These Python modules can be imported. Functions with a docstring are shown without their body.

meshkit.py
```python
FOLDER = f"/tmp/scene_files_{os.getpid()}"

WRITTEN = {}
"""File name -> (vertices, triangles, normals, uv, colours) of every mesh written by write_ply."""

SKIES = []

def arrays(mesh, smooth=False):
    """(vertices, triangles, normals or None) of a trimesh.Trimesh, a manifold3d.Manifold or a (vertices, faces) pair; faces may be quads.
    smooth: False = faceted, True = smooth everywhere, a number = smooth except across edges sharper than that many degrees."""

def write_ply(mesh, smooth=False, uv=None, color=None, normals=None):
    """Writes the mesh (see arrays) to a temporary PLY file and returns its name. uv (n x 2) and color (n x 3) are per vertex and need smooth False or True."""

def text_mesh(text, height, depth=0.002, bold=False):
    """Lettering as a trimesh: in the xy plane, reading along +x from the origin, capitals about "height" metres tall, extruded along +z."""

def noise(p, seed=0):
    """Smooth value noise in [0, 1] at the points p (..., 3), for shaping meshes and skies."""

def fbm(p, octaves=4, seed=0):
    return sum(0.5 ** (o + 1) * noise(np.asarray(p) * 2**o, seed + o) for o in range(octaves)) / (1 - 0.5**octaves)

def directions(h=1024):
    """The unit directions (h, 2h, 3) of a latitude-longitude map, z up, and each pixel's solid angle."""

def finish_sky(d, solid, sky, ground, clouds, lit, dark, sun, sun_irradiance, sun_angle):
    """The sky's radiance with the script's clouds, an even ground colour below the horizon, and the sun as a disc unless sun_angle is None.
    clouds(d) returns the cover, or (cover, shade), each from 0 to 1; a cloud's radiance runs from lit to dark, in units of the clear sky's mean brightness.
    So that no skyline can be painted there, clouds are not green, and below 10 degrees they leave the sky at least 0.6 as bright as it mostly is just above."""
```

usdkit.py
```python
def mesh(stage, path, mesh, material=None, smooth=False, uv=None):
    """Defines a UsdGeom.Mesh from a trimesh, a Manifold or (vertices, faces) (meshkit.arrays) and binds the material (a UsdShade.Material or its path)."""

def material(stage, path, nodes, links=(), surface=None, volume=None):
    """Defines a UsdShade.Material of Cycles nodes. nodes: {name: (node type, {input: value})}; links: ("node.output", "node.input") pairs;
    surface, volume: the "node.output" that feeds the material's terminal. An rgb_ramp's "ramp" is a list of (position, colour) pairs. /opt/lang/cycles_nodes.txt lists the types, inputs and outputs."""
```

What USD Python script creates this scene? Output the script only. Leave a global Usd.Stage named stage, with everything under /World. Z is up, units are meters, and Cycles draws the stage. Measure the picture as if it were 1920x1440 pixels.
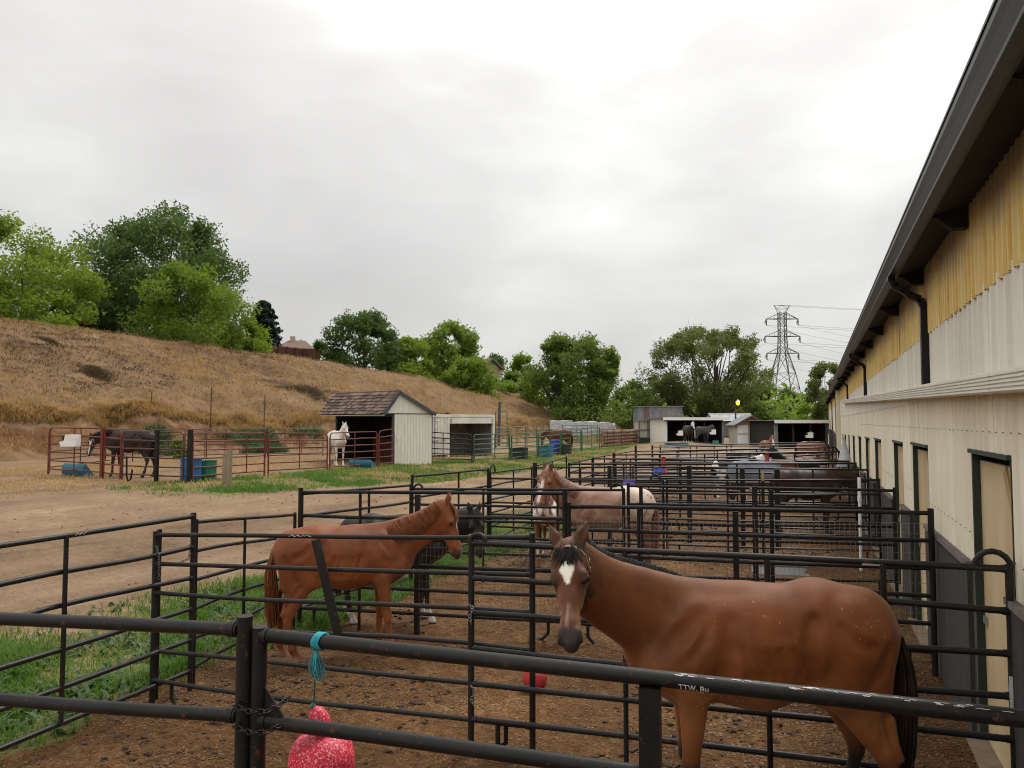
import math, random
import numpy as np
import trimesh
import usdkit, meshkit
from pxr import Usd, UsdGeom, UsdLux, UsdShade, Sdf, Gf, Vt

stage = Usd.Stage.CreateInMemory()
UsdGeom.SetStageUpAxis(stage, 'Z'); UsdGeom.SetStageMetersPerUnit(stage, 1.0)
UsdGeom.Xform.Define(stage, '/World'); UsdGeom.Scope.Define(stage, '/World/Looks')

# ------------------------------------------------------------------ camera
F = 1397.0                      # focal length in pixels of a 1920 px wide frame
YAW, PITCH = math.radians(22.1), math.radians(2.87)
CAM = np.array([0.0, 0.0, 2.7])
EXPOSURE = 0.66
cam = UsdGeom.Camera.Define(stage, '/World/camera')
cam.AddTranslateOp().Set(Gf.Vec3d(*CAM))
cam.AddRotateXYZOp().Set(Gf.Vec3f(90 + math.degrees(PITCH), 0, math.degrees(YAW)))
cam.CreateHorizontalApertureAttr(36.0); cam.CreateVerticalApertureAttr(27.0)
cam.CreateFocalLengthAttr(36.0 * F / 1920); cam.CreateClippingRangeAttr(Gf.Vec2f(0.05, 5000))
cam.CreateExposureAttr(EXPOSURE)

# ------------------------------------------------------------------ sky and sun (overcast)
SUN_EL, SUN_AZ = math.radians(58), math.radians(20)        # azimuth = atan2(x, y) of the direction towards the sun
sun_dir = np.array([math.cos(SUN_EL) * math.sin(SUN_AZ), math.cos(SUN_EL) * math.cos(SUN_AZ), math.sin(SUN_EL)])
SKY_STRENGTH = 0.1
usdkit.material(stage, '/World/Looks/sky_material', {
    'tc': ('texture_coordinate', {}),
    'mp': ('mapping', {'scale': (1.0, 1.0, 2.6), 'location': (3.1, 1.7, 0.4)}),
    'sky': ('sky_texture', {'sky_type': 'single_scattering', 'sun_disc': False, 'sun_elevation': SUN_EL, 'sun_rotation': SUN_AZ, 'aerosol_density': 2.0}),
    'n1': ('noise_texture', {'scale': 1.15, 'detail': 5.0, 'roughness': 0.5, 'distortion': 0.35}),
    'n2': ('noise_texture', {'scale': 3.4, 'detail': 4.0, 'roughness': 0.5, 'distortion': 0.2}),
    'nm': ('mix_float', {'fac': 0.35}),
    'ramp': ('rgb_ramp', {'ramp': [(0.0, (4.0, 3.88, 3.8)), (0.36, (4.9, 4.78, 4.68)), (0.50, (5.7, 5.6, 5.48)), (0.64, (7.2, 7.15, 6.98)), (1.0, (8.8, 8.82, 8.6))]}),
    'dot': ('vector_math', {'math_type': 'dot_product', 'vector2': tuple(sun_dir)}),
    'glow': ('map_range', {'from_min': 0.15, 'from_max': 1.0, 'to_min': 0.92, 'to_max': 1.14, 'clamp': True}),
    'cl': ('mix_color', {'blend_type': 'multiply', 'fac': 1.0}),
    'sz': ('separate_xyz', {}), 'zen': ('map_range', {'from_min': 0.0, 'from_max': 1.0, 'to_min': 0.66, 'to_max': 1.45, 'clamp': True}), 'cz': ('mix_color', {'blend_type': 'multiply', 'fac': 1.0}),
    'mix': ('mix_color', {'fac': 0.96}),
    'bg': ('background_shader', {'strength': SKY_STRENGTH}),
}, [('tc.generated', 'mp.vector'), ('mp.vector', 'n1.vector'), ('mp.vector', 'n2.vector'), ('n1.fac', 'nm.a'), ('n2.fac', 'nm.b'),
    ('nm.result', 'ramp.fac'), ('tc.generated', 'dot.vector1'), ('dot.value', 'glow.value'), ('ramp.color', 'cl.a'), ('glow.result', 'cl.b'),
    ('tc.generated', 'sz.vector'), ('sz.z', 'zen.value'), ('cl.result', 'cz.a'), ('zen.result', 'cz.b'), ('sky.color', 'mix.a'), ('cz.result', 'mix.b'), ('mix.result', 'bg.color')], surface='bg.background')
dome = UsdLux.DomeLight.Define(stage, '/World/sky')
UsdShade.MaterialBindingAPI.Apply(dome.GetPrim()).Bind(UsdShade.Material.Get(stage, '/World/Looks/sky_material'))
dome.GetPrim().SetCustomDataByKey('kind', 'structure')
sun = UsdLux.DistantLight.Define(stage, '/World/sun')
sun.CreateIntensityAttr(0.4); sun.CreateAngleAttr(14.0); sun.CreateColorAttr(Gf.Vec3f(1.0, 0.97, 0.92)); sun.CreateNormalizeAttr(True)
sun.AddRotateXYZOp().Set(Gf.Vec3f(90 - math.degrees(SUN_EL), 0, 180 - math.degrees(SUN_AZ)))
sun.GetPrim().SetCustomDataByKey('kind', 'structure')

# ------------------------------------------------------------------ geometry helpers
_cy, _sy, _cp, _sp = math.cos(YAW), math.sin(YAW), math.cos(PITCH), math.sin(PITCH)
C_R = np.array([_cy, _sy, 0.0]); C_F = np.array([-_sy * _cp, _cy * _cp, _sp]); C_U = np.cross(C_R, C_F)
def ray(u, v):
    return C_F + C_R * ((u - 960) / F) - C_U * ((v - 720) / F)
def at_d(u, v, d):                              # point of the photograph at a depth of d metres
    return CAM + ray(u, v) * d
def at_Y(u, v, y):
    r = ray(u, v); return CAM + r * (y / r[1])
def at_X(u, v, x):
    r = ray(u, v); return CAM + r * (x / r[0])
def at_z(u, v, z):
    r = ray(u, v); return CAM + r * ((z - CAM[2]) / r[2])
def proj(p):
    d = np.asarray(p, float) - CAM; z = d @ C_F
    return 960 + F * (d @ C_R) / z, 720 - F * (d @ C_U) / z, z

def sstep(a, b, x):
    t = np.clip((np.asarray(x, float) - a) / (b - a), 0, 1); return t * t * (3 - 2 * t)

TOE_Y = [0, 30, 45, 70, 95, 130]; TOE_X = [-39, -36, -33.5, -30, -25.5, -22]
RID_Y = [0, 30, 41, 64, 79, 112, 137, 160]; RID_X = [-64, -63, -62.5, -54.5, -50.5, -43.5, -35, -32]; RID_Z = [11.6, 11.5, 11.2, 10.0, 9.0, 7.3, 2.9, 1.2]
def hill_s(x, y):
    t = np.interp(y, TOE_Y, TOE_X); r = np.interp(y, RID_Y, RID_X)
    return (t - x) / (t - r)
def base_ground(x, y):
    zp = -0.011 * (np.clip(y, -10, 45) - 5)
    left = 0.87 * sstep(-7.6, -17.5, x) + 0.12 * sstep(-18, -26, x)
    far = 1.0 * sstep(40, 58, y) * sstep(-17, -11, x)
    barnside = 0.05 * sstep(-2.5, 0.8, x) * (1 - sstep(20, 40, y))
    return zp + left + far + barnside
def terrain(x, y, detail=True):
    x = np.asarray(x, float); y = np.asarray(y, float)
    g = base_ground(x, y); s = hill_s(x, y); rz = np.interp(y, RID_Y, RID_Z)
    prof = np.interp(s, [0, 0.085, 0.13, 0.5, 0.93, 1.0, 1.35, 2], [0, 0.17, 0.215, 0.6, 0.97, 1.0, 0.97, 0.97])
    z = g + np.maximum(rz - g, 0) * prof
    if detail:
        p = np.stack([x, y, np.zeros_like(x)], -1)
        on = sstep(0.0, 0.12, s) * (1 - sstep(0.86, 1.0, s)) * sstep(150, 125, y)
        z = z + on * ((meshkit.fbm(p * 0.22, 4, 3) - 0.5) * 1.9 + (meshkit.fbm(p * 0.8, 3, 5) - 0.5) * 0.7)
        lip = sstep(0.0, 0.03, s) * (1 - sstep(0.1, 0.2, s))
        z = z + lip * (meshkit.fbm(p * 0.6, 3, 9) - 0.5) * 1.1
        pen = sstep(-6.9, -6.3, x) * sstep(1.4, 0.6, x) * sstep(45, 38, y)
        z = z + pen * ((meshkit.fbm(p * 1.6, 4, 11) - 0.5) * 0.08 + (meshkit.fbm(p * 6, 3, 12) - 0.5) * 0.075)
        z = z + (1 - pen) * (1 - sstep(0, .02, s)) * (meshkit.fbm(p * 0.8, 3, 13) - 0.5) * 0.07
        wob = (meshkit.fbm(np.stack([y * .12, y * 0, y * 0], -1), 2, 14) - .5) * 1.6; rut = sum(np.exp(-((x + c + wob) / .22) ** 2) for c in (9.9, 11.5, 12.6, 14.2))
        z = z - .045 * rut * sstep(-16, -14.5, x) * sstep(-8.6, -9.4, x) * sstep(70, 55, y) * meshkit.fbm(p * .5, 2, 15) * 1.6
    return z
def gz(x, y): return float(terrain(np.array([x]), np.array([y]))[0])
def on_ground(u, v, it=60):                      # the ground point seen at a pixel
    r = ray(u, v); lo, hi = 1.5, 400.0
    ts = np.geomspace(lo, hi, 1500); p = CAM + ts[:, None] * r
    below = np.nonzero(p[:, 2] < terrain(p[:, 0], p[:, 1], False))[0]
    return p[below[0]] if len(below) else p[-1]

# ------------------------------------------------------------------ scene helpers
HD = math.radians(22.1)
_names = {}
def numbered(parent, name):
    k = parent + '/' + name; n = _names.get(k, 0); _names[k] = n + 1
    return k if n == 0 else f'{k}_{n:03d}'
USED_LABELS = {}
def tag(prim, label=None, cat=None, group=None, kind=None):
    for k, v in (('label', label), ('category', cat), ('group', group), ('kind', kind)):
        if v: prim.SetCustomDataByKey(k, v)
    if label and cat and not group:
        USED_LABELS.setdefault(label, []).append(str(prim.GetPath()))
    return prim
class Thing:
    """An Xform at the thing's base; parts are given in world coordinates."""
    def __init__(self, name, origin, label, cat, group=None, rotz=0.0):
        self.o = np.asarray(origin, float); self.path = numbered('/World', name)
        x = UsdGeom.Xform.Define(stage, self.path); x.AddTranslateOp().Set(Gf.Vec3d(*self.o.tolist()))
        self.prim = tag(x.GetPrim(), label, cat, group)
    def part(self, name, m, material, smooth=False, label=None, parent=None, kind=None):
        v, f, n = meshkit.arrays(m, smooth)
        p = numbered(parent or self.path, name)
        _mesh(p, v - self.o, f, n, material)
        pr = stage.GetPrimAtPath(p)
        if label: pr.SetCustomDataByKey('label', label)
        if kind: pr.SetCustomDataByKey('kind', kind)
        return p
def _mesh(path, v, f, n, material, color=None, cname='tint'):
    m = UsdGeom.Mesh.Define(stage, path)
    m.CreatePointsAttr(Vt.Vec3fArray.FromNumpy(np.ascontiguousarray(v, np.float32)))
    f = np.asarray(f, np.int32)
    m.CreateFaceVertexCountsAttr(Vt.IntArray.FromNumpy(np.full(len(f), f.shape[1], np.int32)))
    m.CreateFaceVertexIndicesAttr(Vt.IntArray.FromNumpy(np.ascontiguousarray(f.ravel())))
    m.CreateSubdivisionSchemeAttr('none')
    if n is not None:
        m.CreateNormalsAttr(Vt.Vec3fArray.FromNumpy(np.ascontiguousarray(n, np.float32))); m.SetNormalsInterpolation('vertex')
    if color is not None:
        UsdGeom.PrimvarsAPI(m).CreatePrimvar(cname, Sdf.ValueTypeNames.Color3fArray, 'vertex').Set(Vt.Vec3fArray.FromNumpy(np.ascontiguousarray(color, np.float32)))
    UsdShade.MaterialBindingAPI.Apply(m.GetPrim()).Bind(UsdShade.Material.Get(stage, '/World/Looks/' + material))
    return m
def solo(name, m, material, label=None, cat=None, group=None, kind=None, smooth=False, color=None, cname='tint'):
    path = numbered('/World', name); v, f, n = meshkit.arrays(m, smooth)
    _mesh(path, v, f, n, material, color, cname)
    return tag(stage.GetPrimAtPath(path), label, cat, group, kind)
def curves(path, pts, counts, widths, material):
    c = UsdGeom.BasisCurves.Define(stage, path)
    c.CreateTypeAttr('linear'); c.CreatePointsAttr(Vt.Vec3fArray.FromNumpy(np.ascontiguousarray(pts, np.float32)))
    c.CreateCurveVertexCountsAttr(Vt.IntArray.FromNumpy(np.asarray(counts, np.int32)))
    c.CreateWidthsAttr(Vt.FloatArray.FromNumpy(np.asarray(widths, np.float32))); c.SetWidthsInterpolation('vertex')
    UsdShade.MaterialBindingAPI.Apply(c.GetPrim()).Bind(UsdShade.Material.Get(stage, '/World/Looks/' + material))
    return c.GetPrim()

def tube(pts, r, n=8, cap=True):
    pts = np.asarray(pts, float); r = np.broadcast_to(np.asarray(r, float), (len(pts),))
    t = np.gradient(pts, axis=0); t /= np.linalg.norm(t, axis=1, keepdims=True) + 1e-12
    up = np.array([0, 0, 1.0]) if abs(t[0] @ [0, 0, 1]) < 0.9 else np.array([1.0, 0, 0])
    a = np.cross(t[0], up); a /= np.linalg.norm(a)
    ang = np.arange(n) / n * 2 * np.pi + np.pi / n
    V = []
    for i in range(len(pts)):
        a = a - t[i] * (a @ t[i]); a /= np.linalg.norm(a) + 1e-12
        b = np.cross(t[i], a)
        V.append(pts[i] + r[i] * (np.cos(ang)[:, None] * a + np.sin(ang)[:, None] * b))
    V = np.concatenate(V); Fc = []
    for i in range(len(pts) - 1):
        for j in range(n):
            q = (i * n + j, i * n + (j + 1) % n, (i + 1) * n + (j + 1) % n, (i + 1) * n + j)
            Fc += [(q[0], q[1], q[2]), (q[0], q[2], q[3])]
    if cap:
        c0, c1 = len(V), len(V) + 1
        V = np.vstack([V, pts[0], pts[-1]])
        for j in range(n):
            Fc.append((c0, (j + 1) % n, j)); Fc.append((c1, (len(pts) - 1) * n + j, (len(pts) - 1) * n + (j + 1) % n))
    return trimesh.Trimesh(V, np.array(Fc), process=False)
def box(lo, hi):
    lo, hi = np.minimum(lo, hi), np.maximum(lo, hi)
    b = trimesh.creation.box(extents=np.asarray(hi) - lo); b.apply_translation((np.asarray(hi) + lo) / 2); return b
def bar(a, b, w, h, up=(0, 0, 1)):               # rectangular bar from a to b; w across, h along up
    a, b = np.asarray(a, float), np.asarray(b, float); t = b - a; L = np.linalg.norm(t); t /= L
    up = np.asarray(up, float)
    if abs(t @ up) > 0.95: up = np.array([1.0, 0, 0]) if abs(t[0]) < 0.9 else np.array([0, 1.0, 0])
    s = np.cross(t, up); s /= np.linalg.norm(s); up = np.cross(s, t)
    c = []
    for e in (a, b):
        for i, j in ((-1, -1), (1, -1), (1, 1), (-1, 1)): c.append(e + s * i * w / 2 + up * j * h / 2)
    f = [(0, 1, 2), (0, 2, 3), (4, 6, 5), (4, 7, 6), (0, 5, 1), (0, 4, 5), (1, 6, 2), (1, 5, 6), (2, 7, 3), (2, 6, 7), (3, 4, 0), (3, 7, 4)]
    m = trimesh.Trimesh(np.array(c), np.array(f), process=False); m.fix_normals(); return m
cat = trimesh.util.concatenate
def prism(poly, a, b, axis):                     # polygon (2D) extruded along axis 0/1/2 from a to b
    import shapely
    g = shapely.Polygon(poly); m = trimesh.creation.extrude_polygon(g, abs(b - a), engine='earcut')
    v = m.vertices.copy(); o = np.empty_like(v); others = [k for k in range(3) if k != axis]
    o[:, others[0]] = v[:, 0]; o[:, others[1]] = v[:, 1]; o[:, axis] = v[:, 2] + min(a, b)
    m = trimesh.Trimesh(o, m.faces, process=False); m.fix_normals(); return m

# ------------------------------------------------------------------ materials
def M(name, color, rough=0.6, var=0.0, vscale=3.0, color2=None, bump=0.0, bscale=40.0, metal=0.0, spec=0.5, stretch=None, dist=0.02, sheen=0.0, trans=0.0):
    """Principled material with colour mottling and fine relief from noise."""
    n = {'p': ('principled_bsdf', {'base_color': color, 'roughness': rough, 'metallic': metal, 'specular_ior_level': spec, 'sheen_weight': sheen, 'sheen_roughness': 0.5}),
         'g': ('texture_coordinate', {}), 'm': ('mapping', {'scale': stretch or (1, 1, 1)})}
    l = [('g.object', 'm.vector')]
    if var or color2 is not None:
        c2 = color2 if color2 is not None else tuple(x * (1 - var) for x in color)
        n['n'] = ('noise_texture', {'scale': vscale, 'detail': 6.0, 'roughness': 0.62})
        n['r'] = ('rgb_ramp', {'ramp': [(0.36, color), (0.64, c2)]})
        l += [('m.vector', 'n.vector'), ('n.fac', 'r.fac'), ('r.color', 'p.base_color')]
    if bump:
        n['bn'] = ('noise_texture', {'scale': bscale, 'detail': 4.0, 'roughness': 0.6})
        n['b'] = ('bump', {'strength': bump, 'distance': dist})
        l += [('m.vector', 'bn.vector'), ('bn.fac', 'b.height'), ('b.normal', 'p.normal')]
    surf = 'p.BSDF'
    if trans:
        n['tr'] = ('translucent_bsdf', {'color': tuple(min(1, x * 1.5) for x in color)}); n['mx'] = ('mix_closure', {'fac': trans})
        l += [('p.BSDF', 'mx.closure1'), ('tr.BSDF', 'mx.closure2')]; surf = 'mx.closure'
    usdkit.material(stage, '/World/Looks/' + name, n, l, surface=surf)

def pipe_mat(name, c1, c2, rust=(0.085, 0.036, 0.016), dust=(0.13, 0.10, 0.075), rough=0.42, spec=0.4):
    usdkit.material(stage, '/World/Looks/' + name, {
        'g': ('geometry', {}), 'n1': ('noise_texture', {'scale': 5.0, 'detail': 6.0, 'roughness': 0.7}), 'n2': ('noise_texture', {'scale': 22.0, 'detail': 5.0, 'roughness': 0.75}), 'n3': ('noise_texture', {'scale': 2.0, 'detail': 4.0}),
        'r1': ('rgb_ramp', {'ramp': [(0.35, c1), (0.65, c2)]}), 'k2': ('map_range', {'from_min': 0.60, 'from_max': 0.66, 'clamp': True}), 'k3': ('map_range', {'from_min': 0.50, 'from_max': 0.75, 'to_max': 0.42, 'clamp': True}),
        'm1': ('mix_color', {'b': rust}), 'm2': ('mix_color', {'b': dust}), 'b': ('bump', {'strength': 0.25, 'distance': 0.003}), 'rg': ('map_range', {'to_min': rough, 'to_max': 0.85, 'clamp': True}),
        'p': ('principled_bsdf', {'specular_ior_level': spec})},
        [('g.position', n + '.vector') for n in ('n1', 'n2', 'n3')] + [('n1.fac', 'r1.fac'), ('n2.fac', 'k2.value'), ('n3.fac', 'k3.value'), ('r1.color', 'm1.a'), ('k2.result', 'm1.fac'), ('m1.result', 'm2.a'), ('k3.result', 'm2.fac'),
         ('m2.result', 'p.base_color'), ('k2.result', 'rg.value'), ('rg.result', 'p.roughness'), ('n2.fac', 'b.height'), ('b.normal', 'p.normal')], surface='p.BSDF')
pipe_mat('black_pipe', (0.004, 0.0042, 0.0045), (0.008, 0.0076, 0.0072), dust=(0.026, 0.021, 0.017), spec=0.27)
pipe_mat('black_pipe_worn', (0.005, 0.0055, 0.006), (0.010, 0.0097, 0.009), dust=(0.030, 0.025, 0.021), spec=0.32)
pipe_mat('red_pipe', (0.105, 0.014, 0.011), (0.15, 0.030, 0.018), rough=0.5)
pipe_mat('maroon_pipe', (0.045, 0.014, 0.013), (0.075, 0.028, 0.021), rough=0.5)
pipe_mat('green_pipe', (0.014, 0.075, 0.030), (0.035, 0.105, 0.052), rust=(0.06, 0.05, 0.03))
M('bare_scuff', (0.55, 0.53, 0.5), 0.6, 0.3, 60)
M('white_tape', (0.7, 0.7, 0.68), 0.6, 0.35, 40)
M('galvanised', (0.33, 0.33, 0.32), 0.4, 0.3, 20, metal=0.7)
M('galvanised_sheet', (0.22, 0.235, 0.25), 0.55, 0.0, 1.2, (0.13, 0.14, 0.15), 0.1, 20, metal=0.2)
M('rusty_steel', (0.10, 0.05, 0.03), 0.8, 0.4, 10)
M('wood_post', (0.27, 0.21, 0.14), 0.85, 0.35, 5, bump=0.4, bscale=25, stretch=(6, 6, 1))
M('dark_wood', (0.015, 0.0135, 0.012), 0.85, 0.0, 3, (0.036, 0.031, 0.026), 0.5, 18, stretch=(4, 4, .6))
M('stud_wood', (0.42, 0.27, 0.11), 0.7, 0.3, 4, stretch=(8, 8, 1), bump=0.2)
M('rail_plank', (0.16, 0.13, 0.11), 0.85, 0.4, 6, bump=0.3)
M('rubber', (0.018, 0.018, 0.018), 0.75, 0.3, 6, bump=0.3, bscale=50)
M('grey_mat', (0.075, 0.078, 0.082), 0.7, 0.3, 4, bump=0.3, bscale=50)
M('white_plastic', (0.72, 0.72, 0.70), 0.45, 0.12, 6)
M('blue_plastic', (0.020, 0.13, 0.35), 0.4, 0.25, 4)
M('teal_plastic', (0.025, 0.14, 0.20), 0.45, 0.25, 4)
M('green_plastic', (0.02, 0.17, 0.10), 0.4, 0.25, 4)
M('cobalt_plastic', (0.02, 0.06, 0.40), 0.4, 0.2, 4)
M('black_plastic', (0.015, 0.016, 0.018), 0.4, 0.3, 4)
M('purple_cloth', (0.12, 0.08, 0.32), 0.8, 0.3, 9)
M('hot_pink', (0.75, 0.06, 0.18), 0.5, 0.2, 9)
M('barn_trim_green', (0.010, 0.022, 0.014), 0.45, 0.3, 5)
M('roof_metal', (0.010, 0.0095, 0.009), 0.5, 0.0, 1.5, (0.018, 0.016, 0.013), 0.1, 8, spec=0.3)
M('gutter_metal', (0.006, 0.0065, 0.0065), 0.42, 0.25, 2, spec=0.33)
M('soffit_board', (0.013, 0.0115, 0.009), 0.85, 0.35, 2)
M('door_board', (0.55, 0.43, 0.25), 0.6, 0.0, 1.6, (0.42, 0.31, 0.17), 0.15, 14, stretch=(1, 1, .5))
M('concrete', (0.24, 0.18, 0.12), 0.9, 0.35, 5, bump=0.3)
M('shed_paint', (0.72, 0.70, 0.60), 0.7, 0.16, 2.0, bump=0.25, bscale=8, stretch=(5, 5, .5))
M('stall_paint', (0.40, 0.38, 0.31), 0.8, 0.3, 2)
M('shed_trim', (0.05, 0.055, 0.06), 0.6, 0.3, 5)
M('container_paint', (0.78, 0.76, 0.70), 0.5, 0.0, 1.2, (0.64, 0.61, 0.54), 0.1, 10)
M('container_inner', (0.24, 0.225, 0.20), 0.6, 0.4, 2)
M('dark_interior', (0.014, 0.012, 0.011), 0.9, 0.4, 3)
M('brown_board', (0.14, 0.045, 0.028), 0.75, 0.35, 2)
M('fence_board', (0.085, 0.020, 0.014), 0.8, 0.35, 3, stretch=(4, 4, .6))
M('stucco', (0.42, 0.33, 0.23), 0.9, 0.15, 5)
M('stucco_dark', (0.13, 0.12, 0.11), 0.9, 0.2, 5)
M('tan_shingle', (0.17, 0.105, 0.075), 0.9, 0.3, 12)
M('grey_shingle', (0.075, 0.062, 0.055), 0.9, 0.3, 12)
M('window_glass', (0.03, 0.035, 0.04), 0.08, spec=0.6)
M('tarp', (0.42, 0.43, 0.44), 0.4, 0.25, 3, bump=0.8, bscale=4, dist=0.05)
M('hay', (0.40, 0.29, 0.12), 0.9, 0.4, 12, bump=0.8, bscale=40)
M('red_stone', (0.16, 0.085, 0.06), 0.9, 0.0, 4, (0.26, 0.17, 0.12), 0.6, 12)
M('manure', (0.080, 0.043, 0.018), 0.9, 0.4, 30, bump=0.8, bscale=60)
M('weed_leaf', (0.05, 0.105, 0.025), 0.6, 0.4, 4, trans=0.25)
M('tower_steel', (0.10, 0.105, 0.115), 0.5, 0.2, 1)
M('power_line', (0.12, 0.12, 0.12), 0.6)
M('rope_teal', (0.03, 0.33, 0.40), 0.8, 0.35, 40)
M('rope_green', (0.05, 0.16, 0.15), 0.8, 0.35, 40)
M('road_clod', (0.20, 0.135, 0.085), 0.9, 0.4, 20)
M('hay_fleck', (0.62, 0.50, 0.30), 0.8)
M('leather', (0.10, 0.048, 0.030), 0.42, 0.3, 12)
M('halter_web', (0.22, 0.13, 0.11), 0.6, 0.2, 30)
M('brass', (0.6, 0.55, 0.45), 0.25, metal=1.0)
M('eye', (0.008, 0.006, 0.005), 0.06, spec=0.8)
M('hair_black', (0.009, 0.008, 0.0075), 0.6, 0.0, 6, (0.016, 0.013, 0.011), spec=0.15)
M('hair_brown_black', (0.013, 0.009, 0.007), 0.55, 0.0, 6, (0.034, 0.019, 0.011), spec=0.2)
M('hair_chestnut', (0.215, 0.070, 0.025), 0.55, 0.0, 10, (0.125, 0.038, 0.016), spec=0.2)
M('hair_roan', (0.32, 0.155, 0.10), 0.5, 0.0, 9, (0.18, 0.08, 0.05))
M('hair_white', (0.60, 0.57, 0.52), 0.5, 0.2, 9)
M('shingle_a', (0.17, 0.11, 0.085), 0.9, 0.3, 8); M('shingle_b', (0.24, 0.165, 0.13), 0.9, 0.3, 8); M('shingle_c', (0.095, 0.062, 0.05), 0.9, 0.3, 8)
M('rusty_sheet', (0.16, 0.10, 0.09), 0.7, 0.3, 3)
M('red_rubber', (0.40, 0.012, 0.024), 0.6, 0.0, 14, (0.28, 0.03, 0.025), 0.4, 40)
M('bark', (0.055, 0.043, 0.032), 0.9, 0.4, 6, bump=0.6, bscale=14, stretch=(3, 3, .7))
M('pale_bark', (0.20, 0.165, 0.14), 0.9, 0.3, 6)

def leaf_mat(name, c1, c2, trans=0.42):
    usdkit.material(stage, '/World/Looks/' + name, {
        'g': ('geometry', {}), 'tc': ('texture_coordinate', {}),
        'n': ('noise_texture', {'scale': 0.55, 'detail': 3.0}),
        'mx': ('mix_float', {'fac': 0.5}),
        'r': ('rgb_ramp', {'ramp': [(0.25, c1), (0.72, c2)]}),
        'p': ('principled_bsdf', {'roughness': 0.55, 'specular_ior_level': 0.3}), 'br': ('hsv', {'value': 1.9, 'saturation': 1.05}),
        't': ('translucent_bsdf', {}), 'ms': ('mix_closure', {'fac': trans})},
        [('g.random_per_island', 'mx.a'), ('tc.object', 'n.vector'), ('n.fac', 'mx.b'), ('mx.result', 'r.fac'), ('r.color', 'p.base_color'), ('r.color', 'br.color'),
         ('br.color', 't.color'), ('p.BSDF', 'ms.closure1'), ('t.BSDF', 'ms.closure2')], surface='ms.closure')
leaf_mat('leaf_bright', (0.134, 0.189, 0.021), (0.287, 0.347, 0.048))
leaf_mat('leaf_mid', (0.122, 0.182, 0.023), (0.260, 0.328, 0.046))
leaf_mat('leaf_dark', (0.059, 0.100, 0.023), (0.137, 0.198, 0.044))
leaf_mat('leaf_olive', (0.094, 0.138, 0.025), (0.206, 0.250, 0.057))
leaf_mat('leaf_willow', (0.094, 0.116, 0.029), (0.198, 0.220, 0.062))
leaf_mat('leaf_conifer', (0.019, 0.034, 0.022), (0.046, 0.066, 0.038), 0.1)
leaf_mat('leaf_purple', (0.03, 0.012, 0.014), (0.055, 0.02, 0.02))
leaf_mat('grass_blade', (0.060, 0.125, 0.012), (0.180, 0.250, 0.036), 0.35)
leaf_mat('straw_blade', (0.29, 0.190, 0.078), (0.57, 0.43, 0.20), 0.35)
leaf_mat('brown_blade', (0.060, 0.033, 0.017), (0.19, 0.110, 0.05), 0.25)
leaf_mat('weed_dead', (0.10, 0.072, 0.040), (0.26, 0.19, 0.10), 0.35)
leaf_mat('shaving', (0.30, 0.20, 0.09), (0.66, 0.53, 0.32), 0.1)
leaf_mat('hay_bit', (0.17, 0.10, 0.04), (0.50, 0.37, 0.18), 0.1)

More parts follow.
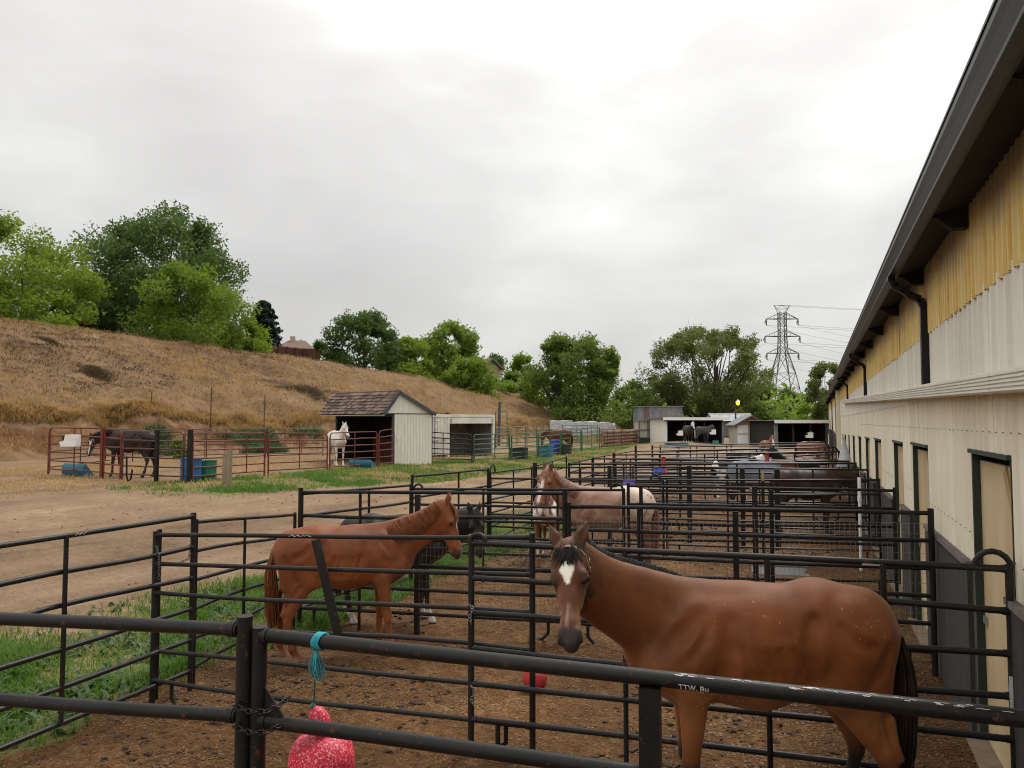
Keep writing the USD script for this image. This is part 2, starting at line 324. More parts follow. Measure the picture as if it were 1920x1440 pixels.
# the ground: dirt road, moist pen floor, grass and straw blended by the zone primvar (what the ground is made of)
def ground_material(name):
    usdkit.material(stage, '/World/Looks/' + name, {
        'a': ('attribute', {'attribute': 'zone'}), 's': ('separate_color', {}), 'g': ('geometry', {}),
        'n1': ('noise_texture', {'scale': 0.55, 'detail': 8.0, 'roughness': 0.65}), 'n2': ('noise_texture', {'scale': 9.0, 'detail': 6.0, 'roughness': 0.7}),
        'n3': ('noise_texture', {'scale': 38.0, 'detail': 5.0, 'roughness': 0.75}),
        'nA': ('mix_float', {'fac': 0.45}), 'nB': ('mix_float', {'fac': 0.42}), 'ms': ('mapping', {'scale': (1.3, 0.10, 1.0), 'rotation': (0, 0, 0.12)}), 'n4': ('noise_texture', {'scale': 1.0, 'detail': 4.0, 'roughness': 0.6}), 'nR': ('mix_float', {'fac': 0.30}),
        'road': ('rgb_ramp', {'ramp': [(0.38, (0.085, 0.052, 0.030)), (0.46, (0.190, 0.122, 0.070)), (0.54, (0.268, 0.180, 0.107)), (0.63, (0.42, 0.30, 0.19))]}),
        'pen': ('rgb_ramp', {'ramp': [(0.38, (0.020, 0.009, 0.0035)), (0.45, (0.080, 0.036, 0.013)), (0.54, (0.165, 0.080, 0.029)), (0.63, (0.34, 0.195, 0.080))]}),
        'grass': ('rgb_ramp', {'ramp': [(0.34, (0.065, 0.075, 0.018)), (0.48, (0.120, 0.130, 0.036)), (0.62, (0.28, 0.22, 0.100))]}),
        'straw': ('rgb_ramp', {'ramp': [(0.34, (0.062, 0.034, 0.019)), (0.45, (0.145, 0.084, 0.044)), (0.55, (0.22, 0.138, 0.068)), (0.68, (0.40, 0.285, 0.14))]}),
        'm1': ('mix_color', {}), 'm2': ('mix_color', {}), 'm3': ('mix_color', {}),
        'w1': ('mix_float', {'fac': 0.5}), 'wr1': ('map_range', {'from_min': 0.42, 'from_max': 0.58, 'clamp': True}),
        'w2': ('mix_float', {'fac': 0.5}), 'wr2': ('map_range', {'from_min': 0.42, 'from_max': 0.58, 'clamp': True}),
        'w3': ('mix_float', {'fac': 0.5}), 'wr3': ('map_range', {'from_min': 0.42, 'from_max': 0.58, 'clamp': True}),
        'h': ('mix_float', {'fac': 0.4}), 'b': ('bump', {'strength': 1.0, 'distance': 0.07}),
        'p': ('principled_bsdf', {'roughness': 0.92, 'specular_ior_level': 0.22})},
        [('a.color', 's.color')] + [('g.position', n + '.vector') for n in ('n1', 'n2', 'n3')] +
        [('n1.fac', 'nA.a'), ('n2.fac', 'nA.b'), ('nA.result', 'nB.a'), ('n3.fac', 'nB.b')] +
        [('nB.result', x + '.fac') for x in ('pen', 'grass', 'straw')] + [('g.position', 'ms.vector'), ('ms.vector', 'n4.vector'), ('nB.result', 'nR.a'), ('n4.fac', 'nR.b'), ('nR.result', 'road.fac')] +
        [('s.r', 'w1.a'), ('nA.result', 'w1.b'), ('w1.result', 'wr1.value'), ('s.g', 'w2.a'), ('nA.result', 'w2.b'), ('w2.result', 'wr2.value'), ('s.b', 'w3.a'), ('nA.result', 'w3.b'), ('w3.result', 'wr3.value'),
         ('wr1.result', 'm1.fac'), ('road.color', 'm1.a'), ('pen.color', 'm1.b'), ('wr2.result', 'm2.fac'), ('m1.result', 'm2.a'), ('grass.color', 'm2.b'),
         ('wr3.result', 'm3.fac'), ('m2.result', 'm3.a'), ('straw.color', 'm3.b'), ('m3.result', 'p.base_color'),
         ('n2.fac', 'h.a'), ('n3.fac', 'h.b'), ('h.result', 'b.height'), ('b.normal', 'p.normal')], surface='p.BSDF')
ground_material('earth')

# painted sheet metal of the barn: streaks and dust; horse coats from the tint primvar
def sheet_mat(name, c1, c2, rough=0.45, grime=None):
    usdkit.material(stage, '/World/Looks/' + name, {
        'tc': ('geometry', {}), 'm1': ('mapping', {'scale': (2.2, 2.2, 0.12)}), 'n1': ('noise_texture', {'scale': 2.0, 'detail': 6.0, 'roughness': 0.65}),
        'n2': ('noise_texture', {'scale': 0.7, 'detail': 4.0}), 'mm': ('mix_float', {'fac': 0.4}), 'r': ('rgb_ramp', {'ramp': [(0.34, c1), (0.66, c2)]}),
        'p': ('principled_bsdf', {'roughness': rough, 'specular_ior_level': 0.4})},
        [('tc.position', 'm1.vector'), ('m1.vector', 'n1.vector'), ('tc.position', 'n2.vector'), ('n1.fac', 'mm.a'), ('n2.fac', 'mm.b'), ('mm.result', 'r.fac'), ('r.color', 'p.base_color')], surface='p.BSDF')
sheet_mat('barn_cream', (0.64, 0.585, 0.45), (0.80, 0.75, 0.61))
sheet_mat('barn_grey', (0.62, 0.60, 0.53), (0.78, 0.76, 0.69))
sheet_mat('collector_white', (0.60, 0.57, 0.49), (0.70, 0.67, 0.60))
# weathered yellow fibreglass: vertical rust streaks, a bleached grey upper edge (height along the sheet is its own stain)
usdkit.material(stage, '/World/Looks/fibreglass', {
    'tc': ('geometry', {}), 'm1': ('mapping', {'scale': (3.5, 3.5, 0.25)}), 'n1': ('noise_texture', {'scale': 2.6, 'detail': 6.0, 'roughness': 0.7}),
    'n2': ('noise_texture', {'scale': 1.4, 'detail': 5.0, 'roughness': 0.6}), 'sx': ('separate_xyz', {}),
    'r': ('rgb_ramp', {'ramp': [(0.30, (0.30, 0.17, 0.04)), (0.38, (0.72, 0.47, 0.11)), (0.50, (0.90, 0.70, 0.25)), (0.60, (0.86, 0.72, 0.34)), (0.72, (0.74, 0.66, 0.42))]}),
    'e': ('math', {'math_type': 'multiply_add', 'value2': 0.55}), 'top': ('map_range', {'from_min': 4.30, 'from_max': 4.66, 'clamp': True}),
    'mx': ('mix_color', {'b': (0.30, 0.27, 0.21)}),
    'p': ('principled_bsdf', {'roughness': 0.5, 'specular_ior_level': 0.35}), 't': ('translucent_bsdf', {}), 'ms': ('mix_closure', {'fac': 0.03})},
    [('tc.position', 'm1.vector'), ('m1.vector', 'n1.vector'), ('tc.position', 'n2.vector'), ('tc.position', 'sx.vector'), ('n1.fac', 'r.fac'),
     ('n2.fac', 'e.value1'), ('sx.z', 'e.value3'), ('e.value', 'top.value'), ('top.result', 'mx.fac'), ('r.color', 'mx.a'),
     ('mx.result', 'p.base_color'), ('mx.result', 't.color'), ('p.BSDF', 'ms.closure1'), ('t.BSDF', 'ms.closure2')], surface='ms.closure')
def coat_mat(name, rough=0.56, sheen=0.14, spec=0.24):
    usdkit.material(stage, '/World/Looks/' + name, {
        'a': ('attribute', {'attribute': 'tint'}), 'tc': ('texture_coordinate', {}),
        'n': ('noise_texture', {'scale': 5.0, 'detail': 5.0, 'roughness': 0.6}), 'v': ('map_range', {'from_min': 0.3, 'from_max': 0.7, 'to_min': 0.8, 'to_max': 1.18, 'clamp': True}),
        'mx': ('mix_color', {'blend_type': 'multiply', 'fac': 1.0}), 'ms': ('mapping', {'scale': (26, 90, 26)}),
        'nb': ('noise_texture', {'scale': 6.0, 'detail': 3.0}), 'b': ('bump', {'strength': 0.3, 'distance': 0.005}),
        'p': ('principled_bsdf', {'roughness': rough, 'specular_ior_level': spec, 'sheen_weight': sheen, 'sheen_roughness': 0.4, 'sheen_tint': (0.9, 0.75, 0.6)})},
        [('tc.object', 'n.vector'), ('n.fac', 'v.value'), ('a.color', 'mx.a'), ('v.result', 'mx.b'), ('mx.result', 'p.base_color'),
         ('tc.object', 'ms.vector'), ('ms.vector', 'nb.vector'), ('nb.fac', 'b.height'), ('b.normal', 'p.normal')], surface='p.BSDF')
coat_mat('coat')
coat_mat('coat_dark', 0.48, 0.02, 0.28)
usdkit.material(stage, '/World/Looks/pink_speckle', {
    'tc': ('texture_coordinate', {}), 'v': ('voronoi_texture', {'scale': 95.0}), 'n': ('noise_texture', {'scale': 110.0, 'detail': 2.0, 'roughness': 0.7}),
    'r': ('rgb_ramp', {'ramp': [(0.44, (0.50, 0.007, 0.034)), (0.54, (0.60, 0.02, 0.06)), (0.64, (0.80, 0.32, 0.35))]}),
    'b': ('bump', {'strength': 0.3, 'distance': 0.004}), 'p': ('principled_bsdf', {'roughness': 0.6})},
    [('tc.object', 'n.vector'), ('n.fac', 'r.fac'), ('r.color', 'p.base_color'), ('n.fac', 'b.height'), ('b.normal', 'p.normal')], surface='p.BSDF')
usdkit.material(stage, '/World/Looks/lamp_glow', {'e': ('emission', {'color': (1.0, 0.50, 0.03), 'strength': 2.2})}, [], surface='e.emission')
# ------------------------------------------------------------------ ground and hill
rng = np.random.default_rng(7)
def zones(x, y):
    """What the ground is made of: (pen floor, grass, straw)."""
    p = np.stack([x, y, np.zeros_like(x)], -1); n = meshkit.fbm(p * 0.35, 4, 21) - 0.5; n2 = meshkit.fbm(p * 1.3, 3, 22) - 0.5
    s = hill_s(x, y)
    pen = sstep(-6.6, -5.9, x + n2 * 0.8) * sstep(47, 41, y)
    pen = np.maximum(pen, 0)
    near_grass = sstep(-9.9, -8.6, x + n * 3.5) * sstep(-5.9, -6.5, x + n2 * 0.8) * sstep(26, 14, y + n * 10)
    verge = sstep(-13.9, -14.9, x + n * 2.6 - 0.045 * (y - 20)) * sstep(-19.5, -18.0, x) * sstep(70, 60, y) * sstep(15, 18, y + n * 4)
    penleft = 0.25 * sstep(-18.3, -18.9, x) * (1 - sstep(-0.02, 0.0, s))
    lefttuft = 0.55 * sstep(-24.5, -27, x + n * 5) * sstep(28, 14, y) 
    grass = np.clip(near_grass + verge + lefttuft, 0, 1)
    straw = sstep(-0.06, 0.0, s + n * 0.05)
    straw = np.maximum(straw, 0.5 * sstep(-22, -28, x + n * 3) )
    straw = np.maximum(straw, penleft * 1.6)
    straw = np.maximum(straw, 0.6 * sstep(52, 62, y) * sstep(-22, -17, x) * sstep(-9, -13, x))
    far_green = sstep(1.0, 1.1, s) + sstep(85, 105, y) * (1 - sstep(-.05, 0.02, s))
    grass = np.clip(np.maximum(grass, far_green), 0, 1)
    straw = straw * (1 - np.clip(far_green, 0, 1))
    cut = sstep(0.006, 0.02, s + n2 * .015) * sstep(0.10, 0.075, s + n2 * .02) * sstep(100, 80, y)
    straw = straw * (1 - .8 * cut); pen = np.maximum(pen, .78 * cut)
    return pen, grass, straw

front = np.radians(np.linspace(-47, 47, 470)); back = np.radians(np.linspace(47, 313, 60))[1:-1]
ang = np.concatenate([front, back]); rad = np.concatenate([[0.0], np.geomspace(0.7, 40, 330), np.geomspace(40, 1600, 200)[1:]])
A, R = np.meshgrid(ang, rad, indexing='ij'); th = A - YAW
gx, gy = R * np.sin(th), R * np.cos(th)
gzz = terrain(gx, gy)
nA_, nR_ = A.shape
I, J = np.meshgrid(np.arange(nA_), np.arange(nR_ - 1), indexing='ij'); I2 = (I + 1) % nA_
quads = np.stack([I * nR_ + J, I2 * nR_ + J, I2 * nR_ + J + 1, I * nR_ + J + 1], -1).reshape(-1, 4)[:, ::-1]
V = np.stack([gx, gy, gzz], -1).reshape(-1, 3)
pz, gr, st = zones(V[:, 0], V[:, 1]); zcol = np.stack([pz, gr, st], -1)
sc = hill_s(V[:, 0], V[:, 1])[quads].mean(1); yc = V[quads, 1].mean(1)
is_hill = (sc > 0.004) & (yc < 139) & (yc > -40) & (sc < 2.5)
for nm, sel in (('ground', ~is_hill), ('hill', is_hill)):
    q = quads[sel]; used, inv = np.unique(q, return_inverse=True); q = inv.reshape(q.shape)
    v = V[used]; tri = np.vstack([q[:, [0, 1, 2]], q[:, [0, 2, 3]]])
    _, _, nrm = meshkit.arrays((v, tri), True)
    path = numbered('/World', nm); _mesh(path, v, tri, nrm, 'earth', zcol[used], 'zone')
    tag(stage.GetPrimAtPath(path), kind='structure')

def blades(x, y, h, w, lean, seed, tri=True, zoff=0.0, bend=0.35):
    """A field of grass blades as one mesh (two triangles a blade)."""
    r = np.random.default_rng(seed); n = len(x); z = terrain(x, y) + zoff
    a = r.uniform(0, 2 * np.pi, n); dx, dy = np.cos(a), np.sin(a)
    b = np.stack([x, y, z], -1); side = np.stack([-dy, dx, np.zeros(n)], -1) * (w / 2)[:, None] if np.ndim(w) else np.stack([-dy, dx, np.zeros(n)], -1) * w / 2
    ln = lean * r.uniform(0.2, 1.0, n); up = np.stack([dx * ln, dy * ln, np.ones(n)], -1); up /= np.linalg.norm(up, axis=1, keepdims=True)
    mid = b + up * (h * 0.55)[:, None]; up2 = up + np.stack([dx, dy, -0.4 * np.ones(n)], -1) * bend; up2 /= np.linalg.norm(up2, axis=1, keepdims=True)
    tip = mid + up2 * (h * 0.5)[:, None]
    v = np.stack([b - side, b + side, mid, tip], 1)
    v[:, 2] += side * 0.7; m2 = mid - side * 0.7
    v = np.concatenate([b[:, None] - side[:, None], b[:, None] + side[:, None], (mid + side * .8)[:, None], (mid - side * .8)[:, None], tip[:, None]], 1).reshape(-1, 3)
    k = np.arange(n)[:, None] * 5
    f = np.concatenate([k + [0, 1, 2], k + [0, 2, 3], k + [3, 2, 4]], 0)
    return trimesh.Trimesh(v, f, process=False)

def scatter(n, x0, x1, y0, y1, weight, seed):
    r = np.random.default_rng(seed); xs, ys = [], []
    tot = 0
    for _ in range(60):
        x = r.uniform(x0, x1, n); y = r.uniform(y0, y1, n); k = r.uniform(0, 1, n) < weight(x, y)
        xs.append(x[k]); ys.append(y[k]); tot += k.sum()
        if tot >= n: break
    return np.concatenate(xs)[:n], np.concatenate(ys)[:n]
def patch(x, y, sc, seed, lo=0.45, hi=0.62):
    return sstep(lo, hi, meshkit.fbm(np.stack([x, y, np.zeros_like(x)], -1) * sc, 3, seed))

# green grass along the outer fence of the pens
x, y = scatter(70000, -11, -5.6, 1.5, 22, lambda x, y: zones(x, y)[1] * (0.12 + 0.88 * patch(x, y, 0.8, 31, 0.36, 0.52)) * np.clip(9 / (y + 3), .2, 1), 41)
solo('grass', blades(x, y, np.random.default_rng(1).uniform(0.03, 0.12, len(x)) + .10 * patch(x, y, 1.4, 32, .48, .62), 0.012, 0.9, 42), 'grass_blade', 'short green grass growing along the outer side of the black pens', 'grass', kind='stuff')
x, y = scatter(45000, -22, -13, 14, 66, lambda x, y: zones(x, y)[1] * (0.06 + 0.94 * patch(x, y, 0.5, 33, 0.40, 0.56)) * np.clip(26 / (y + 4), .2, 1), 43)
solo('grass', blades(x, y, np.random.default_rng(2).uniform(0.06, 0.19, len(x)), 0.022, 1.2, 44), 'grass_blade', 'green grass verge between the dirt road and the red and green pens', 'grass', kind='stuff')
x, y = scatter(26000, -30, -12, 12, 60, lambda x, y: np.clip(zones(x, y)[1] * 0.5 + 0.3 * sstep(-18, -20, x) * (hill_s(x, y) < -0.02), 0, 1) * patch(x, y, 0.45, 35, 0.40, 0.58), 45)
solo('straw', blades(x, y, np.random.default_rng(3).uniform(0.06, 0.2, len(x)), 0.03, 1.6, 46), 'straw_blade', 'pale straw lying on the verge and inside the red pens', 'straw', kind='stuff')
# dry grass of the hillside
def dens_hill(x, y):
    s = hill_s(x, y); return ((s > 0.085) + .18 * (s > 0)) * (s < 1.03) * np.clip(45 / (y + 12), .18, 1) * (0.42 + 0.58 * patch(x, y, 0.26, 37, 0.43, 0.60))
x, y = scatter(135000, -66, -24, 8, 132, dens_hill, 47); s_ = hill_s(x, y)
hb = np.random.default_rng(4).uniform(0.14, 0.50, len(x)) * np.where(s_ < 0.16, 1.5, 1.0)
isb = np.random.default_rng(5).uniform(0, 1, len(x)) < np.where(s_ < 0.25, 0.25, 0.30 + 0.6 * patch(x, y, 0.11, 38, 0.42, 0.6))
solo('dry_grass', blades(x[~isb], y[~isb], hb[~isb], 0.032, 1.5, 48, bend=0.7), 'straw_blade', 'yellow dry grass covering the long hillside', 'dry grass', kind='stuff')
solo('dry_grass', blades(x[isb], y[isb], hb[isb] * .8, 0.035, 2.2, 49, bend=0.7), 'brown_blade', 'matted brown dead grass and weeds on the hillside', 'dry grass', kind='stuff')
x, y = scatter(19000, -40, -24, 8, 90, lambda x, y: (hill_s(x, y) > 0.095) * (hill_s(x, y) < 0.16) * np.clip(45 / (y + 12), .2, 1), 50)
solo('dry_grass', blades(x, y, np.random.default_rng(6).uniform(0.35, 0.85, len(x)), 0.035, 1.6, 51, bend=1.1), 'straw_blade', 'tall straw coloured grass hanging over the cut bank behind the red pens', 'dry grass', kind='stuff')
x, y = scatter(5000, -37, -28, 8, 60, lambda x, y: (hill_s(x, y) > -0.03) * (hill_s(x, y) < 0.07) * patch(x, y, 0.3, 39, 0.5, 0.6), 52)
solo('weeds', blades(x, y, np.random.default_rng(8).uniform(0.3, 0.75, len(x)), 0.05, 0.9, 53), 'weed_leaf', 'green weeds growing in clumps at the foot of the bank', 'weeds', kind='stuff')
x, y = scatter(2600, -10.5, -5.8, 2, 18, lambda x, y: zones(x, y)[1] * patch(x, y, 1.6, 34, 0.52, 0.6), 55)
solo('weeds', blades(x, y, np.random.default_rng(9).uniform(0.08, 0.2, len(x)), 0.05, 1.6, 56, bend=.9), 'weed_leaf', 'broad leaved green weeds among the grass beside the outer panels', 'weeds', kind='stuff')
x, y = scatter(7000, -11, -5.6, 1.5, 20, lambda x, y: zones(x, y)[1] * patch(x, y, 1.1, 36, 0.5, 0.6), 57)
solo('straw', blades(x, y, np.random.default_rng(10).uniform(0.03, 0.12, len(x)), 0.010, 1.8, 58), 'straw_blade', 'dry stalks among the green grass beside the outer panels', 'straw', kind='stuff')
# loose bedding and clods on the pen floors
x, y = scatter(60000, -6.2, 1.2, 2.2, 34, lambda x, y: zones(x, y)[0] * np.clip(7 / (y + 2), .1, 1) * (0.25 + .75 * np.maximum(patch(x, y, 0.9, 61, 0.42, 0.6), sstep(0.2, 1.0, x))), 62)
r_ = np.random.default_rng(63); n_ = len(x); z_ = terrain(x, y) + 0.006; a_ = r_.uniform(0, np.pi, n_); L_ = r_.uniform(0.002, 0.009, n_) * (1 + y / 12); W_ = r_.uniform(0.002, 0.005, n_) * (1 + y / 12)
c_ = np.stack([x, y, z_], -1); d_ = np.stack([np.cos(a_), np.sin(a_), r_.uniform(-.3, .3, n_)], -1) * L_[:, None]; e_ = np.stack([-np.sin(a_), np.cos(a_), r_.uniform(-.3, .3, n_)], -1) * W_[:, None]
v_ = np.stack([c_ - d_ - e_, c_ + d_ - e_, c_ + d_ + e_, c_ - d_ + e_], 1).reshape(-1, 3); k_ = np.arange(n_)[:, None] * 4
solo('bedding', trimesh.Trimesh(v_, np.vstack([k_ + [0, 1, 2], k_ + [0, 2, 3]]), process=False), 'hay_bit', 'pale wood shavings and hay bits strewn over the pen floors', 'bedding', kind='stuff')
x, y = scatter(9000, -.3, 1.15, 2.6, 6.5, lambda x, y: sstep(-.3, .9, x) * patch(x, y, 1.5, 64, .35, .55), 65); n_ = len(x); r_ = np.random.default_rng(66); z_ = terrain(x, y) + .008
a_ = r_.uniform(0, np.pi, n_); L_ = r_.uniform(.004, .014, n_); W_ = r_.uniform(.002, .005, n_); c_ = np.stack([x, y, z_], -1); d_ = np.stack([np.cos(a_), np.sin(a_), r_.uniform(-.5, .5, n_)], -1) * L_[:, None]; e_ = np.stack([-np.sin(a_), np.cos(a_), r_.uniform(-.5, .5, n_)], -1) * W_[:, None]
v_ = np.stack([c_ - d_ - e_, c_ + d_ - e_, c_ + d_ + e_, c_ - d_ + e_], 1).reshape(-1, 3); k_ = np.arange(n_)[:, None] * 4
solo('bedding', trimesh.Trimesh(v_, np.vstack([k_ + [0, 1, 2], k_ + [0, 2, 3]]), process=False), 'shaving', 'light wood shavings heaped on the ground by the nearest barn door', 'bedding', kind='stuff')
def clods(n, x0, x1, y0, y1, rmin, rmax, seed, wt):
    r = np.random.default_rng(seed); x, y = scatter(n, x0, x1, y0, y1, wt, seed + 1); n = len(x)
    s = trimesh.creation.icosphere(subdivisions=1); sv, sf = s.vertices, s.faces
    rr = r.uniform(rmin, rmax, n) * (1 + y / 40); c = np.stack([x, y, terrain(x, y) + rr * 0.1], -1)
    v = c[:, None] + sv[None] * rr[:, None, None] * r.uniform(0.5, 1.5, (n, len(sv), 1)) * np.array([1, 1, .6]) * r.uniform(.6, 1.5, (n, 1, 3))
    f = sf[None] + (np.arange(n) * len(sv))[:, None, None]
    return trimesh.Trimesh(v.reshape(-1, 3), f.reshape(-1, 3), process=False)
solo('manure', clods(3400, -6, 1.0, 3.0, 30, 0.006, 0.026, 71, lambda x, y: zones(x, y)[0] * patch(x, y, 0.75, 73, 0.48, 0.66)), 'manure', 'dark clods of dirt and manure scattered over the pen floors', 'manure', kind='stuff', smooth=True)
solo('stones', clods(650, -16, -7.5, 3, 30, 0.005, 0.02, 75, lambda x, y: 1 - zones(x, y)[1]), 'road_clod', 'small stones and clods loose on the dirt road', 'stones', kind='stuff', smooth=True)

# low matted clumps of dead weeds on the slope
def weed_clump(label, u, v, w_, h_, n, seed, d):
    p = at_d(u, v, d); r = np.random.default_rng(seed); x = p[0] + r.normal(0, w_ * .5, n); y = p[1] + r.normal(0, w_ * .5, n)
    hh = h_ * .55 * np.exp(-((x - p[0]) ** 2 + (y - p[1]) ** 2) / (w_ * .8) ** 2) * r.uniform(.5, 1.2, n) + .1
    solo('weed_clump', blades(x, y, hh, .045, 1.1, seed + 1, bend=.9), 'weed_dead', label, 'weeds')
weed_clump('dark weed clump growing on the slope above the container', 826, 752, 1.3, 1.3, 2600, 81, 74)
weed_clump('small brown dead weed clump high on the left slope', 92, 652, .8, .9, 1200, 83, 56)
weed_clump('large brown weed clump on the slope left of the shed', 565, 722, 2.2, 1.4, 4200, 85, 66)
weed_clump('faint dead weed patch low on the left slope', 180, 700, 1.2, .7, 1400, 87, 52)
# ------------------------------------------------------------------ the long metal barn on the right
WX = 1.25
barn = Thing('barn', [WX, 20, -.1], 'long cream metal barn with yellow fibreglass band and dark eaves', 'barn')
def rib_sheet(y0, y1, z0a, z1a, z0b=None, z1b=None, x=WX, pitch=.225, rib=.022, wob=0.0, seed=0):
    """Corrugated sheet in the plane x, ribs towards -x; lower/upper edges may slope from y0 to y1."""
    z0b = z0a if z0b is None else z0b; z1b = z1a if z1b is None else z1b
    ys, xs = [], []; k0 = math.floor(y0 / pitch)
    for k in range(k0, math.ceil(y1 / pitch) + 1):
        for dy, dx in ((0, 0), (.055, 0), (.075, -rib), (.115, -rib), (.135, 0)):
            yy = k * pitch + dy
            if y0 < yy < y1: ys.append(yy); xs.append(dx)
    ys = np.array([y0] + ys + [y1]); xs = np.array([0.0] + xs + [0.0]); f = (ys - y0) / (y1 - y0)
    r_ = np.random.default_rng(seed); w = r_.normal(0, wob, len(ys)) if wob else 0
    lo = np.stack([x + xs, ys, z0a + (z0b - z0a) * f + w], -1); hi = np.stack([x + xs, ys, z1a + (z1b - z1a) * f], -1)
    th = np.array([.004, 0, 0]); n = len(ys); V = np.concatenate([lo, hi, lo + th, hi + th]); Fc = []
    for i in range(n - 1):
        Fc += [(i, n + i, n + i + 1), (i, n + i + 1, i + 1), (2 * n + i, 3 * n + i + 1, 3 * n + i), (2 * n + i, 2 * n + i + 1, 3 * n + i + 1), (i, i + 1, 2 * n + i + 1), (i, 2 * n + i + 1, 2 * n + i), (n + i, 3 * n + i + 1, n + i + 1), (n + i, 3 * n + i, 3 * n + i + 1)]
    Fc += [(0, 2 * n, 3 * n), (0, 3 * n, n), (n - 1, 2 * n - 1, 4 * n - 1), (n - 1, 4 * n - 1, 3 * n - 1)]
    return trimesh.Trimesh(V, np.array(Fc), process=False)
Y0, Y1, YP = -6.0, 76.0, 42.0
def doortop(y): return 2.44 - 0.012 * (y - 6)
doors = [(-0.6, 0.75), (2.4, 3.7), (6.08, 7.42), (10.15, 11.6), (12.85, 14.25), (16.95, 18.6), (20.2, 21.9), (23.9, 25.3), (27.6, 29.2), (31.6, 33.0), (35.4, 36.8), (38.6, 40.0), (45, 46.3), (48.5, 49.8), (52, 53.4), (56, 57.3), (60, 61.4), (64, 65.5)]
k = 0; y = Y0
while y < Y1:                                   # lower sheets, cut round the doors
    y2 = min(y + .9, Y1); cuts = sorted({y, y2} | {d for dd in doors for d in dd if y < d < y2})
    for c0, c1 in zip(cuts[:-1], cuts[1:]):
        mid = (c0 + c1) / 2; dr = [d for d in doors if d[0] < mid < d[1]]
        bot = doortop(mid) if dr else -.9
        barn.part('wall_sheet', rib_sheet(c0 + .0015, c1 - .0015, bot, 2.99, x=WX + (.001 if k % 2 else -.001)), 'barn_cream')
    barn.part('upper_sheet', rib_sheet(y + .0015, y2 - .0015, 2.94, 3.76, x=WX - .012 + (.001 if k % 2 else -.001)), 'barn_grey')
    rr_ = np.random.default_rng(k)
    barn.part('fibreglass_sheet', rib_sheet(y + rr_.uniform(-.004, .012), y2 - rr_.uniform(-.002, .014), 3.70, 4.66, x=WX - .022 + rr_.normal(0, .003), wob=.004, seed=k, pitch=.15, rib=.02), 'fibreglass')
    y = y2; k += 1
# wall behind, doors, kick boards
barn.part('inner_wall', box([WX + .16, Y0, -1.2], [WX + .22, Y1, 4.9]), 'dark_interior')
barn.part('end_wall', box([WX, Y1 - .06, -1.2], [14, Y1, 5.4]), 'barn_cream')
for a_, b_ in doors:
    zt = doortop((a_ + b_) / 2); g = gz(WX - .1, (a_ + b_) / 2) - .1
    d = barn.part('door', box([WX + .045, a_ + .12, g], [WX + .08, b_ - .032, zt - .06]), 'door_board')
    barn.part('stud', box([WX + .02, a_ + .015, g], [WX + .07, a_ + .10, zt - .012]), 'stud_wood')
    barn.part('door_jamb', box([WX - .012, b_ - .03, g], [WX + .075, b_ + .012, zt]), 'barn_trim_green')
    barn.part('door_jamb', box([WX - .006, a_ - .012, g], [WX + .045, a_ + .012, zt]), 'barn_trim_green')
    barn.part('door_head', box([WX - .035, a_ - .03, zt], [WX + .12, b_ + .05, zt + .035]), 'barn_trim_green')
    barn.part('threshold', box([WX - .12, a_ - .05, g - .3], [WX + .12, b_ + .05, g + .12]), 'concrete')
edges = [Y0] + [e for d in doors for e in d] + [Y1]
for i in range(0, len(edges), 2):
    a_, b_ = edges[i] + .03, edges[i + 1] - .03
    if b_ - a_ < .3: continue
    nb = max(1, int((b_ - a_) / 1.2)); rr_ = np.random.default_rng(900 + i)
    for q in range(nb):
        y0_, y1_ = a_ + (b_ - a_) * q / nb, a_ + (b_ - a_) * (q + 1) / nb
        g = gz(WX - .1, (y0_ + y1_) / 2)
        barn.part('kick_board', prism([(y0_ + .006, g - .2), (y1_ - .006, g - .2), (y1_ - .006, g + 1.43 + rr_.normal(0, .02)), (y0_ + .006, g + 1.43 + rr_.normal(0, .02))], WX - .065, WX - .034, 0), 'dark_wood')
    barn.part('kick_rail', bar([WX - .05, a_, gz(WX - .1, a_) + 1.45], [WX - .05, b_, gz(WX - .1, b_) + 1.45], .06, .045), 'rail_plank')
# sloping ribbed collector pipe on the wall
def coll(y): return 2.885 + (y - 5.7) * .0197
y = -5.5; k = 0
while y < 35.0:
    y2 = min(y + (2.4 if k % 3 else 3.3), 35.0); z0, z1 = coll(y), coll(y2)
    prof = [(0, 0), (-.11, 0)] + [p for q in range(5) for p in ((-.125, .012 + q * .026), (-.125, .026 + q * .026), (-.116, .029 + q * .026), (-.116, .036 + q * .026))] + [(-.11, .15), (0, .15)]
    n = len(prof); V_ = np.array([[WX - .03 + px, yy, zz + pz] for yy, zz in ((y + .003, z0), (y2 - .003, z1)) for px, pz in prof])
    Fc = [(i, (i + 1) % n, n + (i + 1) % n) for i in range(n)] + [(i, n + (i + 1) % n, n + i) for i in range(n)]
    Fc += [(0, i, i + 1) for i in range(1, n - 1)] + [(n, n + i + 1, n + i) for i in range(1, n - 1)]
    m = trimesh.Trimesh(V_, np.array(Fc), process=False); m.fix_normals()
    barn.part('collector_pipe', m, 'collector_white'); y = y2; k += 1
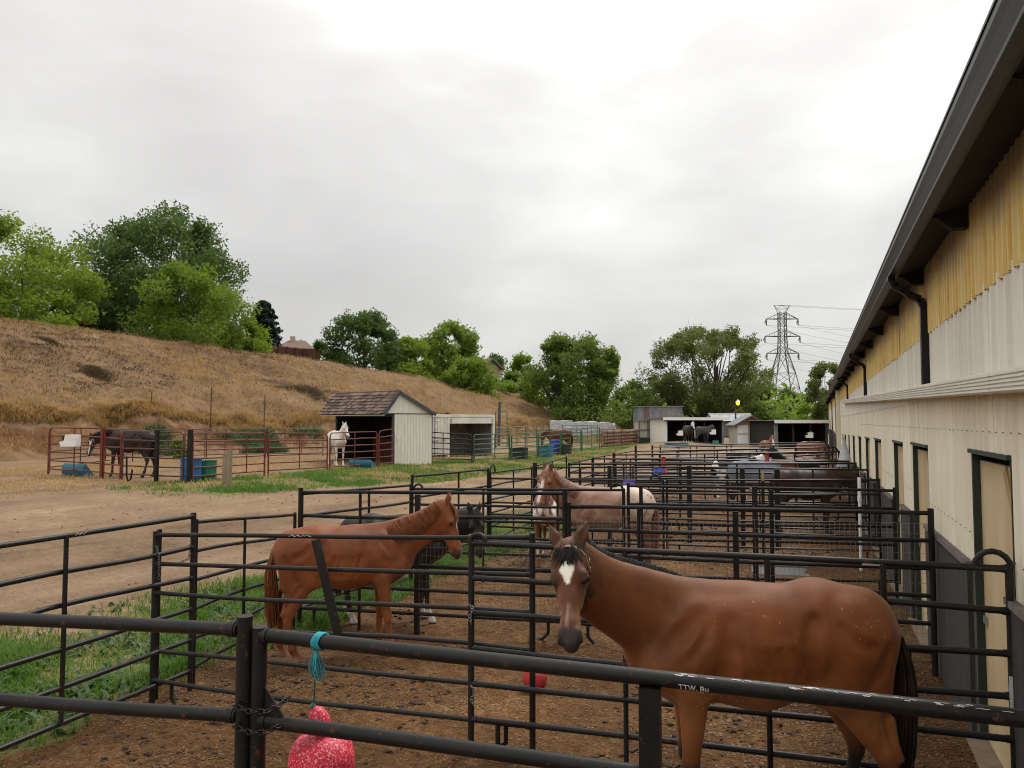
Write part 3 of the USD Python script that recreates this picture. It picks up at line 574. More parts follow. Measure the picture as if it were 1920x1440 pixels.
# roof, eaves, gutter
RZ = 2.7
barn.part('roof_sheet', prism([(.92, RZ + 1.83), (13, RZ + 1.83 + 12.14 * .24), (13, RZ + 1.89 + 12.14 * .24), (.86, RZ + 1.878)], Y0 - .3, Y1 + .3, 1), 'roof_metal')
barn.part('soffit', prism([(.93, RZ + 1.72), (WX + .1, RZ + 1.815), (WX + .1, RZ + 1.828), (.93, RZ + 1.735)], Y0 - .3, Y1 + .3, 1), 'soffit_board')
barn.part('fascia', box([.905, Y0 - .3, RZ + 1.69], [.928, Y1 + .3, RZ + 1.83]), 'roof_metal')
for i in range(9):
    y0_, y1_ = Y0 - .3 + i * 9.2, min(Y0 - .3 + (i + 1) * 9.2, Y1 + .3)
    gp = [(.842, 1.68), (.765, 1.68), (.762, 1.70), (.735, 1.76), (.715, 1.80), (.715, 1.845), (.73, 1.85), (.73, 1.835), (.745, 1.80), (.78, 1.72), (.842, 1.72)]
    barn.part('gutter', prism([(a + .06, RZ + b) for a, b in gp], y0_ + .002, y1_ - .002, 1), 'gutter_metal')
    barn.part('gutter_lip', box([.768, y0_ + .002, RZ + 1.845], [.788, y1_ - .002, RZ + 1.862]), 'gutter_metal')
for y in np.arange(4.35 - 2.75 * 3, Y1, 2.75):
    barn.part('eave_bracket', prism([(.94, RZ + 1.712), (WX - .05, RZ + 1.80), (WX - .05, RZ + 1.60), (WX - .16, RZ + 1.60), (.99, RZ + 1.69)], y - .05, y + .05, 1), 'soffit_board')
for y in (-1.2, 9.7, 20.6, 31.5, 49, 60):
    top = RZ + 1.70; low = coll(y) + .12 if y < 35 else .2
    x0 = .86; w_ = .105; h_ = .075
    path = [(x0, top + .02), (x0, top - .05), (x0 + .03, top - .12), (x0 + .12, top - .17), (WX - .20, top - .24), (WX - .10, top - .29), (WX - .065, top - .38), (WX - .065, low)]
    barn.part('downpipe', cat([bar([path[i][0], y, path[i][1]], [path[i + 1][0] + (path[i + 1][0] - path[i][0]) * .06, y, path[i + 1][1] + (path[i + 1][1] - path[i][1]) * .06], h_, w_, up=(0, 1, 0)) for i in range(len(path) - 1)]), 'gutter_metal')
barn.part('pier', box([WX - .22, YP, -1.2], [WX + .05, YP + .55, 4.3]), 'barn_cream')
barn.part('pier_cap', box([WX - .26, YP - .1, 4.3], [WX + .05, YP + .65, 4.42]), 'roof_metal')
# white pipe and cone sack by the wall
pw = at_Y(1612, 940, 15.2); t = Thing('white_pipe', [pw[0], 15.2, gz(pw[0], 15.2)], 'white plastic pipe post standing by the barn wall among the far panels', 'pipe')
t.part('pipe', tube([[pw[0], 15.2, gz(pw[0], 15.2)], [pw[0], 15.2, at_Y(1612, 895, 15.2)[2]]], .030, 10), 'white_plastic', smooth=40); t.part('coupling', tube([pw, pw + [0, 0, .10]], .038, 10), 'white_plastic', smooth=40)

# screw rows along the sheets, near part only
scr = []
for z_ in (1.75, 2.62):
    for k_ in range(int(4 / .225), int(24 / .225)):
        yy = k_ * .225 + .095
        if z_ < 2.5 and any(d[0] - .1 < yy < d[1] + .1 for d in doors): continue
        scr.append(box([WX - (.040 if z_ > 3 else .029), yy - .004, z_ - .004], [WX - .02, yy + .004, z_ + .004]))
barn.part('screws', cat(scr), 'rusty_steel', kind='stuff')
for a_, b_ in doors[2:8]:
    zt = doortop((a_ + b_) / 2)
    barn.part('door_brace', bar([WX + .07, a_ + .16, zt - .55], [WX + .07, b_ - .16, zt - .12], .02, .09, up=(1, 0, 0)) if False else bar([WX + .038, a_ + .13, zt - .42], [WX + .038, a_ + .38, zt - .09], .012, .10), 'stud_wood')
    barn.part('latch', box([WX + .025, b_ - .16, 1.02], [WX + .045, b_ - .06, 1.08]), 'galvanised')
# ------------------------------------------------------------------ pipe panels
frng = np.random.default_rng(17)
def panel(name, cat_, label, a, b, rails=6, mat='black_pipe', r=0.021, gap=0.26, stiles=(0.5,), n=8, round_top=False, arch=(), post_up=0.03, post_r=None,
          heavy=(), feet=True, group=None, sag=0.012, ends=(True, True), ground=True, loops=(), ga=None, gb=None, wire=None):
    """A livestock panel whose top rail runs from a to b (world points on the rail's axis)."""
    a, b = np.asarray(a, float), np.asarray(b, float); pr = post_r or r * 1.12
    za = ga if ga is not None else gz(a[0], a[1]); zb = gb if gb is not None else gz(b[0], b[1])
    d = b - a; L = np.linalg.norm(d[:2]); u = np.array([d[0], d[1], 0]) / L; out = np.array([-u[1], u[0], 0])
    t = Thing(name, [(a[0] + b[0]) / 2, (a[1] + b[1]) / 2, (za + zb) / 2], label, cat_, group)
    def P(f, h):                                   # f along, h = 0 at the lowest rail, 1 at the top rail
        lo = (za + gap) * (1 - f) + (zb + gap) * f; hi = a[2] * (1 - f) + b[2] * f
        return np.array([a[0] + d[0] * f, a[1] + d[1] * f, lo + (hi - lo) * h])
    rc = min(0.16, L * .2) / L
    for i in range(rails):
        h = 1 - i / (rails - 1)
        s1, s2, s3 = frng.normal(0, sag, 3) * (0.3 if i == 0 else 1)
        fr = np.linspace(0, 1, 7 if n > 6 else 4)
        if i == 0 and round_top:
            pts = [P(0, 1) - [0, 0, .16], P(rc * .15, 1) - [0, 0, .075], P(rc * .5, 1) - [0, 0, .02]] + [P(f, 1) for f in np.linspace(rc, 1 - rc, 4)] + [P(1 - rc * .5, 1) - [0, 0, .02], P(1 - rc * .15, 1) - [0, 0, .075], P(1, 1) - [0, 0, .16]]
        else:
            pts = [P(f, h) + np.array([0, 0, 1]) * s1 * np.sin(np.pi * f) + out * s2 * np.sin(np.pi * f) + np.array([0, 0, 1]) * s3 * np.sin(2 * np.pi * f) * .6 for f in fr]
        t.part('rail', tube(pts, r, n), mat, smooth=40)
    for f, on in ((0.0, ends[0]), (1.0, ends[1])):
        if on:
            g = P(f, 0) * 1.0; g[2] = (za if f == 0 else zb) - 0.04
            top = P(f, 1) + [0, 0, post_up if not round_top else -0.15]
            t.part('post', tube([g, top], pr, n), mat, smooth=40)
    for f in stiles:
        g = P(f, 0); 
        if feet and frng.uniform() < 0.7: g = g - [0, 0, gap]
        t.part('stile', tube([g - out * r * .8, P(f, 1) - [0, 0, r * .3] - out * r * .8], r * 0.86, n), mat, smooth=40)
    for f in heavy:
        g = P(f, 0); g[2] -= gap + .03
        t.part('post', bar(g, P(f, 1) - [0, 0, r], r * 2.6, r * 2.6, up=u), mat)
    if feet:
        for f in (0.06, 0.94):
            q = P(f, 0); z0 = (za * (1 - f) + zb * f)
            t.part('foot', tube([q, q - [0, 0, (q[2] - z0) * .6], q - [0, 0, q[2] - z0 - .03] + u * (0.07 if f < .5 else -0.07), q - [0, 0, q[2] - z0 - .01] + u * (0.14 if f < .5 else -.14)], r * .9, n), mat, smooth=40)
    for f0, w_ in arch:                            # hoop above the top rail at the latch end
        c = P(f0, 1); k = np.linspace(0, np.pi, 9)
        t.part('latch_hoop', tube([c + u * (w_ / 2) * np.cos(q) + [0, 0, np.sin(q) * w_ * .52] for q in k], r * .85, n), mat, smooth=40)
    if n >= 10:
        for i in range(rails):
            h = 1 - i / (rails - 1)
            for f0, f1 in ((.0, .045 / L), (1 - .045 / L, 1.0)):
                t.part('weld_collar', tube([P(f0, h) + u * (.012 if f0 == 0 else 0), P(f1, h) - u * (.012 if f1 == 1 else 0)], r * 1.16, n), mat, smooth=40)
    if wire:
        f0, f1, h0, h1 = wire; ms = []
        base, top = P(f0, h0), P(f0, h1)
        nv = int(L * (f1 - f0) / 0.052)
        for q in np.linspace(f0, f1, nv):
            ms.append(tube([P(q, h0) + out * r * 1.15, P(q, h1) + out * r * 1.15], 0.0021, 3, False))
        for q in np.linspace(h0, h1, int((top - base)[2] / 0.104) + 1):
            ms.append(tube([P(f0, q) + out * r * 1.15, P(f1, q) + out * r * 1.15], 0.0021, 3, False))
        t.part('wire_mesh', cat(ms), 'galvanised', kind='stuff')
    t.P = P; t.u = u; t.out = out
    return t
def post(label, p, top, r, mat='black_pipe', n=10, group=None, square=False, name='fence_post', w=None):
    t = Thing(name, [p[0], p[1], gz(p[0], p[1])], label, 'post', group)
    lo = np.array([p[0], p[1], gz(p[0], p[1]) - .1]); hi = np.array([p[0], p[1], top])
    t.part('shaft', bar(lo, hi, r * 2, r * 2) if square else tube([lo, hi], r, n), mat, smooth=None if square else 40)
    t.part('cap', bar(hi, hi + [0, 0, .006], r * 2.1, r * 2.1) if square else tube([hi - [0, 0, .002], hi + [0, 0, .008]], r * 1.04, n), mat, smooth=None)
    return t
def chain(label, pts, link=0.034, wire=0.0035, mat='galvanised', group=None):
    pts = np.asarray(pts, float); seg = np.linalg.norm(np.diff(pts, axis=0), axis=1); s = np.concatenate([[0], np.cumsum(seg)])
    t = Thing('chain', pts[0], label, 'chain', group); nl = max(2, int(s[-1] / (link * .78)))
    k = np.linspace(0, 2 * np.pi, 11)
    for i in range(nl):
        q = (i + .5) / nl * s[-1]; c = np.array([np.interp(q, s, pts[:, j]) for j in range(3)]); c2 = np.array([np.interp(q + .01, s, pts[:, j]) for j in range(3)])
        d = c2 - c; d /= np.linalg.norm(d) + 1e-9; e = np.cross(d, [0.3, .2, 1]); e /= np.linalg.norm(e)
        if i % 2: e = np.cross(d, e)
        loop = [c + d * link * .5 * np.cos(x) + e * link * .3 * np.sin(x) for x in k]
        t.part('link', tube(loop, wire, 5, False), mat, smooth=True)
    return t

# nearest cross fence: a fixed run on the left, a heavy gate on the right
f1a, f1b = at_Y(-70, 1157, 2.38), at_Y(447, 1180, 2.66)
fence_near = panel('pipe_fence', 'fence', 'thick black pipe fence nearest the camera at the lower left', f1a, f1b, rails=5, mat='black_pipe_worn', r=0.030, gap=0.22, stiles=(), n=16, post_up=.03, post_r=0.034, feet=False, sag=.003, ends=(True, False))
pa = at_Y(459, 1158, 2.67)
post('tall capped black post that ends the nearest fence, left of the two chained posts', pa, pa[2], 0.0345, 'black_pipe_worn', 16)
g1a, g1b = at_Y(487, 1190, 2.69), at_Y(1970, 1353, 3.02)
gate = panel('pipe_gate', 'gate', 'heavy black pipe gate across the foreground with scuffed top rail', g1a, g1b, rails=5, mat='black_pipe_worn', r=0.0305, gap=0.22, stiles=(), n=16, post_up=.035, post_r=0.033, feet=False, sag=.002, heavy=(0.565,))
P = gate.P; q0 = P(0.012, .765); up_ = P(0.012, .86)
gate.part('gusset', prism([(0, 0), (0.10, 0), (0, .125)], -.004, .004, 1).apply_transform(np.array([[gate.u[0], -gate.u[1], 0, P(0, .75)[0] + gate.u[0] * .03], [gate.u[1], gate.u[0], 0, P(0, .75)[1] + gate.u[1] * .03], [0, 0, 1, P(0, .75)[2] + .028], [0, 0, 0, 1]])), 'black_pipe_worn')
# scuffed paint and lettering on its top rail
def on_top(f, ang, rr=.0308): return P(f, 1) - gate.out * rr * math.cos(ang) + np.array([0, 0, 1]) * rr * math.sin(ang)
sr = np.random.default_rng(5); flakes = []
for k in range(46):
    f = 0.60 + 0.36 * sr.uniform() ** 1.0; a0 = math.radians(sr.normal(62, 9)); L_ = sr.uniform(.004, .035) / 2.2; w_ = math.radians(sr.uniform(2, 7))
    c = [on_top(f - L_ / 2, a0 - w_ * .3), on_top(f + L_ / 3, a0 - w_), on_top(f + L_ / 2, a0 + w_ * .4), on_top(f - L_ / 3, a0 + w_)]
    flakes.append(trimesh.Trimesh(np.array(c), [(0, 1, 2), (0, 2, 3)], process=False))
gate.part('worn_paint', cat(flakes), 'bare_scuff')
def rail_text(t, txt, f, h, height, ang, rr, mat, flip=False):
    m = meshkit.text_mesh(txt, height, 0.0006, bold=True); v = m.vertices; Ld = np.linalg.norm((t.P(1, h) - t.P(0, h)))
    aa = math.radians(ang) + v[:, 1] / rr
    base = t.P(f, h) + (t.P(1, h) - t.P(0, h)) / Ld * v[:, :1]
    o = base + (-t.out * (rr + v[:, 2:]) * np.cos(aa)[:, None]) + np.array([0, 0, 1]) * ((rr + v[:, 2:]) * np.sin(aa)[:, None])
    t.part('lettering', trimesh.Trimesh(o, m.faces, process=False), mat)
rail_text(gate, 'TTW. Bu', 0.60, 1, 0.020, -42, 0.0309, 'white_tape')
for k, (v0, lab) in enumerate(((1332, 'upper steel chain wrapped round the two nearest gate posts'), (1371, 'lower steel chain wrapped round the two nearest gate posts'))):
    c1 = at_Y(440, v0 - 8, 2.60); c2 = at_Y(470, v0 + 3, 2.585); c3 = at_Y(500, v0 + 2, 2.61); c4 = at_Y(524, v0 - 10, 2.67)
    chain(lab, [c1 + [0, .12, 0], c1, c2, c3, c4, c4 + [-.02, .09, 0]], mat='black_pipe_worn')

# second cross fence
f2l, f2r = at_Y(292, 1003, 5.40), at_Y(998, 1007, 5.75)
F2L = panel('pipe_fence', 'fence panel', 'black six rail panel in front of the chestnut horse, with a leaning brace', f2l, f2r, stiles=(), n=10, r=.0205, gap=.25, sag=.016, post_up=.035, post_r=.026, mat='black_pipe_worn')
F2L.part('brace', bar(at_Y(592, 1012, 5.47), at_Y(634, 1190, 5.50), .085, .012, up=F2L.out), 'black_pipe_worn')
F2L.part('worn_paint', cat([tube([F2L.P(f, 1) - F2L.out * .0206 + [0, 0, z1], F2L.P(f + .008, 1) - F2L.out * .0206 + [0, 0, z2]], .0022, 4) for f, z1, z2 in ((.395, -.006, .012), (.403, .012, -.008), (.411, -.008, .01), (.418, .01, -.006), (.428, -.006, .010), (.437, 0, .006), (.447, .004, -.006))]), 'white_tape')
f2c, f2d = at_Y(884, 1018, 5.63), at_Y(1892, 1067, 5.94)
F2R = panel('pipe_fence', 'fence panel', 'black panel behind the bay horse with a hooped latch end at the barn door', f2c, f2d, stiles=(.33, .60, .80), n=10, r=.0235, sag=.018, gap=.28, arch=((.975, .22), (.015, .14)), mat='black_pipe_worn', post_up=.03)
F2R.part('white_tape', tube([F2R.P(f, 1) for f in (.765, .775, .79, .80)], .0243, 10), 'white_tape')
F2R.part('white_tape', bar(F2R.P(.995, .32) - F2R.out * .032, F2R.P(.995, .50) - F2R.out * .032, .02, .006, up=F2R.out), 'white_tape')
c = F2L.P(.0, .5)
post('taller black post behind the left corner of the second fence', at_Y(299, 995, 5.55), at_Y(299, 994, 5.55)[2], .024, 'black_pipe', 10)
chain('dark chain hanging from the left corner of the second fence', [F2L.P(0.01, .93) + F2L.out * -.03, F2L.P(.02, .86) - F2L.out * .04, F2L.P(.022, .70) - F2L.out * .03], mat='tower_steel')
for f, h, lab in ((.0, .62, 'bright snap chain on the upper rails of the panel behind the bay horse'), (.005, .16, 'bright snap chain on the lower rails of the panel behind the bay horse')):
    p0 = F2R.P(f, h) - F2R.out * .03
    chain(lab, [p0 + [-.01, 0, .05], p0 + [.03, -.01, .02], p0 + [.0, -.01, -.06], p0 + [.015, 0, -.11]], mat='galvanised')

# third to twelfth cross fences
def cross(name, lab, a, b, **kw):
    return panel(name, 'fence panel', lab, at_Y(*a), at_Y(*b), **kw)
F3L = cross('pipe_fence', 'tall black panel tied with wire mesh, behind the chestnut horse', (564, 923, 8.3), (1059, 925, 9.0), stiles=(.24,), n=8, r=.024, gap=.25, post_up=.06, post_r=.034, heavy=(.46,), wire=(.0, 1, .05, .62))
F3R = cross('pipe_fence', 'black panel with wire mesh running to the barn behind the bay horse', (1066, 949, 9.0), (1745, 962, 9.16), stiles=(.22,), n=8, r=.024, gap=.25, post_up=.05, post_r=.032, heavy=(.50, ), wire=(.0, 1, .05, .92))
F4L = cross('pipe_fence', 'lower black panel with a hooped latch end in front of the roan horse', (773, 917, 11.5), (1169, 919, 12.2), stiles=(.35, .7), r=.023, arch=((.97, .2), (.03, .16)), n=8)
F4R = cross('pipe_fence', 'black panel with a scuffed top rail running from the roan horse to the barn', (1178, 911, 12.2), (1677, 920, 13.1), stiles=(), r=.0235, n=8, heavy=(.05, .55), post_up=.05)
F4R.part('worn_paint', tube([F4R.P(f, 1) for f in (.47, .48, .495)], .0243, 8), 'bare_scuff')
F5L = cross('pipe_fence', 'fifth black cross panel, left run, passing behind the roan horse head', (920, 897, 15.0), (1243, 901, 15.7), stiles=(.3, .6), r=.023, n=6, arch=((.96, .22),))
F5R = cross('pipe_fence', 'fifth black cross panel, right run, with a wooden peg on its rail', (1250, 901, 15.7), (1648, 900, 16.2), stiles=(.3,), r=.023, n=6, heavy=(.47,))
F5R.part('wooden_peg', bar(F5R.P(.47, .99), F5R.P(.47, 1) + [0, 0, .17], .05, .05), 'stud_wood')
F6L = cross('pipe_fence', 'sixth black cross panel, left run beside the road', (1005, 877, 18.5), (1290, 876, 19.0), stiles=(.3, .65), r=.023, n=6, heavy=(.3,))
F6R = cross('pipe_fence', 'sixth black cross panel, right run in front of the dark horse at the wall', (1295, 876, 19.0), (1627, 881, 19.6), stiles=(.4, .7), r=.023, n=6)
F7 = cross('pipe_fence', 'seventh black cross fence from the camera, in front of the horse in a grey rug', (1067, 870, 21.7), (1604, 869, 23.5), stiles=(.2, .4, .6, .8), r=.031, n=6, heavy=(.17,))
F8 = cross('pipe_fence', 'eighth black cross fence from the camera', (1112, 860, 24.6), (1591, 865, 27), stiles=(.15, .35, .6, .8), r=.031, n=6)
F9 = cross('pipe_fence', 'ninth black cross fence, with a hooped end at the barn wall', (1152, 853, 27.7), (1573, 847, 31), stiles=(.2, .4, .6, .8), r=.031, n=6, arch=((.975, .34),))
F10 = cross('pipe_fence', 'tenth black cross fence from the camera', (1192, 846, 31), (1561, 839, 36), stiles=(.2, .4, .6, .8), r=.031, n=6)
F11 = cross('pipe_fence', 'eleventh black cross fence from the camera', (1223, 838, 34.5), (1553, 834, 41), stiles=(.2, .4, .6, .8), r=.031, n=6)
F12 = cross('pipe_fence', 'last black cross fence in front of the far shelters', (1238, 836, 38), (1548, 829, 46), stiles=(.1, .2, .3, .4, .6, .8), r=.031, n=6)
# posts standing where the runs meet
for (u, v, y, r_, lab) in ((1003, 868, 18.5, .055, 'dark post at the left end of the sixth cross fence'), (1151, 849, 27.7, .06, 'dark post at the left end of the ninth cross fence'),
                           (1192, 836, 31, .05, 'tall dark post at the left end of the tenth cross fence'), (1223, 835, 34.6, .05, 'tall dark post at the left end of the eleventh cross fence'),
                           (1392, 878, 17.5, .06, 'dark post in the middle of the pens by the grey rugged horse'), (1457, 880, 17.6, .07, 'thick dark post standing just left of the dark horse'),
                           (1292, 874, 18, .06, 'dark post right of the blue cloth on the fence'), (1415, 913, 12.6, .05, 'dark post in the middle run, left of the wooden peg'), (1143, 874, 16, .05, 'dark post between the roan horse and the road')):
    p = at_Y(u, v, y); post(lab, p, p[2], r_ * .8, 'black_pipe', 6, square=True)

# outer fence beside the grass
OUT = 'outer fence panels beside the road'
O1 = panel('outer_fence', 'fence panel', 'black outer panel at the left edge with white writing on its top rail', at_Y(-90, 1037, 3.45), at_Y(363, 968, 5.84), stiles=(.38,), n=12, r=.022, gap=.2, post_up=.035, post_r=.026, feet=False, mat='black_pipe_worn')
O1.part('lettering', cat([tube([O1.P(f, 1) - O1.out * .0222 + [0, 0, z1], O1.P(f + .008, 1) - O1.out * .0222 + [0, 0, z2]], .002, 4) for f, z1, z2 in ((.415, -.006, .012), (.423, .012, -.008), (.431, -.008, .01), (.439, .01, -.006), (.45, -.006, .010), (.458, .01, .006))]), 'white_tape')
O2 = panel('outer_fence', 'fence panel', 'low black outer panel behind the chained corner with a bent middle stile', at_Y(368, 979, 5.95), at_Y(553, 965, 8.15), stiles=(.42,), n=8, r=.02, gap=.2, feet=False)
O3 = panel('outer_fence', 'fence panel', 'black outer panel between the road and the dark grey horse', at_Y(566, 926, 8.4), at_Y(770, 910, 11.4), stiles=(.55,), n=8, r=.022, gap=.22, post_up=.03, feet=False)
O4 = panel('outer_fence', 'fence panel', 'tall black outer panel in front of the grass verge, left of the roan horse', at_Y(773, 893, 11.6), at_Y(915, 880, 15), stiles=(.55,), n=8, r=.023, gap=.3, post_up=.03, feet=False, rails=5)
O5 = panel('outer_fence', 'fence panel', 'outer panel with a hooped corner just left of the roan horse', at_Y(919, 887, 15.05), at_Y(997, 877, 18.3), stiles=(.5,), n=6, r=.022, gap=.22, arch=((.05, .35),), feet=False)
O6 = panel('outer_fence', 'fence panel', 'outer panel rising above the roan horse head', at_Y(1003, 874, 18.5), at_Y(1062, 857, 21.6), stiles=(.5,), n=6, r=.023, gap=.3, feet=False)
O7 = panel('outer_fence', 'fence panel', 'outer panel along the road beside the seventh pen', at_Y(1067, 869, 21.8), at_Y(1110, 860, 24.6), stiles=(.4,), n=6, r=.023, gap=.25, feet=False)
O8 = panel('outer_fence', 'fence panel', 'outer panel along the road beside the eighth pen', at_Y(1112, 859, 24.7), at_Y(1151, 852, 27.7), stiles=(.5,), n=6, r=.023, gap=.25, feet=False)
O9 = panel('outer_fence', 'fence panel', 'farthest outer panel along the road', at_Y(1152, 852, 27.7), at_Y(1192, 845, 31), stiles=(.5,), n=6, r=.023, gap=.25, feet=False)
chain('rusty chain holding the outer panel to the second fence corner', [O1.P(.985, .80), O1.P(.95, .74) + O1.out * -.06, O1.P(.90, .72) + O1.out * -.04], mat='rusty_steel')

# small things in the pens
def jolly(label, c, r, mat, handle=True):
    t = Thing('ball_toy', c, label, 'ball'); s = trimesh.creation.icosphere(subdivisions=4, radius=r); s.apply_translation(c)
    t.part('ball', s, mat, smooth=True)
    if handle: t.part('handle', tube([c + [-.3 * r, 0, .9 * r], c + [-.35 * r, 0, 1.35 * r], c + [.35 * r, 0, 1.35 * r], c + [.3 * r, 0, .9 * r]], .16 * r, 8), mat, smooth=40)
    return t
pb = on_ground(1003, 1292); jolly('red ball with a handle lying behind the gate, left of the bay horse', np.array([pb[0], pb[1], gz(pb[0], pb[1]) + .115]), .125, 'red_rubber')
# hanging speckled ball tied to the gate with teal twine
hp = gate.P((at_Y(585, 1205, 2.68)[0] - g1a[0]) / (g1b[0] - g1a[0]), 1)
t = Thing('hanging_ball', hp, 'big red and white speckled ball hanging by a string from the foreground gate', 'ball')
bc = at_Y(603, 1428, hp[1] + .10); s = trimesh.creation.icosphere(subdivisions=5, radius=1.0)
vv = s.vertices.copy(); lump = meshkit.fbm(vv * 1.6 + 5, 3, 4) - .5
rb = .148; s.vertices = vv * np.array([1.0, 1.0, 0.98]) * (rb * (1 + lump * .12 - .10 * np.exp(-((vv[:, 2] - 1) ** 2) / .05)))[:, None] + bc
t.part('ball', s, 'pink_speckle', smooth=True)
nk0, nk1 = at_Y(588, 1326, hp[1] + .075), at_Y(607, 1365, hp[1] + .09)
t.part('neck', tube([nk0, nk0 * .8 + nk1 * .2, nk0 * .4 + nk1 * .6, nk1, nk1 + (nk1 - nk0) * .3], [.014, .034, .044, .038, .026], 14), 'pink_speckle', smooth=True)
t2 = Thing('twine', hp, 'bright teal twine knotted round the foreground gate rail', 'twine')
for k in range(5):
    o_ = gate.u * (k - 2) * .007; kk = np.linspace(0, 2 * np.pi, 15)
    t2.part('loop', tube([hp + o_ + gate.u * .02 * math.sin(x * .5) - gate.out * .0345 * math.cos(x) + np.array([0, 0, .0345 * math.sin(x)]) for x in kk], .005, 6), 'rope_teal', smooth=True)
tr = np.random.default_rng(8); kn = hp - gate.out * .03 + np.array([0.006, 0, -.036])
for k in range(40):
    d_ = tr.normal(0, .013, 2); L_ = tr.uniform(.07, .12)
    t2.part('strand', tube([kn + [tr.normal(0, .006), 0, .004], kn + [d_[0] * .8 + .006, d_[1] * .3, -L_ * .25], kn + [d_[0] * 1.25 + .010 + tr.normal(0, .005), d_[1] * .6, -L_ * .55], kn + [d_[0] * 1.1 + .012 + tr.normal(0, .008), d_[1] * .6, -L_ * .8], kn + [d_[0] * 1.3 + .014 + tr.normal(0, .009), d_[1] * .6, -L_]], .0028, 4), 'rope_teal' if k % 2 else 'rope_green')
t3 = Thing('string', kn, 'thin green string between the teal knot and the speckled ball', 'string')
t3.part('cord', tube([kn + [.008, 0, -.06], kn * .5 + nk0 * .5 + [.002, 0, 0], nk0 + [0, 0, .004]], .0038, 6), 'rope_green')
t3.part('knot', trimesh.creation.icosphere(subdivisions=2, radius=.012).apply_translation(nk0 + [0, -.005, .008]), 'rope_green')
# rubber mats on the ground
def mat_(label, u0, v0, w_, d_, ang, material='grey_mat'):
    c = on_ground(u0, v0); z = gz(c[0], c[1]) + .03; ca, sa = math.cos(ang), math.sin(ang)
    t = solo('rubber_mat', bar([c[0] - ca * w_ / 2, c[1] - sa * w_ / 2, z], [c[0] + ca * w_ / 2, c[1] + sa * w_ / 2, z + .01], d_, .025), material, label, 'mat')
mat_('flat grey rubber mat on the ground behind the back of the bay horse', 1462, 1072, 1.0, .75, .1)
mat_('grey rubber mat on the ground behind the nose of the bay horse', 1190, 1160, 1.1, .8, .05)
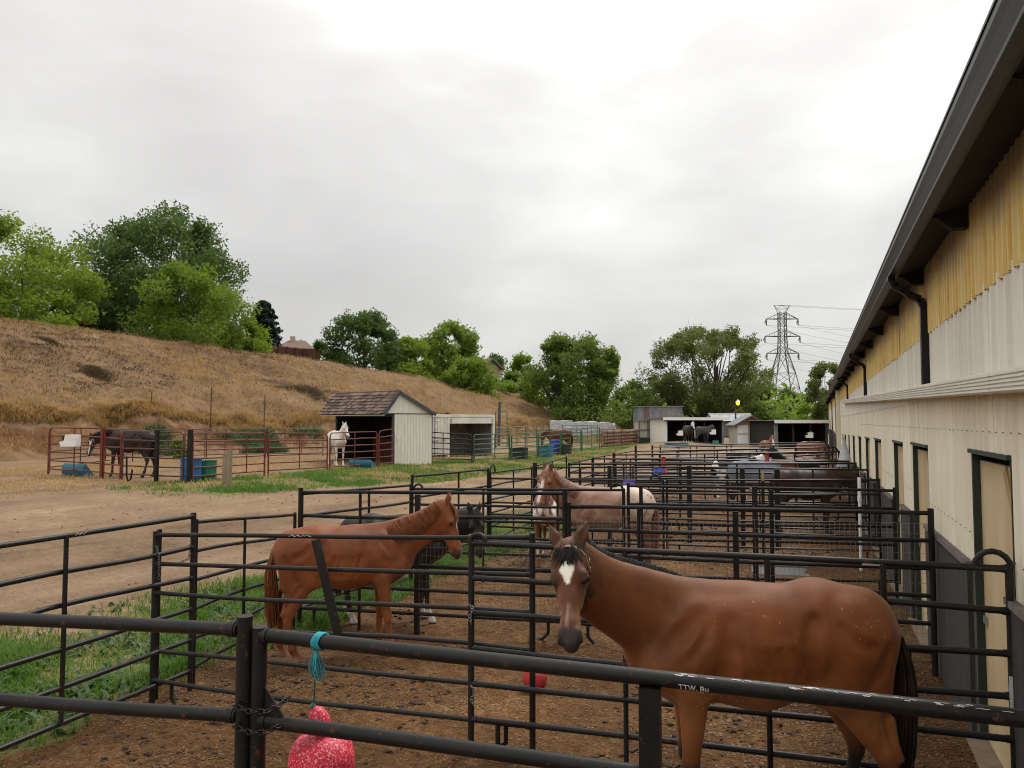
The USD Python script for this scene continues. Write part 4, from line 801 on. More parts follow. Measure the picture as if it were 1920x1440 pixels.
# ------------------------------------------------------------------ horses
class Field:
    """A body as one smooth union of tapered, flattened limbs, sampled on a grid and skinned with surface nets."""
    def __init__(self, lo, hi, res):
        self.lo = np.asarray(lo, float); self.res = res
        self.n = np.ceil((np.asarray(hi) - self.lo) / res).astype(int) + 1
        self.f = np.full(self.n, 1.0, np.float32)
        self.ax = [self.lo[k] + np.arange(self.n[k]) * res for k in range(3)]
    def _block(self, lo, hi):
        a = np.clip(np.floor((lo - self.lo) / self.res).astype(int), 0, self.n - 1); b = np.clip(np.ceil((hi - self.lo) / self.res).astype(int) + 1, 0, self.n)
        sl = tuple(slice(a[k], b[k]) for k in range(3))
        g = np.stack(np.meshgrid(*[self.ax[k][sl[k]] for k in range(3)], indexing='ij'), -1)
        return sl, g
    def cap(self, A, B, ra, rb, lat=1.0, L=(0, 1, 0), k=0.04, sub=False):
        A, B, L = (np.asarray(q, float) for q in (A, B, L)); ab = B - A; l2 = max(ab @ ab, 1e-9)
        if abs(ab @ L) > 1e-6 and l2 > 1e-6:
            Lp = L - ab * (ab @ L) / l2
            if np.linalg.norm(Lp) > 1e-3: L = Lp
        L = L / np.linalg.norm(L); R = max(ra, rb) * max(1, lat) + k + 2 * self.res
        sl, g = self._block(np.minimum(A, B) - R, np.maximum(A, B) + R)
        if g.size == 0: return
        q = g - A; t = np.clip(q @ ab / l2, 0, 1); q = q - t[..., None] * ab
        ql = q @ L; d2 = np.maximum((q * q).sum(-1) - ql * ql, 0) + (ql / lat) ** 2
        d = (np.sqrt(d2) - (ra + (rb - ra) * t)) * min(1, (1 + lat) / 2)
        f = self.f[sl]
        if sub:
            d = -d; h = np.clip(0.5 - 0.5 * (f - d) / k, 0, 1) if k else None
            self.f[sl] = (f * (1 - h) + d * h + k * h * (1 - h)).astype(np.float32)
        else:
            h = np.clip(0.5 + 0.5 * (f - d) / k, 0, 1)
            self.f[sl] = (f * (1 - h) + d * h - k * h * (1 - h)).astype(np.float32)
    def mesh(self):
        f = self.f; n = np.array(f.shape); ins = f < 0
        c = np.zeros(n - 1, int)
        for o in np.ndindex(2, 2, 2): c += ins[o[0]:n[0] - 1 + o[0], o[1]:n[1] - 1 + o[1], o[2]:n[2] - 1 + o[2]]
        act = (c > 0) & (c < 8); idx = np.full(act.shape, -1); cells = np.argwhere(act); idx[act] = np.arange(len(cells))
        acc = np.zeros((len(cells), 3)); cnt = np.zeros(len(cells))
        for ax in range(3):
            for o in np.ndindex(2, 2):
                p = np.zeros(3, int); oth = [k for k in range(3) if k != ax]; p[oth[0]], p[oth[1]] = o
                a = cells + p; b = a.copy(); b[:, ax] += 1
                fa, fb = f[tuple(a.T)], f[tuple(b.T)]; m = (fa < 0) != (fb < 0)
                t = fa[m] / (fa[m] - fb[m]); pos = a[m].astype(float); pos[:, ax] += t; acc[m] += pos; cnt[m] += 1
        v = acc / cnt[:, None]
        faces = []
        for ax in range(3):
            b, c2 = [k for k in range(3) if k != ax]
            s0 = [slice(0, n[k]) for k in range(3)]
            lo_, hi_ = list(s0), list(s0); lo_[ax] = slice(0, n[ax] - 1); hi_[ax] = slice(1, n[ax])
            e = np.argwhere(ins[tuple(lo_)] != ins[tuple(hi_)])
            e = e[(e[:, b] > 0) & (e[:, c2] > 0) & (e[:, b] < n[b] - 1) & (e[:, c2] < n[c2] - 1)]
            q = []
            for db, dc in ((-1, -1), (0, -1), (0, 0), (-1, 0)):
                w = e.copy(); w[:, b] += db; w[:, c2] += dc; q.append(idx[tuple(w.T)])
            q = np.stack(q, 1); flip = ins[tuple(e.T)]
            if ax == 1: flip = ~flip
            q[~flip] = q[~flip][:, ::-1]; faces.append(q)
        q = np.concatenate(faces); q = q[(q >= 0).all(1)]
        return self.lo + v * self.res, q

def unit(v): v = np.asarray(v, float); return v / np.linalg.norm(v)
def bez(p0, p1, p2, p3, t):
    t = np.asarray(t)[:, None]; return (1 - t) ** 3 * p0 + 3 * (1 - t) ** 2 * t * p1 + 3 * (1 - t) * t * t * p2 + t ** 3 * p3

def make_horse(name, label, pos, heading, scale=1.0, res=0.02, poll=(1.12, 0, 2.02), face=(0.62, 0, -0.78), dorsal=None, color=None, mane=None, tail=None, coat='coat', feet=(0, 0, 0, 0),
               mane_side=1, ear=(-.80, .42), belly=1.0, hair_n=(500, 420), group=None, halter=False, mane_len=.20, forelock=True, hs=1.04, thick=1.0, hw=1.0, ear_spread=.22, mane_up=.010, fl=(.12, .23), musc=1.0):
    """pos: ground point under the barrel; heading: angle of the body's forward axis; poll, face: where the head is and where it points (body frame, metres for a horse of 1.6 m)."""
    s = scale; res = res / s
    poll = np.asarray(poll, float); h = unit(face)
    if dorsal is None:
        lat_ = unit(np.cross([0, 0, 1.0], h)) if abs(h[2]) < .98 else np.array([0, 1.0, 0]); dorsal = np.cross(h, lat_)
    nrm = unit(np.asarray(dorsal, float) - h * (np.asarray(dorsal) @ h)); lat = np.cross(nrm, h) * 1.0
    HS = hs; hd = lambda a, b, c=0.0: poll + (h * a + nrm * b + lat * c * hw) * HS
    lo = np.minimum([-1.05, -.40, -.02], np.minimum(poll, hd(.66, -.1)) - .24); hi = np.maximum([.85, .40, 1.75], np.maximum(poll, hd(.66, -.1)) + .24)
    B = Field(lo, hi, res); K = B.cap; T = thick
    # trunk
    K((.34, 0, 1.20), (-.02, 0, 1.18), .345, .365, .76 * T, k=.05); K((-.02, 0, 1.18), (-.36, 0, 1.23), .365 * belly, .305, .75 * T, k=.06)
    K((-.36, 0, 1.25), (-.60, 0, 1.255), .315, .275, .86 * T, k=.06)
    K((.40, 0, 1.20), (.60, 0, 1.17), .32, .21, .74 * T, k=.06); K((.56, 0, 1.05), (.42, 0, .94), .155, .14, 1.0, k=.08)
    K((.50, 0, 1.455), (.12, 0, 1.43), .135, .115, .55, k=.10); K((.16, 0, 1.42), (-.40, 0, 1.45), .10, .11, .9, k=.07)
    K((-.38, 0, 1.43), (-.66, 0, 1.385), .135, .13, 1.2, k=.10); K((-.74, 0, 1.34), (-.84, 0, 1.26), .07, .05, k=.06)
    legs = []
    for i, sd in enumerate((1, -1)):
        fx, hx = feet[i], feet[2 + i]
        K((.57, .150 * sd, 1.10), (.33, .13 * sd, 1.34), .135, .085, .55, k=.05)                      # shoulder blade
        K((.59, .14 * sd, 1.09), (.40, .16 * sd, .96), .105, .10, .70, k=.04)                        # upper arm
        K((.40, .165 * sd, .97), (.41 + fx * .45, .15 * sd, .52), .098, .048, .78, k=.035)                 # forearm
        kx = .415 + fx * .5
        K((kx, .15 * sd, .52), (kx + .005, .15 * sd, .455), .052, .048, .95, k=.025)
        K((kx, .15 * sd, .46), (.405 + fx * .95, .15 * sd, .20), .037, .033, .85, k=.025)
        K((.39 + fx * .95, .15 * sd, .42), (.385 + fx * .95, .15 * sd, .20), .016, .018, .8, k=.02)         # tendon
        bx = .405 + fx
        K((bx, .15 * sd, .19), (bx, .15 * sd, .175), .046, .046, .95, k=.02); K((bx, .15 * sd, .18), (bx + .05, .15 * sd, .085), .035, .042, 1, k=.02)
        K((bx + .05, .15 * sd, .07), (bx + .065, .15 * sd, .0), .050, .064, .95, k=.01)
        # hind
        K((-.52, .135 * sd, 1.29), (-.45, .168 * sd, .98), .235, .135, .64 * T, k=.022)
        K((-.62, .125 * sd, 1.24), (-.66, .125 * sd, .92), .195, .12, .66 * T, k=.04); K((-.36, .15 * sd, 1.10), (-.36, .168 * sd, .97), .11, .10, .55, k=.02); K((-.33, .16 * sd, 1.40), (-.40, .15 * sd, 1.34), .055, .075, .7, k=.06)
        K((-.50, .155 * sd, .98), (-.70 + hx * .4, .15 * sd, .60), .145, .058, .62, k=.04)
        ox = -.735 + hx * .5
        K((ox + .02, .15 * sd, .60), (ox, .15 * sd, .50), .060, .050, .75, k=.025); K((ox - .03, .15 * sd, .63), (ox - .055, .15 * sd, .575), .022, .03, .8, k=.03)
        K((ox - .05, .15 * sd, .60), (ox - .01, .15 * sd, .80), .018, .03, .7, k=.03)
        K((ox, .15 * sd, .51), (-.725 + hx * .95, .15 * sd, .20), .041, .036, .85, k=.025); ex = -.725 + hx
        K((ex, .15 * sd, .20), (ex, .15 * sd, .18), .048, .046, .95, k=.02); K((ex, .15 * sd, .18), (ex + .05, .15 * sd, .085), .036, .042, 1, k=.02)
        K((ex + .05, .15 * sd, .07), (ex + .065, .15 * sd, .0), .050, .062, .95, k=.01)
    # neck
    n0 = np.array([.44, 0, 1.255]); n3 = hd(.02, -.075); m_ = np.linalg.norm(n3 - n0)
    n1 = n0 + unit([.72, 0, .55]) * m_ * .36; n2 = n3 - unit(h * .25 + unit(n3 - n0) * .35 + np.array([0, 0, .55]) * np.clip((n3 - n0)[2] * 2, -1, 1)) * m_ * .34
    ts = np.linspace(0, 1, 8); nc = bez(n0, n1, n2, n3, ts); tan = np.gradient(nc, axis=0); tan /= np.linalg.norm(tan, axis=1, keepdims=True)
    rin = np.interp(ts, [0, .3, .6, 1], [.265, .238, .190, .150]); rl = np.interp(ts, [0, .3, .6, 1], [.54, .50, .50, .56])
    crest = []
    for i in range(8):
        L = np.cross([0, 0, 1.0], tan[i]); L = unit(L) if np.linalg.norm(L) > .05 else np.array([0, 1.0, 0])
        upv = np.cross(tan[i], L); crest.append((nc[i], upv, L, rin[i]))
        if i < 7: K(nc[i], nc[i + 1], rin[i], rin[i + 1], (rl[i] + rl[i + 1]) / 2 * T, L=L, k=.05)
    def groove(pts, r_, dep, k=.03):
        ys = B.ax[1]
        for sd in (1, -1):
            P3 = []
            for x_, z_ in pts:
                i_, k_ = int(round((x_ - B.lo[0]) / B.res)), int(round((z_ - B.lo[2]) / B.res)); ins_ = np.nonzero(B.f[i_, :, k_] < 0)[0]
                y_ = (ys[ins_[-1]] if sd > 0 else ys[ins_[0]]) if len(ins_) else 0; P3.append(np.array([x_, y_ + sd * (r_ - dep * musc), z_]))
            for a_, b_ in zip(P3[:-1], P3[1:]): K(a_, b_, r_, r_, 1, L=(1, 0, 0), k=k, sub=True)
    if res * s < .03:
        groove([(-.285, 1.40), (-.255, 1.28), (-.255, 1.14), (-.285, 1.02)], .06, .016)                       # flank
        groove([(.20, 1.38), (.20, 1.24), (.235, 1.10), (.285, 1.0)], .07, .008, .05)                            # behind the shoulder
        groove([(.60, 1.20), (.50, 1.31), (.38, 1.42)], .06, .008, .05)                                       # before the shoulder
        groove([(.44, 1.16), (.36, 1.28), (.33, 1.36)], .035, .002)
        groove([(-.74, 1.24), (-.68, 1.10), (-.60, .97)], .04, .009)                                     # hamstrings
        groove([(-.55, .90), (-.63, .78), (-.70, .68)], .03, .006, .02)
        groove([(-.44, 1.36), (-.52, 1.28), (-.62, 1.24)], .06, .007)
        for q_ in range(5): groove([(.14 - q_ * .075, 1.22), (.10 - q_ * .078, 1.08), (.08 - q_ * .075, 1.0)], .028, .0005)
    # head
    def KH(A, B_, ra, rb, lat_=1.0, **kw): K(A, B_, ra * HS, rb * HS, lat_ * (hw if kw.get('L') is lat else 1), **kw)
    KH(hd(.0, -.055), hd(.14, -.03), .088, .094, .88, L=lat, k=.03); KH(hd(.13, -.035), hd(.30, -.040), .090, .066, .84, L=lat, k=.03); KH(hd(.28, -.038), hd(.46, -.042), .066, .056, .79, L=lat, k=.03)
    KH(hd(.165, -.008, -.075), hd(.165, -.008, .075), .034, .034, 1, L=nrm, k=.035)
    KH(hd(.13, -.125), hd(.22, -.115), .100, .088, .66, L=lat, k=.025); KH(hd(.20, -.15), hd(.50, -.095), .052, .030, .86, L=lat, k=.03)
    KH(hd(.46, -.042), hd(.555, -.054), .056, .046, .90, L=lat, k=.03); KH(hd(.52, -.115), hd(.545, -.105), .030, .028, 1.15, L=lat, k=.02)
    KH(hd(.575, -.062), hd(.585, -.07), .034, .033, 1.2, L=lat, k=.02)
    for sd in (1, -1):
        KH(hd(.515, -.020, .040 * sd), hd(.560, -.034, .050 * sd), .027, .024, 1, k=.02)
        KH(hd(.585, -.012, .054 * sd), hd(.550, -.002, .062 * sd), .014, .012, 1, k=.010, sub=True)
        KH(hd(.20, -.045, .080 * sd), hd(.35, -.055, .050 * sd), .015, .010, 1, k=.025)
        KH(hd(.155, .006, .083 * sd), hd(.20, .004, .080 * sd), .018, .015, 1, k=.018)
        e0 = hd(-.035, .005, .052 * sd); ed = unit(h * ear[0] + nrm * ear[1] + lat * ear_spread * sd); fw = unit(nrm * .86 + lat * .5 * sd + h * .25); fw = unit(fw - ed * (fw @ ed))
        KH(e0, e0 + ed * .075, .030, .044, .60, L=fw, k=.02); KH(e0 + ed * .075, e0 + ed * .17, .044, .007, .60, L=fw, k=.012)
        KH(e0 + ed * .035 + fw * .032, e0 + ed * .13 + fw * .026, .022, .017, .9, L=fw, k=.010, sub=True)
    B.f = np.maximum(B.f, (-(B.ax[2]))[None, None, :].astype(np.float32))
    v, q = B.mesh()
    H = np.stack([(v - poll) @ h, (v - poll) @ nrm, (v - poll) @ lat / hw], -1) / HS
    inhead = (H[:, 0] > -.05) & (H[:, 0] < .66) & (np.abs(H[:, 2]) < .15) & (H[:, 1] > -.24) & (H[:, 1] < .16)
    earm = (H[:, 0] < -.02) & (H[:, 1] > -.03) & (np.abs(H[:, 2]) > .022) & (H[:, 0] > -.26) & (np.linalg.norm(v - poll, axis=1) < .3) & (np.abs(H[:, 2]) < .16)
    tint = np.clip(color(v, H, inhead, earm), 0.003, 1)
    ca, sa = math.cos(heading), math.sin(heading); Rm = np.array([[ca, -sa, 0], [sa, ca, 0], [0, 0, 1.0]])
    W = lambda p: np.asarray(p) * s @ Rm.T + np.asarray(pos, float)
    t = Thing(name, pos, label, 'horse', group)
    wv = W(v); tri = np.vstack([q[:, [0, 1, 2]], q[:, [0, 2, 3]]]); _, _, nn = meshkit.arrays((wv, tri), True)
    _mesh(numbered(t.path, 'body'), wv - t.o, tri, nn, coat, tint)
    for sd in (1, -1):
        e = trimesh.creation.icosphere(subdivisions=3, radius=.0225 * s * HS); e.apply_translation(W(hd(.182, -.010, .0915 * sd)))
        t.part('eye', e, 'eye', smooth=True)
    r = np.random.default_rng(abs(hash(label)) % 1000 if False else len(label) * 37 + int(1000 * s))
    def hair(nm, roots, paths, w0, material):
        pts, cnt, wid = [], [], []
        for P in paths:
            pts.append(P); cnt.append(len(P)); wid.append(np.linspace(w0, w0 * .35, len(P)))
        pr = curves(numbered(t.path, nm), W(np.concatenate(pts)) - t.o, cnt, np.concatenate(wid) * s, material); return pr
    if mane:
        paths = []
        cp = np.array([c[0] + c[1] * (c[3] * .97) for c in crest]); cu = np.array([c[1] for c in crest]); cl = np.array([c[2] for c in crest]); crl = np.array([c[3] for c in crest])
        for k in range(hair_n[0]):
            f = r.uniform(.06, 1.0); i = f * 7; at_ = lambda arr: np.array([np.interp(i, np.arange(8), arr[:, j]) for j in range(3)])
            p = at_(cp); u_ = at_(cu); l_ = at_(cl) * mane_side; rr = np.interp(i, np.arange(8), crl); Ln = mane_len * r.uniform(.7, 1.15) * (.55 + .45 * math.sin(math.pi * min(1, f * .9 + .1)))
            fw = at_(tan) * r.normal(0, .12); lift = r.uniform(-.006, .012); jit = r.normal(0, .012); wv_ = r.uniform(0, 6)
            path = []
            for q_ in np.linspace(0, 1, 7):
                a_ = q_ * Ln; ang_ = a_ / max(rr * .6, .06); ang_ = min(ang_, 1.45); rest = max(0, a_ - 1.45 * rr * .6)
                x = at_(nc) + u_ * (rr * .985 * math.cos(ang_) + lift + mane_up * (.4 + .6 * math.sin(math.pi * min(1, q_ * 2.2)))) + l_ * (rr * .60 * T * math.sin(ang_) + .010 + .01 * q_ + jit * .3) - np.array([0, 0, 1]) * rest + fw * a_ + at_(tan) * (jit + .01 * math.sin(wv_ + q_ * 4))
                path.append(x)
            paths.append(np.array(path))
        hair('mane', None, paths, .0085, mane)
        if forelock:
            paths = []
            for k in range(max(40, hair_n[0] // 6)):
                c0 = r.normal(0, .018); a0 = -.035 + r.normal(0, .012); Ln = r.uniform(*fl); dv = c0 * .9 + r.normal(0, .013)
                paths.append(np.array([hd(a0 + Ln * q_, .040 + .046 * math.sin(q_ * 2.2) - .012 * q_, c0 + dv * q_ * (1 + .4 * q_)) for q_ in np.linspace(0, 1, 6)]))
            hair('forelock', None, paths, .008, mane)
    if tail:
        paths = []
        for k in range(hair_n[1]):
            a0 = r.uniform(0, 1); c0 = np.array([-.80 - .07 * a0, r.normal(0, .022), 1.37 - .13 * a0]); Ln = (.95 - .13 * a0) * r.uniform(.72, 1.03); sp = r.normal(0, 1, 2)
            paths.append(np.array([c0 + np.array([-.075 * math.sin(min(1, q_ * 2.2) * 1.57) - .012 * sp[0] * (1 + q_ * 1.2) + .055 * q_, .026 * sp[1] * (.5 + 1.1 * math.sin(q_ * 2.4)), -Ln * q_]) for q_ in np.linspace(0, 1, 8)]))
        hair('tail', None, paths, .011, tail)
    if halter:
        def loop(nm, a0, a1, ry, rx, b0, mat_, w_, k0=0, k1=2 * math.pi):
            pts = []
            for x in np.linspace(k0, k1, 26):
                f_ = .5 - .5 * math.cos(x) if False else (1 - math.cos(x)) / 2
                pts.append(W(hd(a0 + (a1 - a0) * (1 + math.sin(x)) / 2, b0 + ry * math.sin(x), rx * math.cos(x))))
            pts = np.array(pts); t.part(nm, cat([bar(pts[i], pts[i + 1] + (pts[i + 1] - pts[i]) * .1, w_, .005 * s, up=unit(pts[i] - W(hd((a0 + a1) / 2, b0, 0)))) for i in range(len(pts) - 1)]), mat_)
        loop('crown_strap', .125, -.005, .118, .098, -.045, 'halter_web', .022 * s, -1.05, 4.19)
        for sd in (1, -1):
            p0, p1, p2 = W(hd(.045, -.115, .092 * sd)), W(hd(.12, -.20, .072 * sd)), W(hd(.225, -.245, .060 * sd))
            t.part('throat_strap', cat([bar(p0, p1, .024 * s, .006 * s, up=lat * sd @ Rm.T), bar(p1, p2, .024 * s, .006 * s, up=lat * sd @ Rm.T)]), 'leather')
            t.part('buckle', cat([tube([W(hd(.02 + .05 * k, -.085 - .02 * k + .016 * math.cos(x), .100 * sd)) + Rm @ (h * .014 * math.sin(x)) for x in np.linspace(0, 6.283, 10)], .0035 * s, 5, False) for k in (0, 1)]), 'brass')
    t.W, t.hd, t.v, t.mesh = W, hd, v, (wv, q, nn)
    return t

def mixc(c, c2, w): return c * (1 - w[:, None]) + np.asarray(c2) * w[:, None]
def vn(v, sc, seed): return meshkit.fbm(v * sc, 3, seed) - .5
def coat_bay(v, H, ih, em):
    c = np.tile([.185, .057, .0165], (len(v), 1)); n = vn(v, 3, 2); n5 = vn(v * np.array([1, 1, .6]), 7, 12)
    c = c * (1 + 0.55 * n5[:, None]); c = mixc(c, (.30, .125, .042), sstep(.02, .16, vn(v, 1.7, 15)) * .45)
    c = mixc(c, (.100, .036, .014), sstep(.1, .6, v[:, 0] + n * .5) * sstep(.9, 1.25, v[:, 2]) * .55)         # darker neck and shoulder
    c = mixc(c, (.32, .140, .048), sstep(1.06, .8, v[:, 2] + n * .2) * sstep(.55, .8, v[:, 2]) * .5)           # paler under the belly and flank
    c = mixc(c, (.075, .03, .014), sstep(1.50, 1.62, v[:, 2] + n * .06) * sstep(.6, -.2, v[:, 0]) * .3)
    c = mixc(c, (.015, .012, .011), sstep(.62, .46, v[:, 2] + n * .12))                                       # black legs
    c = mixc(c, (.33, .155, .075), sstep(.25, .12, np.abs(v[:, 2] - .03) * 0 + np.abs(H[:, 1] + .13)) * ih * sstep(.24, .4, H[:, 0]) * .35)
    c = mixc(c, (.098, .034, .015), ih * .75); c = mixc(c, (.22, .10, .045), ih * sstep(.03, .055, np.abs(H[:, 2])) * sstep(.30, .38, H[:, 0]) * sstep(.5, .46, H[:, 0]) * .6)
    c = mixc(c, (.032, .025, .022), ih * sstep(.455, .53, H[:, 0] + n * .05)); c = mixc(c, (.003, .003, .003), ih * np.exp(-(((H[:, 0] - .565) / .020) ** 2 + ((np.abs(H[:, 2]) - .053) / .015) ** 2)) * 1.0)                                  # dark muzzle
    c = mixc(c, (.03, .018, .013), ih * np.exp(-(((H[:, 0] - .185) / .045) ** 2 + ((np.abs(H[:, 2]) - .075) / .028) ** 2)) * .9)
    c = mixc(c, (.045, .02, .012), em * .75)
    w = np.abs(H[:, 2]) / .043 + np.abs(H[:, 0] - .145) / np.where(H[:, 0] < .145, .075, .11) + vn(v, 40, 5) * .25
    c = mixc(c, (.80, .76, .66), ih * (H[:, 1] > -.02) * sstep(1.06, .94, w))                                 # diamond star
    c = mixc(c, (.30, .20, .16), ih * (H[:, 1] > -.03) * sstep(.012, .004, np.abs(H[:, 2] + .004 + .004 * np.sin(H[:, 0] * 30))) * sstep(.34, .38, H[:, 0]) * sstep(.52, .47, H[:, 0]) * .8)
    return c
def coat_chestnut(v, H, ih, em):
    c = np.tile([.195, .058, .0185], (len(v), 1)); n = vn(v, 3, 7); c = c * (1 + .5 * vn(v, 6, 17)[:, None])
    c = mixc(c, (.105, .030, .011), sstep(.0, .2, n + .08) * .35); c = mixc(c, (.21, .075, .028), sstep(1.0, .85, v[:, 2]) * sstep(.5, .7, v[:, 2]) * .35)
    c = mixc(c, (.6, .55, .48), ih * (H[:, 1] > -.03) * sstep(.030, .018, np.abs(H[:, 2])) * sstep(.06, .10, H[:, 0]) * sstep(.30, .22, H[:, 0]))
    c = mixc(c, (.055, .022, .014), ih * sstep(.46, .54, H[:, 0])); c = mixc(c, (.07, .03, .02), sstep(.07, .03, v[:, 2]))
    return mixc(c, (.30, .20, .14), sstep(.12, .07, v[:, 2]) * (v[:, 0] < 0) * .5)
def coat_black(v, H, ih, em, socks=True, star=False, brown=0.0):
    c = np.tile([.014 + brown * .02, .011 + brown * .008, .010 + brown * .002], (len(v), 1)); n = vn(v, 3, 9)
    c = mixc(c, (.045, .018, .012), sstep(.0, .25, n + .05) * (.25 + brown * .5))
    if socks: c = mixc(c, (.56, .52, .46), sstep(.24, .20, v[:, 2] + n * .06) * sstep(.03, .05, v[:, 2]))
    if star: c = mixc(c, (.72, .70, .66), ih * (H[:, 1] > -.03) * sstep(1.05, .92, np.abs(H[:, 2]) / np.where(H[:, 0] < .2, .042, .016) + np.maximum(0, (.08 - H[:, 0]) / .05) + np.maximum(0, (H[:, 0] - .5) / .1)))
    return c
def coat_roan(v, H, ih, em):
    c = np.tile([.31, .178, .122], (len(v), 1)); n = vn(v, 4, 3); sp = vn(v, 22, 13)
    c = mixc(c, (.23, .105, .068), sstep(.0, .2, n + .05) * .6)
    blanket = sstep(-.05, -.50, v[:, 0] + n * .6) * sstep(.95, 1.25, v[:, 2] + n * .4)
    c = mixc(c, (.60, .47, .38), blanket); c = mixc(c, (.20, .08, .05), blanket * sstep(.13, .2, sp) * sstep(-.55, -.7, v[:, 0]))
    c = mixc(c, (.16, .055, .032), sstep(.98, .8, v[:, 2] + n * .2) * (v[:, 0] < -.3)); c = mixc(c, (.12, .05, .035), sstep(.75, .5, v[:, 2] + n * .2))
    c = mixc(c, (.26, .095, .045), ih * 1.0); c = mixc(c, (.04, .02, .015), em * .8)
    c = mixc(c, (.72, .66, .60), ih * (H[:, 1] > -.05) * sstep(.034, .022, np.abs(H[:, 2] + .004)) * sstep(.05, .1, H[:, 0]))
    return mixc(c, (.12, .06, .05), ih * sstep(.52, .57, H[:, 0]) * .8)
def coat_paint(v, H, ih, em):
    c = np.tile([.68, .63, .56], (len(v), 1)); n = vn(v, 2.6, 33)
    c = mixc(c, (.17, .065, .035), sstep(-.02, .02, n)); c = mixc(c, (.72, .67, .6), ih * sstep(.05, .035, np.abs(H[:, 2]))); return mixc(c, (.15, .06, .035), ih * sstep(.05, .065, np.abs(H[:, 2])) * .9)
def coat_pinto(v, H, ih, em):
    c = np.tile([.68, .66, .62], (len(v), 1)); n = vn(v, 2.2, 41); return mixc(c, (.014, .012, .011), sstep(-.02, .02, n))
def coat_white(v, H, ih, em):
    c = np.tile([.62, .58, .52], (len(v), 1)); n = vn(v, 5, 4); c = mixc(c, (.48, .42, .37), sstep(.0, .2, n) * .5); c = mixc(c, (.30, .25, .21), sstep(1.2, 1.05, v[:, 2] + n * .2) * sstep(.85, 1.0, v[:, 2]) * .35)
    c = mixc(c, (.12, .10, .095), ih * sstep(.49, .56, H[:, 0]) * .8); c = mixc(c, (.05, .045, .04), em * (v[:, 0] * 0 + .35)); return c
def coat_grey(v, H, ih, em):
    c = np.tile([.34, .33, .32], (len(v), 1)); n = vn(v, 14, 4); return mixc(c, (.5, .49, .47), sstep(.0, .12, n) * .7)
def coat_brown(v, H, ih, em):
    c = np.tile([.10, .034, .016], (len(v), 1)); n = vn(v, 3, 6); c = mixc(c, (.06, .02, .011), sstep(0, .2, n) * .6); return mixc(c, (.015, .012, .011), sstep(.65, .5, v[:, 2]))
# ------------------------------------------------------------------ red pen, green pen, shed, container
RED = 'red pipe panels of the left pen'
def base_panel(label, p0, p1, mat, top, rails=6, name='pipe_fence', **kw):
    """Panel given by the pixels and depths of its top ends."""
    a, b = at_d(*p0), at_d(*p1); return panel(name, 'fence panel', label, a, b, rails=rails, mat=mat, r=kw.pop('r', .024), n=6, gap=.2, feet=kw.pop('feet', False), sag=.008, **kw)
red = [((93, 802, 26.2), (192, 803, 25.2), 'red_pipe', 'red panel at the left end of the left pen, with a white feeder on it', (.5,)),
       ((196, 804, 25.1), (228, 806, 24.6), 'red_pipe', 'narrow red panel in front of the head of the dark brown horse', ()),
       ((231, 809, 24.5), (345, 810, 24.0), 'maroon_pipe', 'bent dark gate panel in front of the dark brown horse', (.55,)),
       ((362, 811, 24.2), (497, 811, 27.5), 'red_pipe', 'long red panel behind the blue and green barrels', (.72,)),
       ((504, 812, 27.8), (614, 813, 30.4), 'red_pipe', 'red panel just left of the white horse', (.5,)),
       ((619, 812, 30.7), (707, 809, 33.4), 'red_pipe', 'red panel in front of the white horse and shed opening', (.5,)),
       ((711, 808, 33.6), (739, 804, 34.6), 'red_pipe', 'short red panel closing the pen against the shed', ())]
for p0, p1, m_, lab, st_ in red: base_panel(lab, p0, p1, m_, 0, stiles=st_, round_top=True, post_r=.034)
for p0, p1, lab in (((95, 802, 27), (250, 805, 36), 'dull red side panel running back behind the dark brown horse'), ((285, 806, 37), (385, 805, 40), 'dull red back panel right of the dark brown horse'), ((388, 804, 40), (499, 804, 42), 'dull red back panel above the barrels'), ((502, 804, 42), (606, 804, 44), 'dull red back panel ending left of the white horse')):
    base_panel(lab, p0, p1, 'maroon_pipe', 0, stiles=(.3, .6), round_top=True)
for (u, v, d, lab, m_, r_) in ((193, 802, 25.1, 'bright red post between the first two red panels', 'red_pipe', .05), (357, 806, 23.9, 'black corner post right of the dark gate panel', 'black_pipe', .06), (295, 808, 24.1, 'dark post in the middle of the bent gate panel', 'black_pipe', .05)):
    p = at_d(u, v, d); post(lab, p, p[2], r_, m_, 8, square=True)
green = [((802, 810, 38.5), (885, 815, 38.5), 'black_pipe', 'dark panel in front of the white container doors', (.35,)),
         ((889, 815, 38.6), (955, 813, 42.3), 'green_pipe', 'first green panel right of the container doors', (.55,)),
         ((959, 813, 42.5), (1007, 811, 46.3), 'green_pipe', 'green panel in front of the black water tub', (.5,)),
         ((1010, 811, 46.5), (1051, 807, 50.5), 'green_pipe', 'green panel in front of the brown horse', (.5,)),
         ((1053, 806, 50.7), (1089, 804, 55.5), 'green_pipe', 'green panel just right of the brown horse', (.5,)),
         ((1091, 803, 55.7), (1124, 801, 60.5), 'green_pipe', 'last green panel before the stacked stone', (.5,))]
for p0, p1, m_, lab, st_ in green: base_panel(lab, p0, p1, m_, 0, stiles=st_, round_top=True, post_r=.045, r=.028)
for p0, p1, lab in (((930, 803, 60), (985, 800, 62), 'green back panel right of the container'), ((988, 800, 62), (1030, 798, 66), 'green back panel left of the brown horse'), ((1055, 797, 70), (1120, 797, 72), 'green back panel in front of the tarped bales')):
    base_panel(lab, p0, p1, 'green_pipe', 0, stiles=(.4, .7), r=.03)
base_panel('tall green gate frame right of the container', (929, 772, 60), (951, 772, 60), 'green_pipe', 0, rails=3, stiles=(), r=.03)
base_panel('rusty panel in front of the red stone stack', (1127, 806, 62), (1165, 804, 66), 'rusty_steel', 0, stiles=(.3, .6), r=.03)

